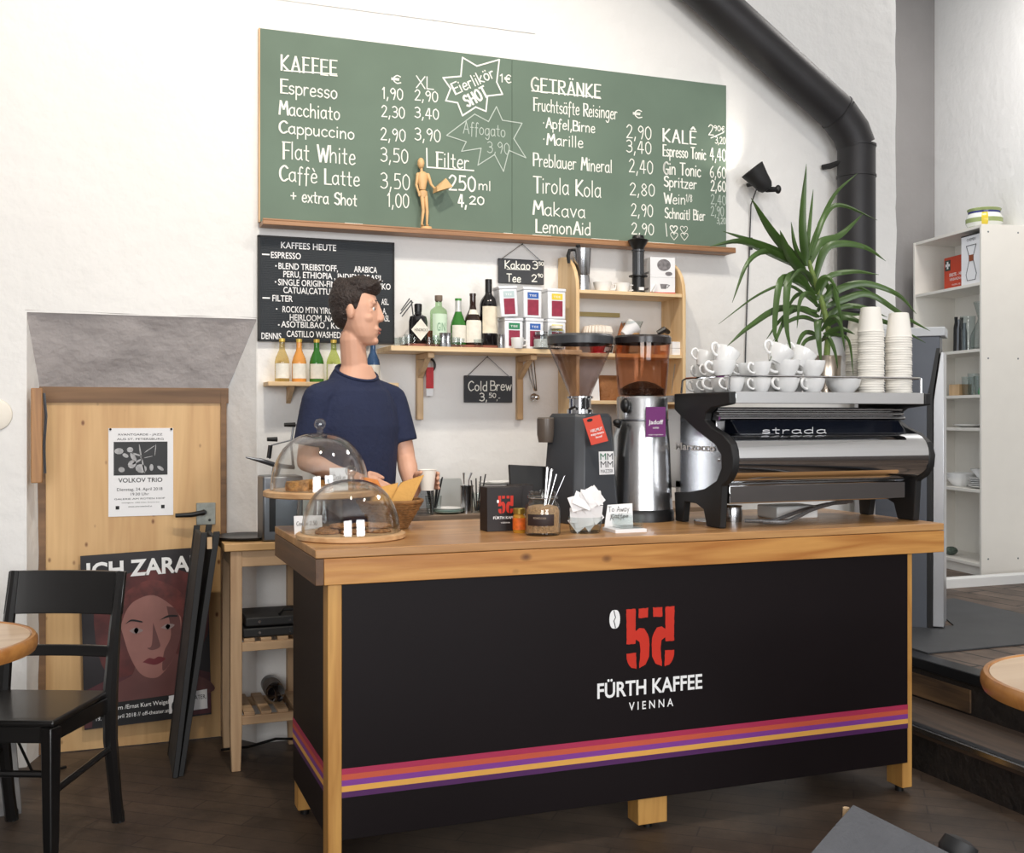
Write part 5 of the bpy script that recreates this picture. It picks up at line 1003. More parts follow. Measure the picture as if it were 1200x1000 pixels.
bottle('brown_bottle', 554, 4.655, BT2, GB, 'dark brown beer bottle with arched white label on shelf', z=TRAYZ, parts=[('label', [(.0393, .012), (.0396, .012), (.0396, .10), (.036, .112), (.0357, .112)], LABEL, (-155, -25)), ('neck_label', [(.028, .138), (.0185, .158), (.0183, .160)], LABEL, (-150, -30)), ('cap', [(.0145, .222), (.015, .232), (0, .233)], GB, None)])
t, x = bottle('wine_bottle', 572.5, 4.65, [(0, 0), (.038, 0), (.040, .006), (.040, .185), (.035, .205), (.018, .228), (.0145, .24), (.0145, .295), (0, .296)], GD, 'tallest dark wine bottle with tall cream label on shelf', z=TRAYZ - .0, parts=[('label', [(.0403, .055), (.0407, .055), (.0407, .175), (.0403, .175)], mat('wine_label', (232, 222, 200), .7, var=.12, scale=30), (-150, -30)), ('capsule', [(.0155, .240), (.0158, .298), (0, .299)], BLACK, None)])
# shot glasses along the shelf edge
def tot(px, Y, r, h, lab, m=GLASS, z=SZ):
    x = at(px, 400, Y).x; tag(MB().lathe([(0, .001), (r * .82, 0), (r, h), (r - .0022, h), (r * .75, .010), (0, .011)], (x, Y, z), 20).build('shot_glass', m), lab, 'shot glass', 'shot glasses on the wall shelf')
for i, (px, Y, r, h, lab) in enumerate(((466, 4.60, .018, .036, 'shot glass leftmost at corner of the wall shelf'), (473, 4.66, .020, .045, 'shot glass behind the leftmost one on wall shelf'), (479, 4.60, .020, .052, 'taller shot glass left of gin bottle at wall shelf edge'), (485, 4.63, .018, .045, 'shot glass right in front of the gin bottle'), (503, 4.585, .019, .042, 'shot glass in front of the rust brown box on shelf'), (511, 4.59, .018, .05, 'shot glass in front of the clear bottle on shelf'), (534, 4.585, .020, .044, 'shot glass in front of green beer bottle'), (561, 4.585, .022, .038, 'wide shot glass in front of brown bottle at shelf edge'), (540, 4.59, .017, .04, 'narrow shot glass between green and brown beer bottles'))): tot(px, Y, r, h, lab)
for px, lab in ((519, 'steel measuring jigger standing in front of the clear bottle'), (525, 'steel measuring jigger in front of gap between clear and green bottle'), (587, 'steel jigger at right end of the wooden bottle board')):
    x = at(px, 400, 4.59).x; tag(MB().lathe([(0, .002), (.017, 0), (.010, .032), (.016, .062), (.014, .062), (.008, .034), (0, .03)], (x, 4.59, SZ), 18).build('jigger', STEEL), lab, 'jigger', 'jiggers on the wall shelf')
# little tongs leaning at the left
p = at(474, 364, 4.7); tag(MB().tube([at(469, 368, 4.70), at(482, 352, 4.69)], .003, 6).tube([at(471, 371, 4.70), at(484, 354, 4.69)], .003, 6).tube([at(470, 364, 4.705), at(480, 350, 4.70)], .003, 6).tube([at(482, 352, 4.69), at(486, 385, 4.70)], .003, 6).build('bar_spoons', STEEL_D), 'bundle of grey bar spoons leaning left behind the gin bottle', 'spoons')
# tea tins
TINW = mat('tin_white', (236, 238, 242), .3, .2, var=.01); TIN_D = mat('tin_side', (120, 116, 116), .4, .3)
tins = []
def tin(px0, px1, py0, Y, z, band, lab, rz=0., lean=0.):
    a = at(px0, py0, Y).x; b = at(px1, py0, Y).x; w_ = (b - a); h = .125
    t = thing('tea_tin', lab, 'tin', ((a + b) / 2, Y + w_ / 2, z), rz, 'tea tins on the wall shelf')
    MB().box(-w_ / 2, -w_ / 2, 0, w_ / 2, w_ / 2, h).build('body', TINW, t, local=True, bev=.005)
    MB().box(-w_ / 2 - .002, -w_ / 2 - .002, h - .001, w_ / 2 + .002, w_ / 2 + .002, h + .014).build('lid', TINW, t, local=True, bev=.004)
    MB().box(-w_ * .28, -w_ / 2 - .0012, h * .10, w_ * .32, -w_ / 2, h * .66).build('label', mat('tea_crimson', (146, 34, 62), .5, var=.15, scale=40), t, local=True, sm=0)
    MB().box(-w_ * .28, -w_ / 2 - .0012, h * .70, w_ * .32, -w_ / 2, h * .92).build('band', band, t, local=True, sm=0)
    tx = MB(); printed(tx, 'TEE', Vector((-w_ * .2, -w_ / 2 - .002, h * .77)), (1, 0, 0), (0, 0, 1), h * .07, w_ * .4); tx.build('lettering', INK, t, local=True, sm=0)
    t.rotation_euler = (0, lean, rz)
BLU = mat('band_blue', (44, 96, 176), .5, var=.1); GRN = mat('band_green', (32, 130, 84), .5, var=.1); YEL = mat('band_yellow', (236, 208, 60), .5, var=.1); PAL = mat('band_pale', (190, 208, 210), .5, var=.05)
TZ = SZ + .14
tin(591.5, 613, 400, 4.585, SZ, GRN, 'white tea tin with green band, left in lower row on shelf')
tin(616.5, 637, 400, 4.585, SZ, BLU, 'white tea tin with blue band, lower row beside white mug')
tin(642, 663, 400, 4.60, SZ, YEL, 'white tea tin, mostly hidden, lower right behind preserve jars')
tin(587, 608, 370, 4.575, TZ, PAL, 'white tea tin with pale band leaning left in upper row', 0, R(-4))
tin(613.5, 635, 370, 4.585, TZ, BLU, 'white tea tin with blue band in middle of upper row')
tin(642, 663, 370, 4.60, TZ, YEL, 'white tea tin with yellow band at right of upper row')
x = at(606, 400, 4.565).x; o = thing('small_mug', 'small white mug in front of the green banded tin on shelf', 'mug', (x, 4.562, SZ)); MB().lathe([(0, .001), (.022, 0), (.026, .01), (.029, .048), (.027, .048), (.024, .01), (0, .005)], (x, 4.562, SZ), 24).build('bowl', PORC, o); MB().tube([(x + .027, 4.562, SZ + .038), (x + .043, 4.562, SZ + .036), (x + .043, 4.562, SZ + .016), (x + .025, 4.562, SZ + .012)], .004, 6).build('handle', PORC, o)
for px, Y, h, lab, mm in ((634, 4.565, .055, 'wide glass jar of white sugar right of the blue banded tins', mat('jar_fill', (220, 216, 212), .8, var=.2, scale=60)), (652, 4.57, .085, 'taller glass jar with pale filling in front of yellow banded tin', mat('jar_fill_b', (222, 210, 190), .8, var=.25, scale=50))):
    x = at(px, 400, Y).x; t = thing('storage_jar', lab, 'jar', (x, Y, SZ))
    MB().lathe([(0, .001), (.034, 0), (.036, .006), (.036, h), (.028, h + .008), (.026, h + .008), (.033, h - .004), (.033, .006), (0, .005)], (x, Y, SZ), 24).build('glass', GLASS, t)
    MB().lathe([(0, .006), (.0325, .006), (.0325, h * .8), (0, h * .82)], (x, Y, SZ), 20).build('filling', mm, t)
    MB().lathe([(.029, h + .008), (.030, h + .022), (0, h + .023)], (x, Y, SZ), 20).build('lid', STEEL if px == 634 else LABEL, t)
# hanging bottle opener with red ribbon, and ladles
p = at(503, 428, 4.765); t = thing('lanyard', 'black ring key strap with red ribbon hanging on left bracket', 'lanyard', (p.x, 4.76, p.z - .14))
MB().tube([Vector((p.x + .026 * math.cos(a), 4.765, p.z + .030 * math.sin(a))) for a in [2 * PI * i / 24 for i in range(24)]], .0055, 8, closed=True).build('ring', BLACK, t)
MB().box(p.x - .016, 4.758, p.z - .105, p.x + .018, 4.762, p.z - .01).build('ribbon', mat('ribbon_red', (190, 40, 48), .6, var=.15, scale=60), t)
MB().box(p.x - .016, 4.757, p.z - .14, p.x + .018, 4.763, p.z - .106).build('tag_end', PAPER, t, bev=.004)
MB().cyl((p.x - .004, YM, p.z + .045), (p.x - .004, 4.755, p.z + .045), .003, n=8).tube([(p.x - .004, 4.76, p.z + .045), (p.x, 4.763, p.z + .028)], .002, 6).build('hook', STEEL_D, t)
for k, (dx, lab) in enumerate(((-.012, 'left one of the measuring spoons hanging on right bracket'), (0, 'middle one of the measuring spoons hanging on right bracket'), (.012, 'right one of the measuring spoons hanging on right bracket'))):
    A = at(621, 421, 4.755) + Vector((dx * 1.3, -.004 * k, 0)); B = at(627, 466, 4.755) + Vector((dx * .25, -.006 * k, 0))
    g = MB().tube([A, A.lerp(B, .5) + Vector((dx * .2, 0, 0)), B + Vector((0, 0, .03))], [.003, .0024, .003], 6); g.sphere(B, (.021 - .003 * k, .010, .021 - .003 * k), 16, 9)
    tag(g.build('measuring_spoon', CHROME), lab, 'spoon', 'measuring spoons on the bracket')
# ------------------------------------------------------------------ juice bottles on their little shelf
JZ = 1.545; jl = at(314, 450, 4.66).x
t = thing('juice_shelf', 'short narrow pine shelf with juice bottles under the letter board', 'shelf', (jl + .25, YM, JZ))
MB().box(jl, 4.655, JZ - .018, jl + .56, YM, JZ).build('board', PINEX, t, bev=.002)
for px in (340, 430):
    x = at(px, 455, 4.75).x; MB().prism([(x - .009, YM, JZ - .018), (x - .009, 4.68, JZ - .018), (x - .009, YM, JZ - .09)], (.018, 0, 0)).build('bracket', BIRCH, t)
JB = [(0, 0), (.028, 0), (.0305, .005), (.0305, .085), (.027, .102), (.013, .135), (.0115, .15), (.0115, .172), (0, .173)]
YC = mat('cap_yellow', (220, 188, 90), .35, .3)
for px, col, lab in ((330.5, glass('apple_juice', (240, 228, 192), 1., (170, 140, 80)), 'juice bottle, pale yellow, leftmost on the narrow shelf'), (350.5, mat('apricot_juice', (226, 156, 80), .15, var=.1), 'juice bottle, orange, second on the narrow shelf'), (371, GG, 'juice bottle, green glass, third on the narrow shelf'), (391, glass('pear_juice', (226, 232, 182), 1., (150, 160, 90)), 'juice bottle, light green, behind the shoulder of the person'), (437, mat('blue_bottle', (56, 84, 120), .15, var=.2, scale=40), 'blue bottle on narrow shelf right of the head of the person')):
    bottle('juice_bottle', px, 4.715, JB, col, lab, z=JZ, parts=[('label', [(.0308, .015), (.0311, .015), (.0311, .078), (.0308, .078)], LABEL, (-160, -20)), ('cap', [(.0125, .170), (.013, .184), (.0, .185)], YC, None)])
# ------------------------------------------------------------------ pine wall unit
UX0, UX1, UY = 2.072, 2.622, 4.585
t = thing('wall_unit', 'pine wall unit with rounded side panels between tins and plant', 'shelf unit', (2.35, YM, 1.38))
TOPZ, BOTZ = at(655, 303, YM).z, 1.38
def side(x0, x1):
    P = [(UY, BOTZ + .06), (UY, TOPZ - .17)] + [(YM - .035 - (YM - .035 - UY) * math.cos(a), TOPZ - .17 + .17 * math.sin(a)) for a in [R(15 * i) for i in range(1, 7)]] + [(YM, TOPZ), (YM, BOTZ), (UY + .07, BOTZ)]
    MB().prism([(x0, y, z) for y, z in P], (x1 - x0, 0, 0)).build('side_panel', PINE, t, bev=.003)
side(UX0 - .018, UX0); side(UX1 - .018, UX1)
uz = [at(740, y, UY).z for y in (346, 419, 474)]
for z in uz: MB().box(UX0, UY + .005, z, UX1 - .018, YM, z + .017).build('shelf_board', PINEX, t, bev=.002)
MB().box(UX0, YM - .016, uz[0] - .085, UX0 + .30, YM, uz[0] - .065).build('back_rail', wood('olive_rail', (176, 160, 104), (150, 134, 84), 'X'), t)
Z1_, Z2_, Z3_ = [z + .0172 for z in uz]
def ux(px, Y): return at(px, 350, Y).x
# top shelf
x = ux(683, 4.65); t = thing('moka_pot', 'tall steel moka pot with black handle on top of the pine unit', 'coffee pot', (x, 4.66, Z1_))
MB().lathe([(0, 0), (.040, 0), (.041, .01), (.036, .066), (.036, .07), (.034, .072)], (x, 4.66, Z1_), 24).build('boiler', STEEL, t)
MB().lathe([(.034, .072), (.037, .078), (.043, .19), (.044, .196), (.030, .198), (0, .205)], (x, 4.66, Z1_), 24).build('jug', STEEL, t)
MB().tube([(x - .04, 4.66, Z1_ + .19), (x - .065, 4.655, Z1_ + .185), (x - .075, 4.65, Z1_ + .16), (x - .070, 4.65, Z1_ + .125)], [.006, .008, .009, .007], 8).sphere((x - .02, 4.66, Z1_ + .208), (.012, .012, .008), 10, 6).build('handle', BLACK, t)
for px, r, lab in ((706, .045, 'wide white cup in front row of top pine shelf'), (729, .040, 'white cup beside black brewer on top pine shelf')):
    x = ux(px, 4.66); o = thing('white_cup', lab, 'cup', (x, 4.66, Z1_)); MB().lathe([(0, .001), (r * .7, 0), (r, .045), (r - .003, .045), (r * .66, .006), (0, .005)], (x, 4.66, Z1_), 26).build('bowl', PORC, o)
    MB().tube([(x + r * .9, 4.65, Z1_ + .038), (x + r + .016, 4.645, Z1_ + .036), (x + r + .014, 4.645, Z1_ + .014), (x + r * .75, 4.65, Z1_ + .012)], .0035, 6).build('handle', PORC, o)
x = ux(749, 4.64); t = thing('press_brewer', 'black upright press coffee brewer on the top pine shelf', 'coffee brewer', (x, 4.65, Z1_))
MB().lathe([(0, 0), (.034, 0), (.034, .008), (.030, .010), (.030, .075), (.044, .078), (.044, .084), (.030, .086)], (x, 4.65, Z1_), 28).build('chamber_base', BLACK, t)
MB().lathe([(.028, .086), (.028, .195), (.031, .197), (.031, .205), (.026, .205), (.026, .09)], (x, 4.65, Z1_), 28).build('tube', mat('smoke_tube', (60, 62, 66), .2, var=.05), t)
MB().lathe([(.026, .200), (.028, .215), (.050, .250), (.046, .252), (.030, .258), (.026, .272), (0, .274)], (x, 4.65, Z1_), 28).build('funnel_cap', BLACK, t)
MB().box(x - .012, 4.614, Z1_ + .012, x + .012, 4.621, Z1_ + .026).build('label', PAPER, t)
bxm = ux(777, 4.62)
for k, (z0, h_, lab) in enumerate(((0, .075, 'white box with cup picture, lower of two on top pine shelf'), (.0755, .095, 'white box with round picture, upper of two on top pine shelf'))):
    t = thing('cup_box', lab, 'box', (bxm, 4.66, Z1_ + z0), R(-8)); MB().box(-.062, -.05, 0, .062, .06, h_).build('carton', PAPER, t, local=True, bev=.001)
    g = MB()
    if k: g.add([Vector((.006 + .034 * math.cos(a), -.0508, h_ * .62 + .028 * math.sin(a))) for a in [2 * PI * i / 20 for i in range(20)]], [tuple(range(20))]); g.add([Vector((.03 + .018 * math.cos(a), -.0508, .018 + .010 * math.sin(a))) for a in [2 * PI * i / 12 for i in range(12)]], [tuple(range(12))])
    else: g.add([Vector((a, -.0508, b)) for a, b in ((-.014, .045), (.022, .045), (.016, .022), (-.008, .022))], [(0, 1, 2, 3)]); g.tube([(.022, -.051, .042), (.034, -.051, .04), (.020, -.051, .026)], .002, 5)
    g.build('picture', mat('print_grey', (120, 116, 118), .6, var=.4, scale=70), t, local=True, sm=0)
    if not k: MB().box(-.063, -.0512, 0, .063, -.05, .006).build('red_edge', RED, t, local=True, sm=0)
    MB().add([Vector((-.0625, -.03 + .012 * i, .02)) for i in range(1)] + [Vector((-.0625, .03, .02)), Vector((-.0625, .03, .03)), Vector((-.0625, -.03, .03))], [(0, 1, 2, 3)]).build('print', mat('print_grey', (120, 116, 118)), t, local=True, sm=0)
x = ux(764, 4.63); tag(MB().obox((x, 4.615, Z1_ + .022), (.004, .018, .020), Matrix.Rotation(R(30), 3, 'Y')).build('folded_card', PAPER), 'small folded card leaning between brewer and white boxes', 'card')
# middle shelf
x = ux(701, 4.66); t = thing('coffee_dripper', 'red coffee dripper stuffed with pleated paper filters on pine shelf', 'dripper', (x, 4.67, Z2_))
MB().lathe([(0, 0), (.045, 0), (.045, .006), (.030, .010), (.036, .03), (.052, .05), (.048, .05), (.03, .03), (0, .012)], (x, 4.67, Z2_), 28).build('dripper', mat('dripper_red', (176, 24, 36), .2, var=.03), t)
g = MB(); n = 56
g.loft([[Vector((x + (r + (.006 * s_ if k % 2 else 0)) * math.cos(2 * PI * k / n), 4.67 + (r + (.006 * s_ if k % 2 else 0)) * math.sin(2 * PI * k / n), Z2_ + z)) for k in range(n)] for r, z, s_ in ((.028, .028, .2), (.05, .06, .6), (.068, .10, 1), (.060, .128, 1), (.03, .135, .3))]); g.build('paper_filters', mat('filter_paper', (232, 222, 210), .85, var=.05), t, sm=20)
MB().tube([(x + .04, 4.66, Z2_ + .04), (x + .068, 4.65, Z2_ + .035), (x + .062, 4.65, Z2_ + .012), (x + .04, 4.66, Z2_ + .010)], .006, 8).build('handle', BLACK, t)
def bag(px, Y, z, w_, h_, m, lab, tilt=0, seed=1):
    x = ux(px, Y); g = []
    for i in range(9):
        s_ = i / 8; d_ = .032 * (1 - s_ ** 2) + .003; ww = w_ * (1 - .12 * s_) / 2
        g.append([Vector((x + tilt * s_ * h_ + ww * math.copysign(abs(math.cos(a)) ** .6, math.cos(a)), Y + d_ * math.copysign(abs(math.sin(a)) ** .7, math.sin(a)), z + s_ * h_)) + Vector((0, 1, 0)) * .004 * noise.noise(Vector((a * 2, s_ * 5, seed))) for a in [2 * PI * k / 20 for k in range(20)]])
    return tag(MB().loft(g).build('paper_bag', m, sm=50), lab, 'bag')
bag(727, 4.72, Z2_, .07, .155, mat('tan_bag', (186, 120, 78), .8, var=.2, bump=.4), 'tan paper bag leaning right of the red dripper on pine shelf', .22, 3)
x = ux(742, 4.64); t = thing('glass_carafe', 'hourglass shaped glass coffee carafe with wooden collar on pine shelf', 'carafe', (x, 4.65, Z2_))
MB().lathe([(0, .001), (.045, 0), (.052, .01), (.046, .04), (.020, .075), (.022, .085), (.052, .155), (.050, .155), (.019, .086), (.017, .075), (.042, .04), (.048, .012), (0, .004)], (x, 4.65, Z2_), 32).build('glass', GLASS, t)
MB().lathe([(.030, .055), (.024, .078), (.030, .10), (.036, .10), (.032, .078), (.038, .055)], (x, 4.65, Z2_), 28).build('wooden_collar', BIRCHX, t)
x = ux(732, 4.63); tag(MB().lathe([(0, 0), (.02, 0), (.042, .07), (.040, .07), (.0, .006)], (x, 4.64, Z2_ + .09), 28, rot=Matrix.Rotation(R(50), 3, 'Y')).build('filter_cone', PAPER), 'white paper filter cone tucked in the glass carafe', 'paper filter')
o = bag(776, 4.67, Z2_, .075, .10, KRAFT, 'kraft coffee bag with rolled black top at right on pine shelf', .02, 9)
MB().tube([(ux(776, 4.67) - .03, 4.66, Z2_ + .105), (ux(776, 4.67), 4.65, Z2_ + .122), (ux(776, 4.67) + .03, 4.66, Z2_ + .110)], [.012, .016, .010], 8).build('rolled_top', BLACK, o)
MB().box(ux(776, 4.67) - .03, 4.632, Z2_ + .02, ux(776, 4.67) - .0, 4.637, Z2_ + .085).build('label', PAPER, o)
for k in (0, 1):
    x = ux(792, 4.63); tag(MB().box(x - .030, 4.61, Z2_ + .032 * k, x + .020, 4.69, Z2_ + .032 * k + .031).build('filter_box', PAPER, bev=.001), ('lower', 'upper')[k] + ' flat white box stacked at right end of middle pine shelf', 'box', 'white boxes on the pine unit')
# lower shelf
bag(713, 4.69, Z3_, .12, .12, mat('brown_bag', (140, 92, 52), .7, var=.25, bump=.6), 'brown crumpled paper bag on the lowest pine shelf behind hoppers', .0, 5)
x = ux(696, 4.62); tag(MB().prism([(x - .035, 4.62, Z3_), (x + .03, 4.62, Z3_), (x + .028, 4.63, Z3_ + .11)], (0, .004, 0)).build('folded_card', PAPER, sm=0), 'white pointed card standing behind funnel hopper on lowest pine shelf', 'card')
# ------------------------------------------------------------------ stove pipe, wall lamp
PIPE = mat('stove_pipe_black', (46, 45, 47), .5, .3, var=.12, scale=5)
PY = 4.66; vx = (at(985, 250, PY).x + at(1022, 250, PY).x) / 2; pr_ = (at(1022, 250, PY).x - at(985, 250, PY).x) / 2 * .97
eA = at(1003, 163, PY); eB = at(985, 138, PY); u0 = at(836, 0, PY); dirv = (u0 - at(982, 133, PY)).normalized()
J2 = at(982, 133, PY); J1 = Vector((vx, PY, at(1003, 172, PY).z)); Jm = Vector((vx - .035, PY, J1.z + .075))
t = thing('stove_pipe', 'black stove pipe rising and bending left high on the wall', 'pipe', (vx, PY, 2.0))
endp = J2 + dirv * 1.9
g = MB().tube([J2, endp], pr_, 32); g.build('inclined_pipe', PIPE, t)
MB().tube([J1, Jm, J2], [pr_ * 1.005] * 3, 32).build('elbow', PIPE, t)
MB().cyl((vx, PY, 1.93), J1, pr_, n=32).build('upright_pipe', PIPE, t)
for z_, nm in ((J1.z - .16, 'collar'), (J1.z - .005, 'collar'), (1.95, 'collar')): MB().lathe([(pr_, 0), (pr_ + .004, .001), (pr_ + .004, .011), (pr_, .012)], (vx, PY, z_), 32).build(nm, PIPE, t)
q_ = (endp - J2).to_track_quat('Z', 'Y').to_matrix()
MB().lathe([(pr_, 0), (pr_ + .004, .001), (pr_ + .004, .011), (pr_, .012)], J2, 32, rot=q_).build('collar', PIPE, t)
MB().tube([(vx, PY, 1.99), (vx, PY + .02, 1.92), (vx, PY + .08, 1.91), (vx, PY + .132, 1.91)], [pr_] * 4, 32).build('wall_elbow', PIPE, t)
bp_ = at(966, 197, YM)
MB().tube([(bp_.x - .02, YM - .012, bp_.z), (bp_.x, YM - .05, bp_.z), (vx - pr_ * .8, PY - .03, bp_.z + .01)], [.014, .016, .012], 8).build('wall_bracket', BLACKM, t)
# clamp spotlight
lc = at(892, 222, 4.70); t = thing('wall_spotlight', 'black clamp spotlight on the wall between chalkboard and pipe', 'lamp', tuple(at(880, 222, YM)))
LD = Vector((-.52, .12, .66)).normalized(); lq = LD.to_track_quat('Z', 'Y').to_matrix(); l0 = at(899, 222, 4.66)
MB().lathe([(0, -.006), (.028, 0), (.040, .018), (.047, .06), (.062, .125), (.059, .125), (.044, .06), (.036, .022), (0, .015)], l0, 28, rot=lq).build('shade', BLACKM, t)
MB().sphere(l0 + LD * .055, .022, 14, 9).build('bulb', mat('lamp_bulb', (255, 236, 200), .4, var=0, emit=6), t)
w_ = at(876, 217, YM)
MB().tube([(w_.x, YM, w_.z), (w_.x + .02, 4.72, w_.z), tuple(l0 + Vector((-.045, 0, .01))), tuple(l0), tuple(l0 + Vector((.055, -.02, .0)))], [.010, .012, .014, .016, .012], 8).sphere(l0 + Vector((.05, -.02, .0)), (.016, .016, .022), 10, 8).tube([(w_.x - .04, 4.74, w_.z + .01), (w_.x + .05, 4.74, w_.z + .01)], .005, 6).build('clamp', BLACK, t)
MB().tube([tuple(l0 + Vector((-.06, .0, -.0))), tuple(at(880, 240, 4.78)), tuple(at(878, 300, 4.785)), tuple(at(876, 340, 4.785)), tuple(at(874, 400, 4.785)), tuple(at(873, 440, 4.785))], .0035, 6).build('cord', BLACK, t)
a = at(879, 286, 4.78); MB().cyl((a.x, 4.775, a.z + .03), (a.x, 4.775, a.z - .03), .010, n=10).build('cord_switch', BLACK, t)
spot('wall_lamp_light', tuple(l0 + LD * .085), tuple(l0 + LD * 1.0), 5, (1, .93, .82), 110, .03, 1)
# ------------------------------------------------------------------ fridge on the raised floor
P1 = Vector((3.89, 4.39, .3435)); fu = Vector((-.70, .714, 0)).normalized(); fv = Vector((.714, .70, 0)).normalized()
FW, FD, FH = .36, .20, 1.455
t = thing('fridge', 'tall grey steel fridge on the raised floor behind the espresso machine', 'fridge', (P1.x, P1.y, P1.z))
def fp(a, b, z): return P1 + fu * a + fv * b + Vector((0, 0, z))
FSIDE = mat('fridge_grey', (92, 96, 104), .4, .5, var=.03); FDOOR = mat('fridge_door_steel', (206, 208, 212), .28, .7, var=.02)
MB().prism([fp(.012, 0, 0), fp(FW, 0, 0), fp(FW, 0, FH), fp(-.045, 0, FH), fp(-.045, 0, FH - .06), fp(.012, 0, FH - .30)], tuple(fv * FD)).build('cabinet', FSIDE, t, bev=.003)
MB().prism([fp(.013, -.003, 0), fp(-.012, -.003, 0), fp(-.012, -.003, FH - .30), fp(-.046, -.003, FH - .06), fp(-.030, -.003, FH - .06), fp(.013, -.003, FH - .31)], tuple(fv * (FD + .004))).build('seal', BLACK, t)
MB().prism([fp(-.012, .0, .012), fp(-.065, .0, .012), fp(-.065, .0, FH - .08), fp(-.050, 0, FH - .08), fp(-.016, .0, FH - .32)], tuple(fv * FD)).build('door', FDOOR, t, bev=.003)
MB().prism([fp(-.07, -.01, FH), fp(FW, -.01, FH), fp(FW, -.01, FH + .045), fp(-.07, -.01, FH + .045)], tuple(fv * (FD + .02))).build('lid', mat('fridge_top', (196, 200, 204), .4, var=.02), t, bev=.004)
MB().prism([fp(FW - .10, -.004, .0), fp(FW, -.004, 0), fp(FW, -.004, FH - .08), fp(FW - .10, -.004, FH - .08)], tuple(fv * .004)).build('side_strip', FDOOR, t)
# rubber mat
P = [az(1055, 763, .345), az(1200, 749, .345), az(1230, 745, .345), az(1225, 733, .345), az(1105, 704, .345), az(1085, 706, .345)]
z_ = .3425
tag(MB().prism([(3.47, 3.93, z_), (4.42, 3.93, z_), (4.62, 4.42, z_), (4.66, 5.06, z_), (4.45, 5.06, z_), (4.05, 4.40, z_), (3.50, 4.46, z_)], (0, 0, .006)).build('rubber_mat', mat('rubber', (66, 68, 71), .6, var=.1, scale=6)), 'black rubber mat lying on the raised plank floor by the fridge', 'mat')
# ------------------------------------------------------------------ white bookcase in the next room
BO = Vector((5.471, 5.697, .34)); bw_ = Vector((.985, -.17, 0)).normalized(); bu_ = Vector((.17, .985, 0)).normalized()
brz = math.atan2(bw_.y, bw_.x)
def bc(d, l, z): return BO + bw_ * d + bu_ * l + Vector((0, 0, z))
t = thing('bookcase', 'tall white bookcase with crockery in the next room at right', 'bookcase', tuple(BO), brz)
BD, BL, BH = .33, .82, 2.33; CRM = mat('bookcase_white', (232, 228, 220), .5, var=.015)
for y in (0, BL - .02): MB().box(0, y, 0, BD, y + .02, BH).build('side_panel', CRM, t, local=True, bev=.0015)
MB().box(BD - .006, .02, 0, BD, BL - .02, BH).build('back_panel', CRM, t, local=True)
bz_ = [.08, .48, .905, 1.165, 1.38, 1.60 + .085, 2.03, BH - .02]
bz_ = [.065, .555, .965, 1.185, 1.49, 1.93, BH - .02]
for z in bz_: MB().box(.004, .02, z, BD - .006, BL - .02, z + .02).build('shelf_board', CRM, t, local=True, bev=.001)
MB().box(.03, .02, 0, .045, BL - .02, .065).build('plinth', CRM, t, local=True)
for z in (BH - .05, BH * .62, .12):
    for d in (.05, .27): MB().cyl((d, -.001, z), (d, .001, z), .006, n=10).build('screw', STEEL_D, t, local=True)
# ceramic pot on top
p = bc(.17, .22, BH); t = thing('ceramic_pot', 'glazed pot striped green, white, blue and yellow on top of bookcase', 'pot', tuple(p))
def seg(nm, pr, m): MB().lathe(pr, p, 32).build(nm, m, t)
GLZ = mat('glaze_white', (228, 230, 226), .2, var=.03); GLG = mat('glaze_green', (150, 164, 108), .25, var=.1); GLB = mat('glaze_blue', (52, 58, 120), .2, var=.1); GLY = mat('glaze_yellow', (216, 192, 60), .25, var=.08)
seg('base', [(0, 0), (.085, 0), (.105, .02)], GLG); seg('belly', [(.105, .02), (.118, .045)], GLZ); seg('belt', [(.118, .045), (.119, .075)], GLG); seg('shoulder', [(.119, .075), (.112, .098), (.103, .108)], GLZ); seg('stripe', [(.103, .108), (.104, .122)], GLB); seg('rim', [(.104, .122), (.110, .138), (.106, .142), (.098, .12), (.09, .05), (0, .02)], GLG)
MB().lathe([(.106, .02), (.1195, .045), (.1205, .075), (.1135, .098), (.1045, .108)], p, 5, a0=R(218), a1=R(238)).build('yellow_patch', GLY, t)
# first aid box
S1 = 1.93 + .02
t = thing('first_aid_box', 'orange red first aid box with white cross on top bookcase shelf', 'box', tuple(bc(.14, .44, S1)), brz)
MB().box(-.05, -.16, 0, .05, .13, .235).build('case', mat('first_aid_orange', (200, 66, 34), .45, var=.05), t, local=True, bev=.004)
MB().box(-.0512, .05, .14, -.0505, .115, .215).build('green_field', mat('cross_field', (40, 60, 50), .5), t, local=True, sm=0)
MB().box(-.0522, .074, .152, -.0515, .092, .204).box(-.0522, .057, .169, -.0515, .108, .187).build('cross', INK, t, local=True, sm=0)
tx = MB(); printed(tx, 'ERSTE - HILFE', Vector((-.052, .06, .095)), (0, -1, 0), (0, 0, 1), .022, .19, .01); printed(tx, 'VERBANDKASTEN', Vector((-.052, .06, .065)), (0, -1, 0), (0, 0, 1), .018, .20, .0); printed(tx, 'ÖNORM Z 1020', Vector((-.052, .03, .03)), (0, -1, 0), (0, 0, 1), .010, .10, .0); tx.build('lettering', INK, t, local=True, sm=0)
t = thing('carafe_box', 'white carton with line drawing of a glass carafe in bookcase', 'box', tuple(bc(.10, .155, S1)), brz)
MB().box(-.07, -.12, 0, .09, .115, .335).build('carton', PAPER, t, local=True, bev=.001)
MB().box(-.071, -.121, .33, .091, .116, .338).build('top_edge', BLACKM, t, local=True)
g = MB()
def ln(P): g.tube([Vector((-.0712, a, b)) for a, b in P], .0022, 5)
ln([(.055, .265), (-.055, .265)]); ln([(.055, .265), (.022, .19), (.022, .165), (.058, .07), (.045, .03), (-.045, .03), (-.058, .07), (-.022, .165), (-.022, .19), (-.055, .265)])
g.build('line_drawing', mat('print_grey2', (70, 70, 74), .6, var=0), t, local=True)
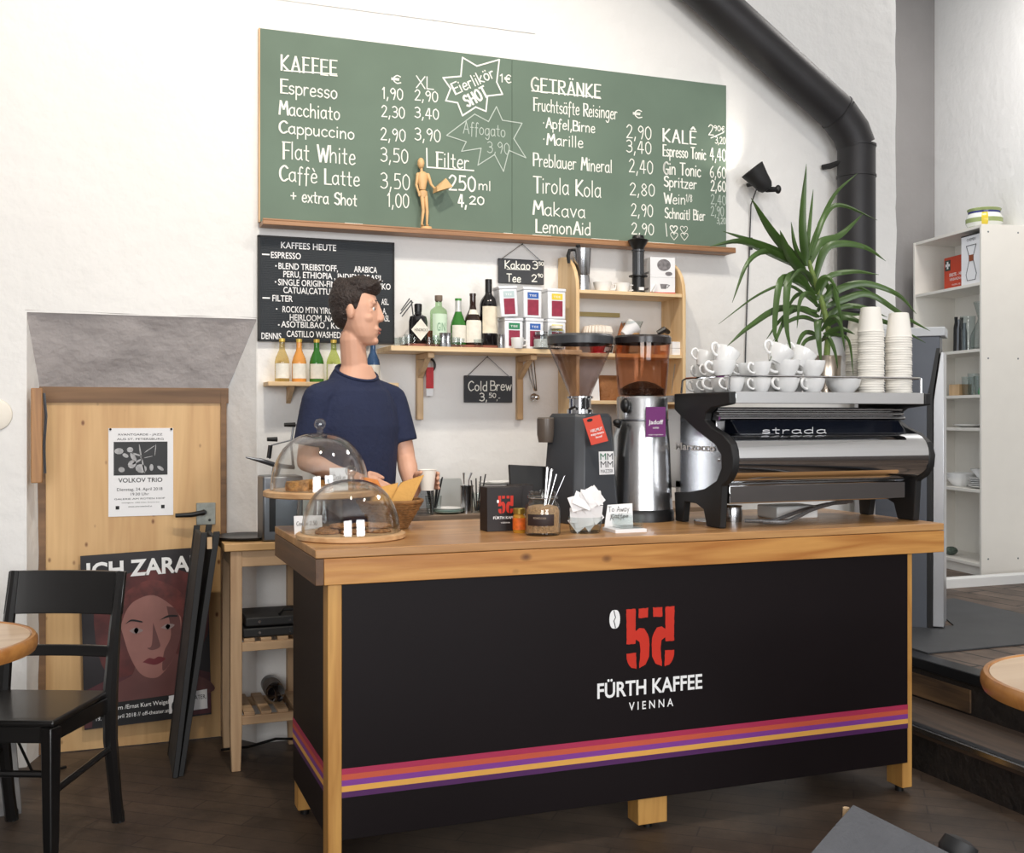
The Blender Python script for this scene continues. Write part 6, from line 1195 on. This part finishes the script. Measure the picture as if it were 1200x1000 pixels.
MB().box(-.0725, -.026, .158, -.0705, .026, .20).build('collar_print', mat('collar_brown', (140, 72, 36), .6), t, local=True, sm=0)
tx = MB(); printed(tx, 'CHEMEX', Vector((-.0715, .05, .295)), (0, -1, 0), (0, 0, 1), .018, .10); tx.build('lettering', mat('print_grey2', (70, 70, 74)), t, local=True, sm=0)
# second shelf
S2 = 1.49 + .02
for i, (l, h_, m, lab) in enumerate(((.47, .25, BLACKM, 'thick black rod shaped bottle leftmost on second bookcase shelf'), (.435, .23, STEEL_D, 'grey metal flask second on the bookcase shelf'), (.405, .24, BLACKM, 'slim black bottle third on the bookcase shelf'), (.37, .20, STEEL_D, 'short grey metal flask left of the glass carafe'))):
    p = bc(.12, l, S2); tag(MB().lathe([(0, 0), (.018, 0), (.019, .004), (.017, h_ * .7), (.010, h_ * .85), (.012, h_), (0, h_)], p, 18).build('flask', m), lab, 'flask', 'flasks in the bookcase')
p = bc(.14, .20, S2); tag(MB().lathe([(0, .002), (.075, 0), (.08, .02), (.075, .10), (.03, .20), (.026, .22), (.055, .33), (.053, .33), (.023, .22), (.027, .20), (.07, .10), (.075, .02), (0, .006)], p, 32).build('glass_carafe', GLASS), 'big glass carafe on the second bookcase shelf', 'carafe')
p = bc(.10, .30, S2); tag(MB().lathe([(0, .002), (.04, 0), (.05, .24), (.048, .24), (.038, .006), (0, .006)], p, 28).build('glass_vase', GLASS), 'tall clear glass vase left of the carafe in bookcase', 'vase')
p = bc(.11, .08, S2); tag(MB().lathe([(0, .002), (.045, 0), (.05, .21), (.048, .21), (.043, .006), (0, .006)], p, 28).build('glass_vase', glass('grey_glass', (190, 194, 190), 1.2, (90, 92, 90))), 'smoky grey glass vase right of the carafe in bookcase', 'vase')
S3 = 1.185 + .02
p = bc(.12, .42, S3); tag(MB().obox(tuple(p + Vector((0, 0, .04))), (.05, .06, .04), rotz(brz)).build('wooden_box', BIRCH, bev=.003), 'small wooden box on the third bookcase shelf', 'box')
for l, h_, lab in ((.33, .13, 'tumbler at left of the glasses on third bookcase shelf'), (.26, .15, 'taller tumbler in middle of glasses on third bookcase shelf'), (.19, .13, 'tumbler at right of the glasses on third bookcase shelf')):
    p = bc(.12, l, S3); tag(MB().lathe([(0, .002), (.034, 0), (.042, h_), (.040, h_), (.032, .006), (0, .006)], p, 24).build('tumbler', GLASS), lab, 'glass', 'tumblers in the bookcase')
p = bc(.10, .09, S3); tag(MB().lathe([(0, 0), (.05, 0), (.056, .02), (.02, .13), (.014, .19), (.017, .20), (0, .20)], p, 24).build('green_flacon', mat('green_liquid', (70, 160, 104), .15, var=.1)), 'green glass flacon at right end of third bookcase shelf', 'bottle')
S4 = .965 + .02
p = bc(.15, .30, S4); tag(MB().lathe([(0, 0), (.08, 0), (.135, .018), (.136, .022), (.08, .006), (0, .006)], p, 36).build('plate', PORC), 'single white plate on the fourth bookcase shelf', 'plate')
S5 = .555 + .02
p = bc(.14, .42, S5)
for i in range(3): tag(MB().lathe([(0, 0), (.06, 0), (.11, .055), (.112, .06), (.06, .010), (0, .008)], p + Vector((0, 0, .016 * i)), 32).build('bowl', PORC), ('lowest', 'middle', 'topmost')[i] + ' white bowl of left stack on fifth bookcase shelf', 'bowl', 'left bowls in the bookcase')
p = bc(.14, .15, S5)
for i in range(5): tag(MB().lathe([(0, 0), (.07, 0), (.115, .016), (.117, .02), (.07, .006), (0, .006)], p + Vector((0, 0, .013 * i)), 32).build('plate', PORC), 'white plate in right hand stack on fifth bookcase shelf', 'plate', 'right hand plates in the bookcase')
tag(MB().lathe([(0, 0), (.05, 0), (.10, .06), (.102, .066), (.05, .010), (0, .008)], p + Vector((0, 0, .066)), 32).build('bowl', PORC), 'pale bowl standing on the right hand plate stack in bookcase', 'bowl')
p = bc(.10, .50, .065 + .02); tag(MB().sphere(p + Vector((0, 0, .03)), (.05, .04, .03), 16, 8).build('scouring_pad', mat('pad_green', (80, 92, 82), .9, var=.4, scale=60, bump=1.)), 'grey green scouring pad on the bottom bookcase shelf', 'pad')
# ------------------------------------------------------------------ birch kitchen cart left of the counter
KX0, KX1, KY0, KY1, KZ = .480, .845, 4.43, 4.785, .90
t = thing('kitchen_cart', 'light birch kitchen cart with slatted shelves beside the low door', 'cart', ((KX0 + KX1) / 2, (KY0 + KY1) / 2, 0))
MB().box(KX0, KY0, KZ - .032, KX1, KY1, KZ).build('top', BIRCHX, t, bev=.004)
BIR = wood('cart_birch', (196, 164, 128), (172, 138, 104), 'Z', .9, .5); BIRX = wood('cart_birch_rail', (196, 164, 128), (172, 138, 104), 'X', .9, .5)
for x in (KX0 + .025, KX1 - .07):
    for y in (KY0 + .012, KY1 - .055):
        MB().loft([[Vector((x + a * w_ + (.0225 - .0225 * w_ / 1), y + b * w_, z)) for a, b in ((0, 0), (.045, 0), (.045, .045), (0, .045))] for z, w_ in ((0, .78), (.16, 1), (KZ - .032, 1))]).build('leg', BIR, t, bev=.003)
MB().box(KX0 + .05, KY0 + .016, KZ - .095, KX1 - .07, KY0 + .034, KZ - .032).box(KX0 + .03, KY0 + .05, KZ - .095, KX0 + .045, KY1 - .05, KZ - .032).box(KX0 + .05, KY1 - .035, KZ - .095, KX1 - .07, KY1 - .02, KZ - .032).build('apron', BIRX, t, bev=.002)
for z in (.505, .215):
    for y in (KY0 + .016, KY1 - .05): MB().box(KX0 + .07, y, z - .035, KX1 - .07, y + .019, z).build('shelf_rail', BIRX, t, bev=.002)
    for i in range(4):
        x = KX0 + .078 + .066 * i; MB().box(x, KY0 + .018, z, x + .042, KY1 - .03, z + .014).build('slat', BIRX, t, bev=.002)
tag(MB().lathe([(0, 0), (.10, 0), (.128, .008), (.130, .014), (.126, .014), (.10, .006), (0, .006)], (.585, 4.60, KZ), 36).build('round_tray', mat('tray_black', (30, 32, 36), .3, .3)), 'round black tray lying on the kitchen cart top', 'tray')
for i, (z, lab) in enumerate(((.519, 'lower dark serving board on the middle cart shelf'), (.562, 'upper dark serving board on the middle cart shelf'))):
    t = thing('serving_board', lab, 'board', (.68, 4.58, z)); MB().box(.555 + .01 * i, 4.46, z + .001, .80, 4.70, z + .038).build('board', BLACKM, t, bev=.006)
    for x in (.62, .74): MB().cyl((x, 4.462, z + .02), (x, 4.456, z + .02), .006, n=10).build('rivet', STEEL, t)
tag(MB().tube([(.70, 4.47, .605), (.72, 4.50, .618), (.79, 4.50, .618), (.80, 4.47, .605)], .006, 8).build('wire_handle', BLACK), 'black wire handle lying on the upper serving board', 'handle')
t = thing('wine_bottle', 'dark wine bottle lying on the lowest cart shelf', 'bottle', (.70, 4.6, .229))
MB().lathe([(0, 0), (.034, 0), (.038, .005), (.038, .17), (.032, .19), (.015, .215), (.013, .27), (0, .271)], (.700, 4.735, .268), 24, rot=Matrix.Rotation(R(90), 3, 'X') @ Matrix.Rotation(0, 3, 'Z')).build('body', GD, t)
MB().lathe([(.0383, .06), (.0386, .06), (.0386, .15), (.0383, .15)], (.700, 4.735, .268), 24, rot=Matrix.Rotation(R(90), 3, 'X')).build('label', mat('grey_label', (120, 112, 106), .7, var=.2, scale=40), t)
# lever press on the cart, half hidden by the glass domes
ax_, ay_ = .70, 4.50
t = thing('juice_press', 'grey steel lever press with black tipped handles behind the tall dome', 'press', (ax_, ay_, KZ))
MB().box(ax_ - .07, ay_ - .06, KZ + .001, ax_ + .09, ay_ + .10, KZ + .26).build('housing', STEEL_D, t, bev=.008)
def lever(pts, tip0, tip1, r):
    MB().tube([at(x, y, 4.50) for x, y in pts], r, 8).build('arm', STEEL_D, t); MB().cyl(at(*tip0, 4.50), at(*tip1, 4.50), .010, .008, 10).build('grip', BLACK, t)
lever([(365, 498), (344, 498), (341, 520), (344, 550)], (346, 498), (333, 498), .005)
lever([(345, 515), (318, 522), (316, 535), (316, 538)], (325, 515), (313, 515), .003)
MB().tube([at(317, 522, 4.49), at(315, 537, 4.49)], .009, 8).build('grip', BLACK, t)
MB().tube([at(288, 536, 4.46), at(306, 540, 4.47), at(325, 546, 4.48), at(345, 548, 4.49)], [.003, .009, .010, .008], 8).build('paddle', STEEL_D, t)
MB().tube([at(325, 545, 4.49), at(323, 555, 4.49), at(322, 560, 4.49)], [.018, .016, .010], 8).build('bracket', STEEL_D, t)
MB().box(ax_ - .045, ay_ - .062, KZ + .04, ax_ - .02, ay_ - .06, KZ + .20).build('black_slot', BLACK, t)
# ------------------------------------------------------------------ folded pavement sign leaning on the cart
t = thing('pavement_sign', 'folded black pavement chalkboard sign leaning between poster and cart', 'sign', (.36, 4.62, 0))
def panel(xb, xt, y0, y1, th, h, nm):
    g = MB(); a = [Vector((xb, y0, 0.0)), Vector((xb + th, y0, 0.0)), Vector((xb + th, y1, 0)), Vector((xb, y1, 0))]; b = [p + Vector((xt - xb, 0, h)) for p in a]
    return g.loft([a, b]).build(nm, mat('slate_sign', (58, 58, 58), .75, var=.35, scale=7), t, bev=.003)
f0, f1 = az(203, 908, 0.02), 0
panel(.290, .396, 4.45, 4.78, .016, .93, 'panel'); panel(.312, .446, 4.47, 4.79, .016, .92, 'panel')
for dx, dy, tx2 in ((0, 0, 0), (.022, .012, .028)):
    g = MB()
    for y in (4.448 + dy, 4.756 + dy): g.loft([[Vector((.288 + dx, y, 0)), Vector((.308 + dx, y, 0)), Vector((.308 + dx, y + .024, 0)), Vector((.288 + dx, y + .024, 0))], [Vector((.394 + dx + tx2, y, .945)), Vector((.418 + dx + tx2, y, .945)), Vector((.418 + dx + tx2, y + .024, .945)), Vector((.394 + dx + tx2, y + .024, .945))]])
    g.build('frame', BLACKM, t, bev=.002)
MB().box(.418, 4.455, .88, .436, 4.47, .925).build('hinge_block', BIRCH, t)
# ------------------------------------------------------------------ bentwood-style black chair
CH = mat('chair_black', (22, 21, 21), .32, var=.15, coat=.2)
FR, RR_, RL, FL = Vector((-.12, 3.665, 0)), Vector((.056, 3.995, 0)), Vector((-.288, 4.142, 0)), Vector((-.462, 3.81, 0))
t = thing('wooden_chair', 'black wooden chair beside the low door, seat turned to round table', 'chair', (-.19, 3.90, 0))
SHH = .452
def seatpt(p, z): return Vector((p.x, p.y, z))
cen = (FR + RR_ + RL + FL) / 4
def ex(p, k, z): q = cen + (p - cen) * k; return Vector((q.x, q.y, z))
S = [ex(FL, 1.10, 0), ex(FR, 1.10, 0), ex(RR_, .98, 0), ex(RL, .98, 0)]
g = []
for z, k in ((SHH - .006, .985), (SHH + .006, 1.0), (SHH + .016, .99)): g.append([cen + (p - cen) * k + Vector((0, 0, z)) for p in S])
MB().loft(g).build('seat', CH, t, bev=.006)
for nm, p, q in (('apron', FL, FR), ('apron', FR, RR_), ('apron', RL, RR_), ('apron', FL, RL)):
    a, b = ex(p, .95, SHH - .03), ex(q, .95, SHH - .03); d = (b - a); n_ = Vector((-d.y, d.x, 0)).normalized() * .010
    MB().prism([a - n_ + Vector((0, 0, -.028)), a + n_ + Vector((0, 0, -.028)), a + n_ + Vector((0, 0, .024)), a - n_ + Vector((0, 0, .024))], d).build('apron', CH, t, bev=.003)
for p in (FL, FR): MB().tube([ex(p, 1.0, 0), ex(p, 1.0, .1), ex(p, .99, SHH - .006)], [.021, .025, .031], 4).build('leg', CH, t, sm=30, bev=.004)
back = ((RR_ - FR) + (RL - FL)).normalized()
tops = []
for p in (RL, RR_):
    pts = [p + back * .055, p + back * .035 + Vector((0, 0, .10)), p + Vector((0, 0, .30)), p + Vector((0, 0, .46)), p + back * .03 + Vector((0, 0, .66)), p + back * .075 + Vector((0, 0, .86))]
    MB().tube(pts, [.022, .021, .024, .025, .020, .016], 8).build('rear_post', CH, t); tops.append(pts)
    MB().cyl(pts[0] + Vector((0, 0, 0)), pts[0] + Vector((0, 0, .035)), .022, .020, 10).build('leg_cap', BLACKM, t)
def slat(z0, z1, dep, th, nm, over=.0):
    def pp_(i, z):
        a = tops[i]
        for k in range(len(a) - 1):
            if a[k].z <= z <= a[k + 1].z + 1e-6:
                s_ = (z - a[k].z) / (a[k + 1].z - a[k].z); return a[k].lerp(a[k + 1], s_)
        return a[-1]
    g = []
    for i in range(9):
        s_ = i / 8; bow = back * (dep * 4 * s_ * (1 - s_)); s2 = -over + s_ * (1 + 2 * over)
        A = pp_(0, z0).lerp(pp_(1, z0), s2) + bow; B = pp_(0, z1).lerp(pp_(1, z1), s2) + bow
        g.append([A - back * th, A + back * th, B + back * th, B - back * th])
    MB().loft(g).build(nm, CH, t, bev=.003)
slat(.715, .862, .028, .009, 'backrest', .05); slat(.575, .612, .022, .008, 'back_slat')
for p, q, z in ((FR, RR_, .24), (FL, RL, .24), (FL, FR, .30), (RL, RR_, .385)):
    MB().tube([seatpt(p, z), seatpt(q, z + (.03 if p in (FR, FL) and q in (RR_, RL) else 0))], .011, 8).build('stretcher', CH, t)
# ------------------------------------------------------------------ round cafe tables at both edges of the picture
TW = wood('table_top_birch', (222, 192, 158), (208, 174, 138), 'X', .6, .35, coat=.2); TE = wood('table_edge_honey', (196, 136, 74), (168, 108, 54), 'X', .8, .3, coat=.3)
def table(lat, d, r, lab):
    c = Vector((_s * d + _c * lat, _c * d - _s * lat, 0)); t = thing('round_table', lab, 'table', tuple(c))
    Z = .75
    MB().lathe([(0, Z - .001), (r - .022, Z - .001), (r - .022, Z - .03), (0, Z - .03)], c, 64).build('table_top', TW, t)
    MB().lathe([(r - .021, Z - .002), (r - .018, Z + .002), (r - .008, Z + .001), (r - .001, Z - .010), (r, Z - .026), (r - .006, Z - .042), (r - .03, Z - .046), (r - .03, Z - .03)], c, 64).build('edge_ring', TE, t)
    MB().lathe([(.0, .0), (.20, 0), (.20, .012), (.04, .03), (.028, .05), (.028, .68), (.05, .70), (.12, .704), (.12, .704)], c, 32).build('pedestal', BLACKM, t)
    return c
table(-1.735, 3.17, .345, 'round wooden cafe table cut off at left edge of the picture')
table(1.515, 2.69, .345, 'round wooden cafe table at right edge in front of the steps')
# things at the left edge
a = az(2, 958, 0)
t = tag(MB().prism([(-.66, 4.20, 0), (-.235, 4.245, 0), (-.28, 4.50, .34), (-.66, 4.50, .34)], (0, .02, .012)).build('grey_board', mat('grey_board', (120, 120, 122), .6, var=.15)), 'grey board leaning behind the black chair at left edge', 'board')
tag(MB().tube([(-.36, 4.60, .30), (-.27, 4.62, .16), (-.22, 4.64, .03), (-.16, 4.68, .008), (-.10, 4.72, .008)], .006, 6).build('cable', BLACK), 'black cable running down to floor behind the chair', 'cable')
c = at(-6, 486, YM)
t = thing('wall_disc', 'cream round wall plate cut by the left edge of the picture', 'plate', tuple(c)); MB().lathe([(0, .012), (.05, .012), (.062, .006), (.064, 0)], c, 36, rot=Matrix.Rotation(R(90), 3, 'X')).build('disc', mat('cream', (240, 234, 222), .6), t)
tag(MB().tube([(.50, 4.72, .012), (.60, 4.66, .03), (.72, 4.70, .04), (.86, 4.72, .02)], .006, 6).build('cable', BLACK), 'black cable on the floor under the kitchen cart', 'cable')
# dark chair in the near foreground with a grey jacket over its back
t = thing('draped_chair', 'dark chair with a grey jacket over its back at the bottom edge', 'chair', (1.07, 1.35, 0))
GJ = mat('grey_jacket', (84, 84, 87), .9, var=.08, scale=20, bump=.2, bscale=120)
ap = at(1000, 941, 1.62); lf = at(925, 1030, 1.52); rt = at(1190, 1040, 1.45)
g = []
for i in range(13):
    s_ = i / 12
    A = lf.lerp(ap, min(1, s_ * 2)) if s_ < .5 else ap.lerp(rt, (s_ - .5) * 2)
    A = A + Vector((0, 0, -.004 * (1 - abs(s_ - .5) * 2) ** 2))
    f_ = Vector((-.25, -.75, 0)).normalized()
    g.append([A + Vector((0, 0, -.42)) + f_ * -.03, A + f_ * -.012 + Vector((0, 0, -.03)), A, A + f_ * .03 + Vector((0, 0, -.016)), A + f_ * .10 + Vector((0, 0, -.18 - .02 * math.sin(s_ * 9))), A + f_ * .12 + Vector((0, 0, -.42))])
MB().loft(g, closed=True).build('jacket', GJ, t, sm=60)
q_ = MB().tube([ap + Vector((-.012, .02, -.30)), ap + Vector((-.006, .012, -.012))], .006, 8); q_.build('post_tip', BIRCH, t)
zb = ap.z - .30
MB().box(.84, 1.20, zb - .08, 1.28, 1.62, zb - .03).build('seat', BLACKM, t, bev=.01)
for x, y in ((.87, 1.24), (1.25, 1.24), (.87, 1.58), (1.25, 1.58)): MB().cyl((x, y, 0), (x, y, zb - .06), .016, .02, 10).build('leg', BLACKM, t)
p = at(1119, 992, 1.55); MB().lathe([(0, 0), (.03, .0), (.034, .01), (.03, .03), (.012, .036), (0, .036)], p + Vector((0, .0, -.02)), 20, rot=Matrix.Rotation(R(30), 3, 'Y')).build('round_knob', BLACKM, t)
# ------------------------------------------------------------------ the person behind the counter
PX, PYY = .975, 4.30
t = thing('person', 'person in a navy t-shirt turned right behind the counter, holding a white cup', 'person', (PX, PYY, 0))
SKIN = mat('skin', (214, 164, 138), .5, var=.05, scale=14); NAVY = mat('navy_cotton', (30, 38, 66), .9, var=.08, scale=12, bump=.25, bscale=60); HAIR = mat('dark_hair', (40, 28, 24), .6, var=.35, scale=60, bump=.6, bscale=80)
O = Vector((PX, PYY, 0)); LAT = Vector((.94, .34, 0)); FWD = Vector((.34, -.94, 0)); Z = Vector((0, 0, 1))
def W_(l, f, z): return O + LAT * l + FWD * f + Z * z
def ring(l, f, z, rl, rf, n=24, e=1., tilt=0.): return [W_(l + rl * math.cos(a), f + rf * math.sin(a), z - tilt * rf * math.sin(a)) for a in [2 * PI * i / n for i in range(n)]]
HC = Vector((.970, 4.27, 1.806)); HF = Vector((.915, -.40, 0)).normalized(); HL = Vector((.40, .915, 0)).normalized()   # head centre, gaze, its left
def Hd(f, l, z): return HC + HF * (f * .90) + HL * l + Z * z
Rsh, Lsh = W_(-.178, 0, 1.462), W_(.172, .0, 1.462)
Rel, Rwr, Rha = Vector((.770, 4.25, 1.225)), Vector((.965, 4.165, 1.150)), Vector((1.03, 4.145, 1.125))
Lel, Lwr = Vector((1.185, 4.335, 1.235)), Vector((1.185, 4.225, 1.095)); CUPC = Vector((1.222, 4.150, 1.150))
b = MB()
# torso, neck, pelvis
b.loft([ring(0, 0, z, rl, rf) for z, rl, rf in ((.86, .10, .09), (.92, .165, .105), (1.0, .168, .11), (1.12, .148, .10), (1.25, .158, .108), (1.36, .172, .110), (1.44, .165, .10), (1.50, .13, .085), (1.54, .095, .07), (1.60, .060, .058))])
b.capsule(W_(0, -.005, 1.53), .054, HC + HF * -.018 + Z * -.10, .050)
for q_ in (Rsh, Lsh): b.capsule(W_(0, -.01, 1.525), .036, q_ + Z * -.004, .040)
# limbs
for A, B, C_, ra, rb_, rc in ((Rsh, Rel, Rwr, .052, .040, .026), (Lsh, Lel, Lwr, .052, .040, .026)):
    b.capsule(A, ra, B, rb_); m_ = B.lerp(C_, .3); b.capsule(B, rb_ * .95, m_, rb_ * 1.02); b.capsule(m_, rb_ * 1.02, C_, rc)
for sg in (-1, 1):
    hp, kn, an = W_(sg * .09, 0, .92), W_(sg * .105, .015, .51), W_(sg * .11, -.01, .09)
    b.capsule(hp, .085, kn, .056); b.capsule(kn, .056, W_(sg * .108, -.02, .36), .055); b.capsule(W_(sg * .108, -.02, .36), .055, an, .036); b.capsule(an, .036, W_(sg * .12, .13, .035), .030)
# head: skull, jaw, face
b.sphere(Hd(-.012, 0, .028), (.088, .075, .098), 24, 16, rot=Matrix((HF, HL, Z)).transposed())
b.loft([[Hd(f0_ + rf * math.cos(a), rl * math.sin(a), z) for a in [2 * PI * i / 20 for i in range(20)]] for z, f0_, rf, rl in ((-.128, .052, .020, .018), (-.120, .044, .036, .032), (-.095, .030, .060, .050), (-.06, .016, .078, .061), (-.02, .006, .090, .068), (.03, .0, .094, .072), (.07, -.004, .085, .066))])
b.capsule(Hd(.088, 0, .030), .010, Hd(.108, 0, -.022), .013); b.sphere(Hd(.104, 0, -.028), (.014, .018, .010), 10, 8, rot=Matrix((HF, HL, Z)).transposed())
b.capsule(Hd(.080, -.042, .036), .011, Hd(.080, .042, .036), .011)       # brow
for sg in (-1, 1):
    b.sphere(Hd(.055, sg * .042, -.024), (.022, .018, .022), 10, 8); b.sphere(Hd(-.012, sg * .076, -.002), (.016, .010, .030), 12, 8, rot=Matrix((HF, HL, Z)).transposed())
for sg in (-1, 1): b.capsule(Hd(.079, sg * .016, .024), .0065, Hd(.072, sg * .046, .022), .006, 8); b.capsule(Hd(.078, sg * .018, .000), .006, Hd(.071, sg * .045, .002), .006, 8)
b.capsule(Hd(.090, -.020, -.066), .010, Hd(.090, .020, -.066), .010); b.capsule(Hd(.086, -.016, -.079), .010, Hd(.086, .016, -.079), .010); b.sphere(Hd(.076, 0, -.112), (.018, .022, .016), 10, 8)
# right hand, hanging loosely, palm towards the counter
def finger(P, rs_): 
    for (a, ra), (c_, rc) in zip(zip(P, rs_), zip(P[1:], rs_[1:])): b.capsule(a, ra, c_, rc, 8)
hd = (Rha - Rwr).normalized(); hs = Vector((.25, -.30, -.92)).normalized(); hn = hd.cross(hs).normalized()
for i in range(4):
    w0 = Rwr + hs * (-.018 + .012 * i) + hd * .01; k0 = Rwr + hs * (-.030 + .0205 * i) + hd * .082
    b.capsule(w0, .015, k0, .0115, 8)
    L_ = (.070, .078, .073, .058)[i]
    finger([k0, k0 + hd * L_ * .45 + hn * .006, k0 + hd * L_ * .75 + hn * .020, k0 + hd * L_ * .92 + hn * .038], [.0092, .0086, .0080, .0072])
finger([Rwr + hs * -.020 + hd * .02, Rwr + hs * -.050 + hd * .050, Rwr + hs * -.058 + hd * .082 + hn * .012, Rwr + hs * -.056 + hd * .105 + hn * .02], [.014, .0115, .0098, .0084])
# left hand around the white cup
pd = (CUPC - Lwr); pd.z = 0; pd.normalize(); cr_ = .036
pal = CUPC - pd * (cr_ + .013)
b.capsule(Lwr, .025, pal + Z * -.012, .022)
sdv = Vector((-pd.y, pd.x, 0))
for i in range(4):
    zz_ = .026 - .0195 * i; rr_ = cr_ + .0095
    a0 = math.atan2(-pd.y, -pd.x)
    b.capsule(pal + Z * -.02, .015, pal + Z * zz_ - pd * -.001 - sdv * -.008, .0115, 8)
    span = (150, 160, 152, 128)[i]
    P = [CUPC + Vector((rr_ * math.cos(a0 - R(k)), rr_ * math.sin(a0 - R(k)), zz_)) for k in (10, span * .35, span * .68, span)]
    finger(P, [.0098, .0090, .0084, .0076])
P = [pal + Z * -.01, CUPC + Vector(((cr_ + .012) * math.cos(a0 + R(35)), (cr_ + .012) * math.sin(a0 + R(35)), .012)), CUPC + Vector(((cr_ + .0105) * math.cos(a0 + R(75)), (cr_ + .0105) * math.sin(a0 + R(75)), .026)), CUPC + Vector(((cr_ + .0095) * math.cos(a0 + R(105)), (cr_ + .0095) * math.sin(a0 + R(105)), .032))]
finger(P, [.015, .0115, .0100, .0086])
b.remesh('body', SKIN, t, .0042, 5)
# t-shirt, trousers, shoes
s = MB()
s.loft([ring(0, 0, z, rl, rf, 28, tilt=.45 if z > 1.53 else 0) for z, rl, rf in ((.90, .184, .125), (1.0, .186, .126), (1.12, .168, .118), (1.25, .176, .125), (1.36, .188, .126), (1.44, .176, .112), (1.50, .140, .096), (1.545, .108, .084), (1.574, .086, .076))])
for q_ in (Rsh, Lsh): s.capsule(W_(0, -.005, 1.520), .056, q_ + Z * .008, .056)
for A, B in ((Rsh, Rel), (Lsh, Lel)):
    e_ = A.lerp(B, .74); s.capsule(A, .060, A.lerp(B, .35), .061); d_ = (B - A).normalized(); s.cyl(A.lerp(B, .1), e_, .061, .064, 20)
s.remesh('t_shirt', NAVY, t, .006, 5)
MB().tube([W_(.084 * math.cos(a), .074 * math.sin(a) + .002, 1.572 - .034 * math.sin(a)) for a in [2 * PI * i / 28 for i in range(28)]], .006, 8, closed=True).build('collar', NAVY, t)
tr = MB(); tr.loft([ring(0, 0, z, rl, rf) for z, rl, rf in ((.80, .12, .11), (.86, .175, .118), (.93, .178, .118), (.97, .17, .112))])
for sg in (-1, 1): tr.capsule(W_(sg * .09, 0, .90), .096, W_(sg * .105, .012, .51), .072); tr.cyl(W_(sg * .105, .012, .53), W_(sg * .11, -.012, .05), .071, .060, 18)
tr.remesh('trousers', mat('dark_denim', (34, 36, 44), .85, var=.1), t, .009, 4)
for sg in (-1, 1):
    sh_ = MB(); sh_.loft([[W_(sg * .115 + w_ * math.cos(a), f_ + l_ * math.sin(a), z) for a in [2 * PI * i / 20 for i in range(20)]] for z, f_, w_, l_ in ((0, .05, .045, .135), (.02, .05, .048, .138), (.045, .045, .046, .128), (.075, .0, .040, .075), (.09, -.015, .036, .055))]); sh_.build('shoe', BLACKM, t)
# hair: short sides, thicker on top, swept up over the forehead
h = MB(); HM = Matrix((HF, HL, Z)).transposed()
h.sphere(Hd(-.028, 0, .046), (.088, .081, .092), 24, 14, rot=HM); h.sphere(Hd(-.050, 0, .005), (.058, .074, .074), 20, 12, rot=HM); h.sphere(Hd(.018, 0, .098), (.082, .066, .046), 20, 12, rot=HM)
rs = random.Random(9)
for i in range(80):
    u = rs.uniform(-.1, .085); v = rs.uniform(-.062, .062)
    p = Hd(u, v * (1 - abs(u) * 3), .105 + .020 * math.cos(u * 12) - v * v * 5)
    h.capsule(p, .012, p + HF * rs.uniform(-.002, .024) + HL * rs.uniform(-.012, .012) + Z * rs.uniform(.008, .026), .004, 7)
for sg in (-1, 1): h.capsule(Hd(.012, sg * .073, .05), .012, Hd(.008, sg * .075, .012), .006, 8)
h.remesh('hair', HAIR, t, .0055, 2)
for sg in (-1, 1):
    ey = MB(); ey.sphere(Hd(.0725, sg * .030, .012), .0125, 14, 10); e_ = ey.build('eye', mat('eye_white', (232, 228, 224), .3, var=0), t)
    MB().sphere(Hd(.0828, sg * .0305, .012), (.0045, .0066, .0066), 10, 8).build('iris', mat('iris_brown', (52, 34, 24), .25, var=0), e_)
    MB().tube([Hd(.086, sg * .016, .036), Hd(.089, sg * .032, .042), Hd(.078, sg * .050, .038)], [.004, .005, .003], 8).build('eyebrow', HAIR, t)
MB().tube([Hd(.092, -.024, -.071), Hd(.101, -.006, -.067), Hd(.101, .006, -.067), Hd(.092, .024, -.071)], [.003, .0055, .0055, .003], 8).tube([Hd(.091, -.020, -.077), Hd(.098, 0, -.080), Hd(.091, .020, -.077)], [.003, .0058, .003], 8).build('lips', mat('lips', (178, 112, 100), .5, var=.05), t)
tag(MB().lathe([(0, .001), (.026, 0), (.0352, .078), (.037, .080), (.0352, .0815), (.034, .079), (.025, .004), (0, .004)], CUPC - Z * .040, 28).build('paper_cup', PCUP), 'white paper cup held in the left hand of the person', 'paper cup')
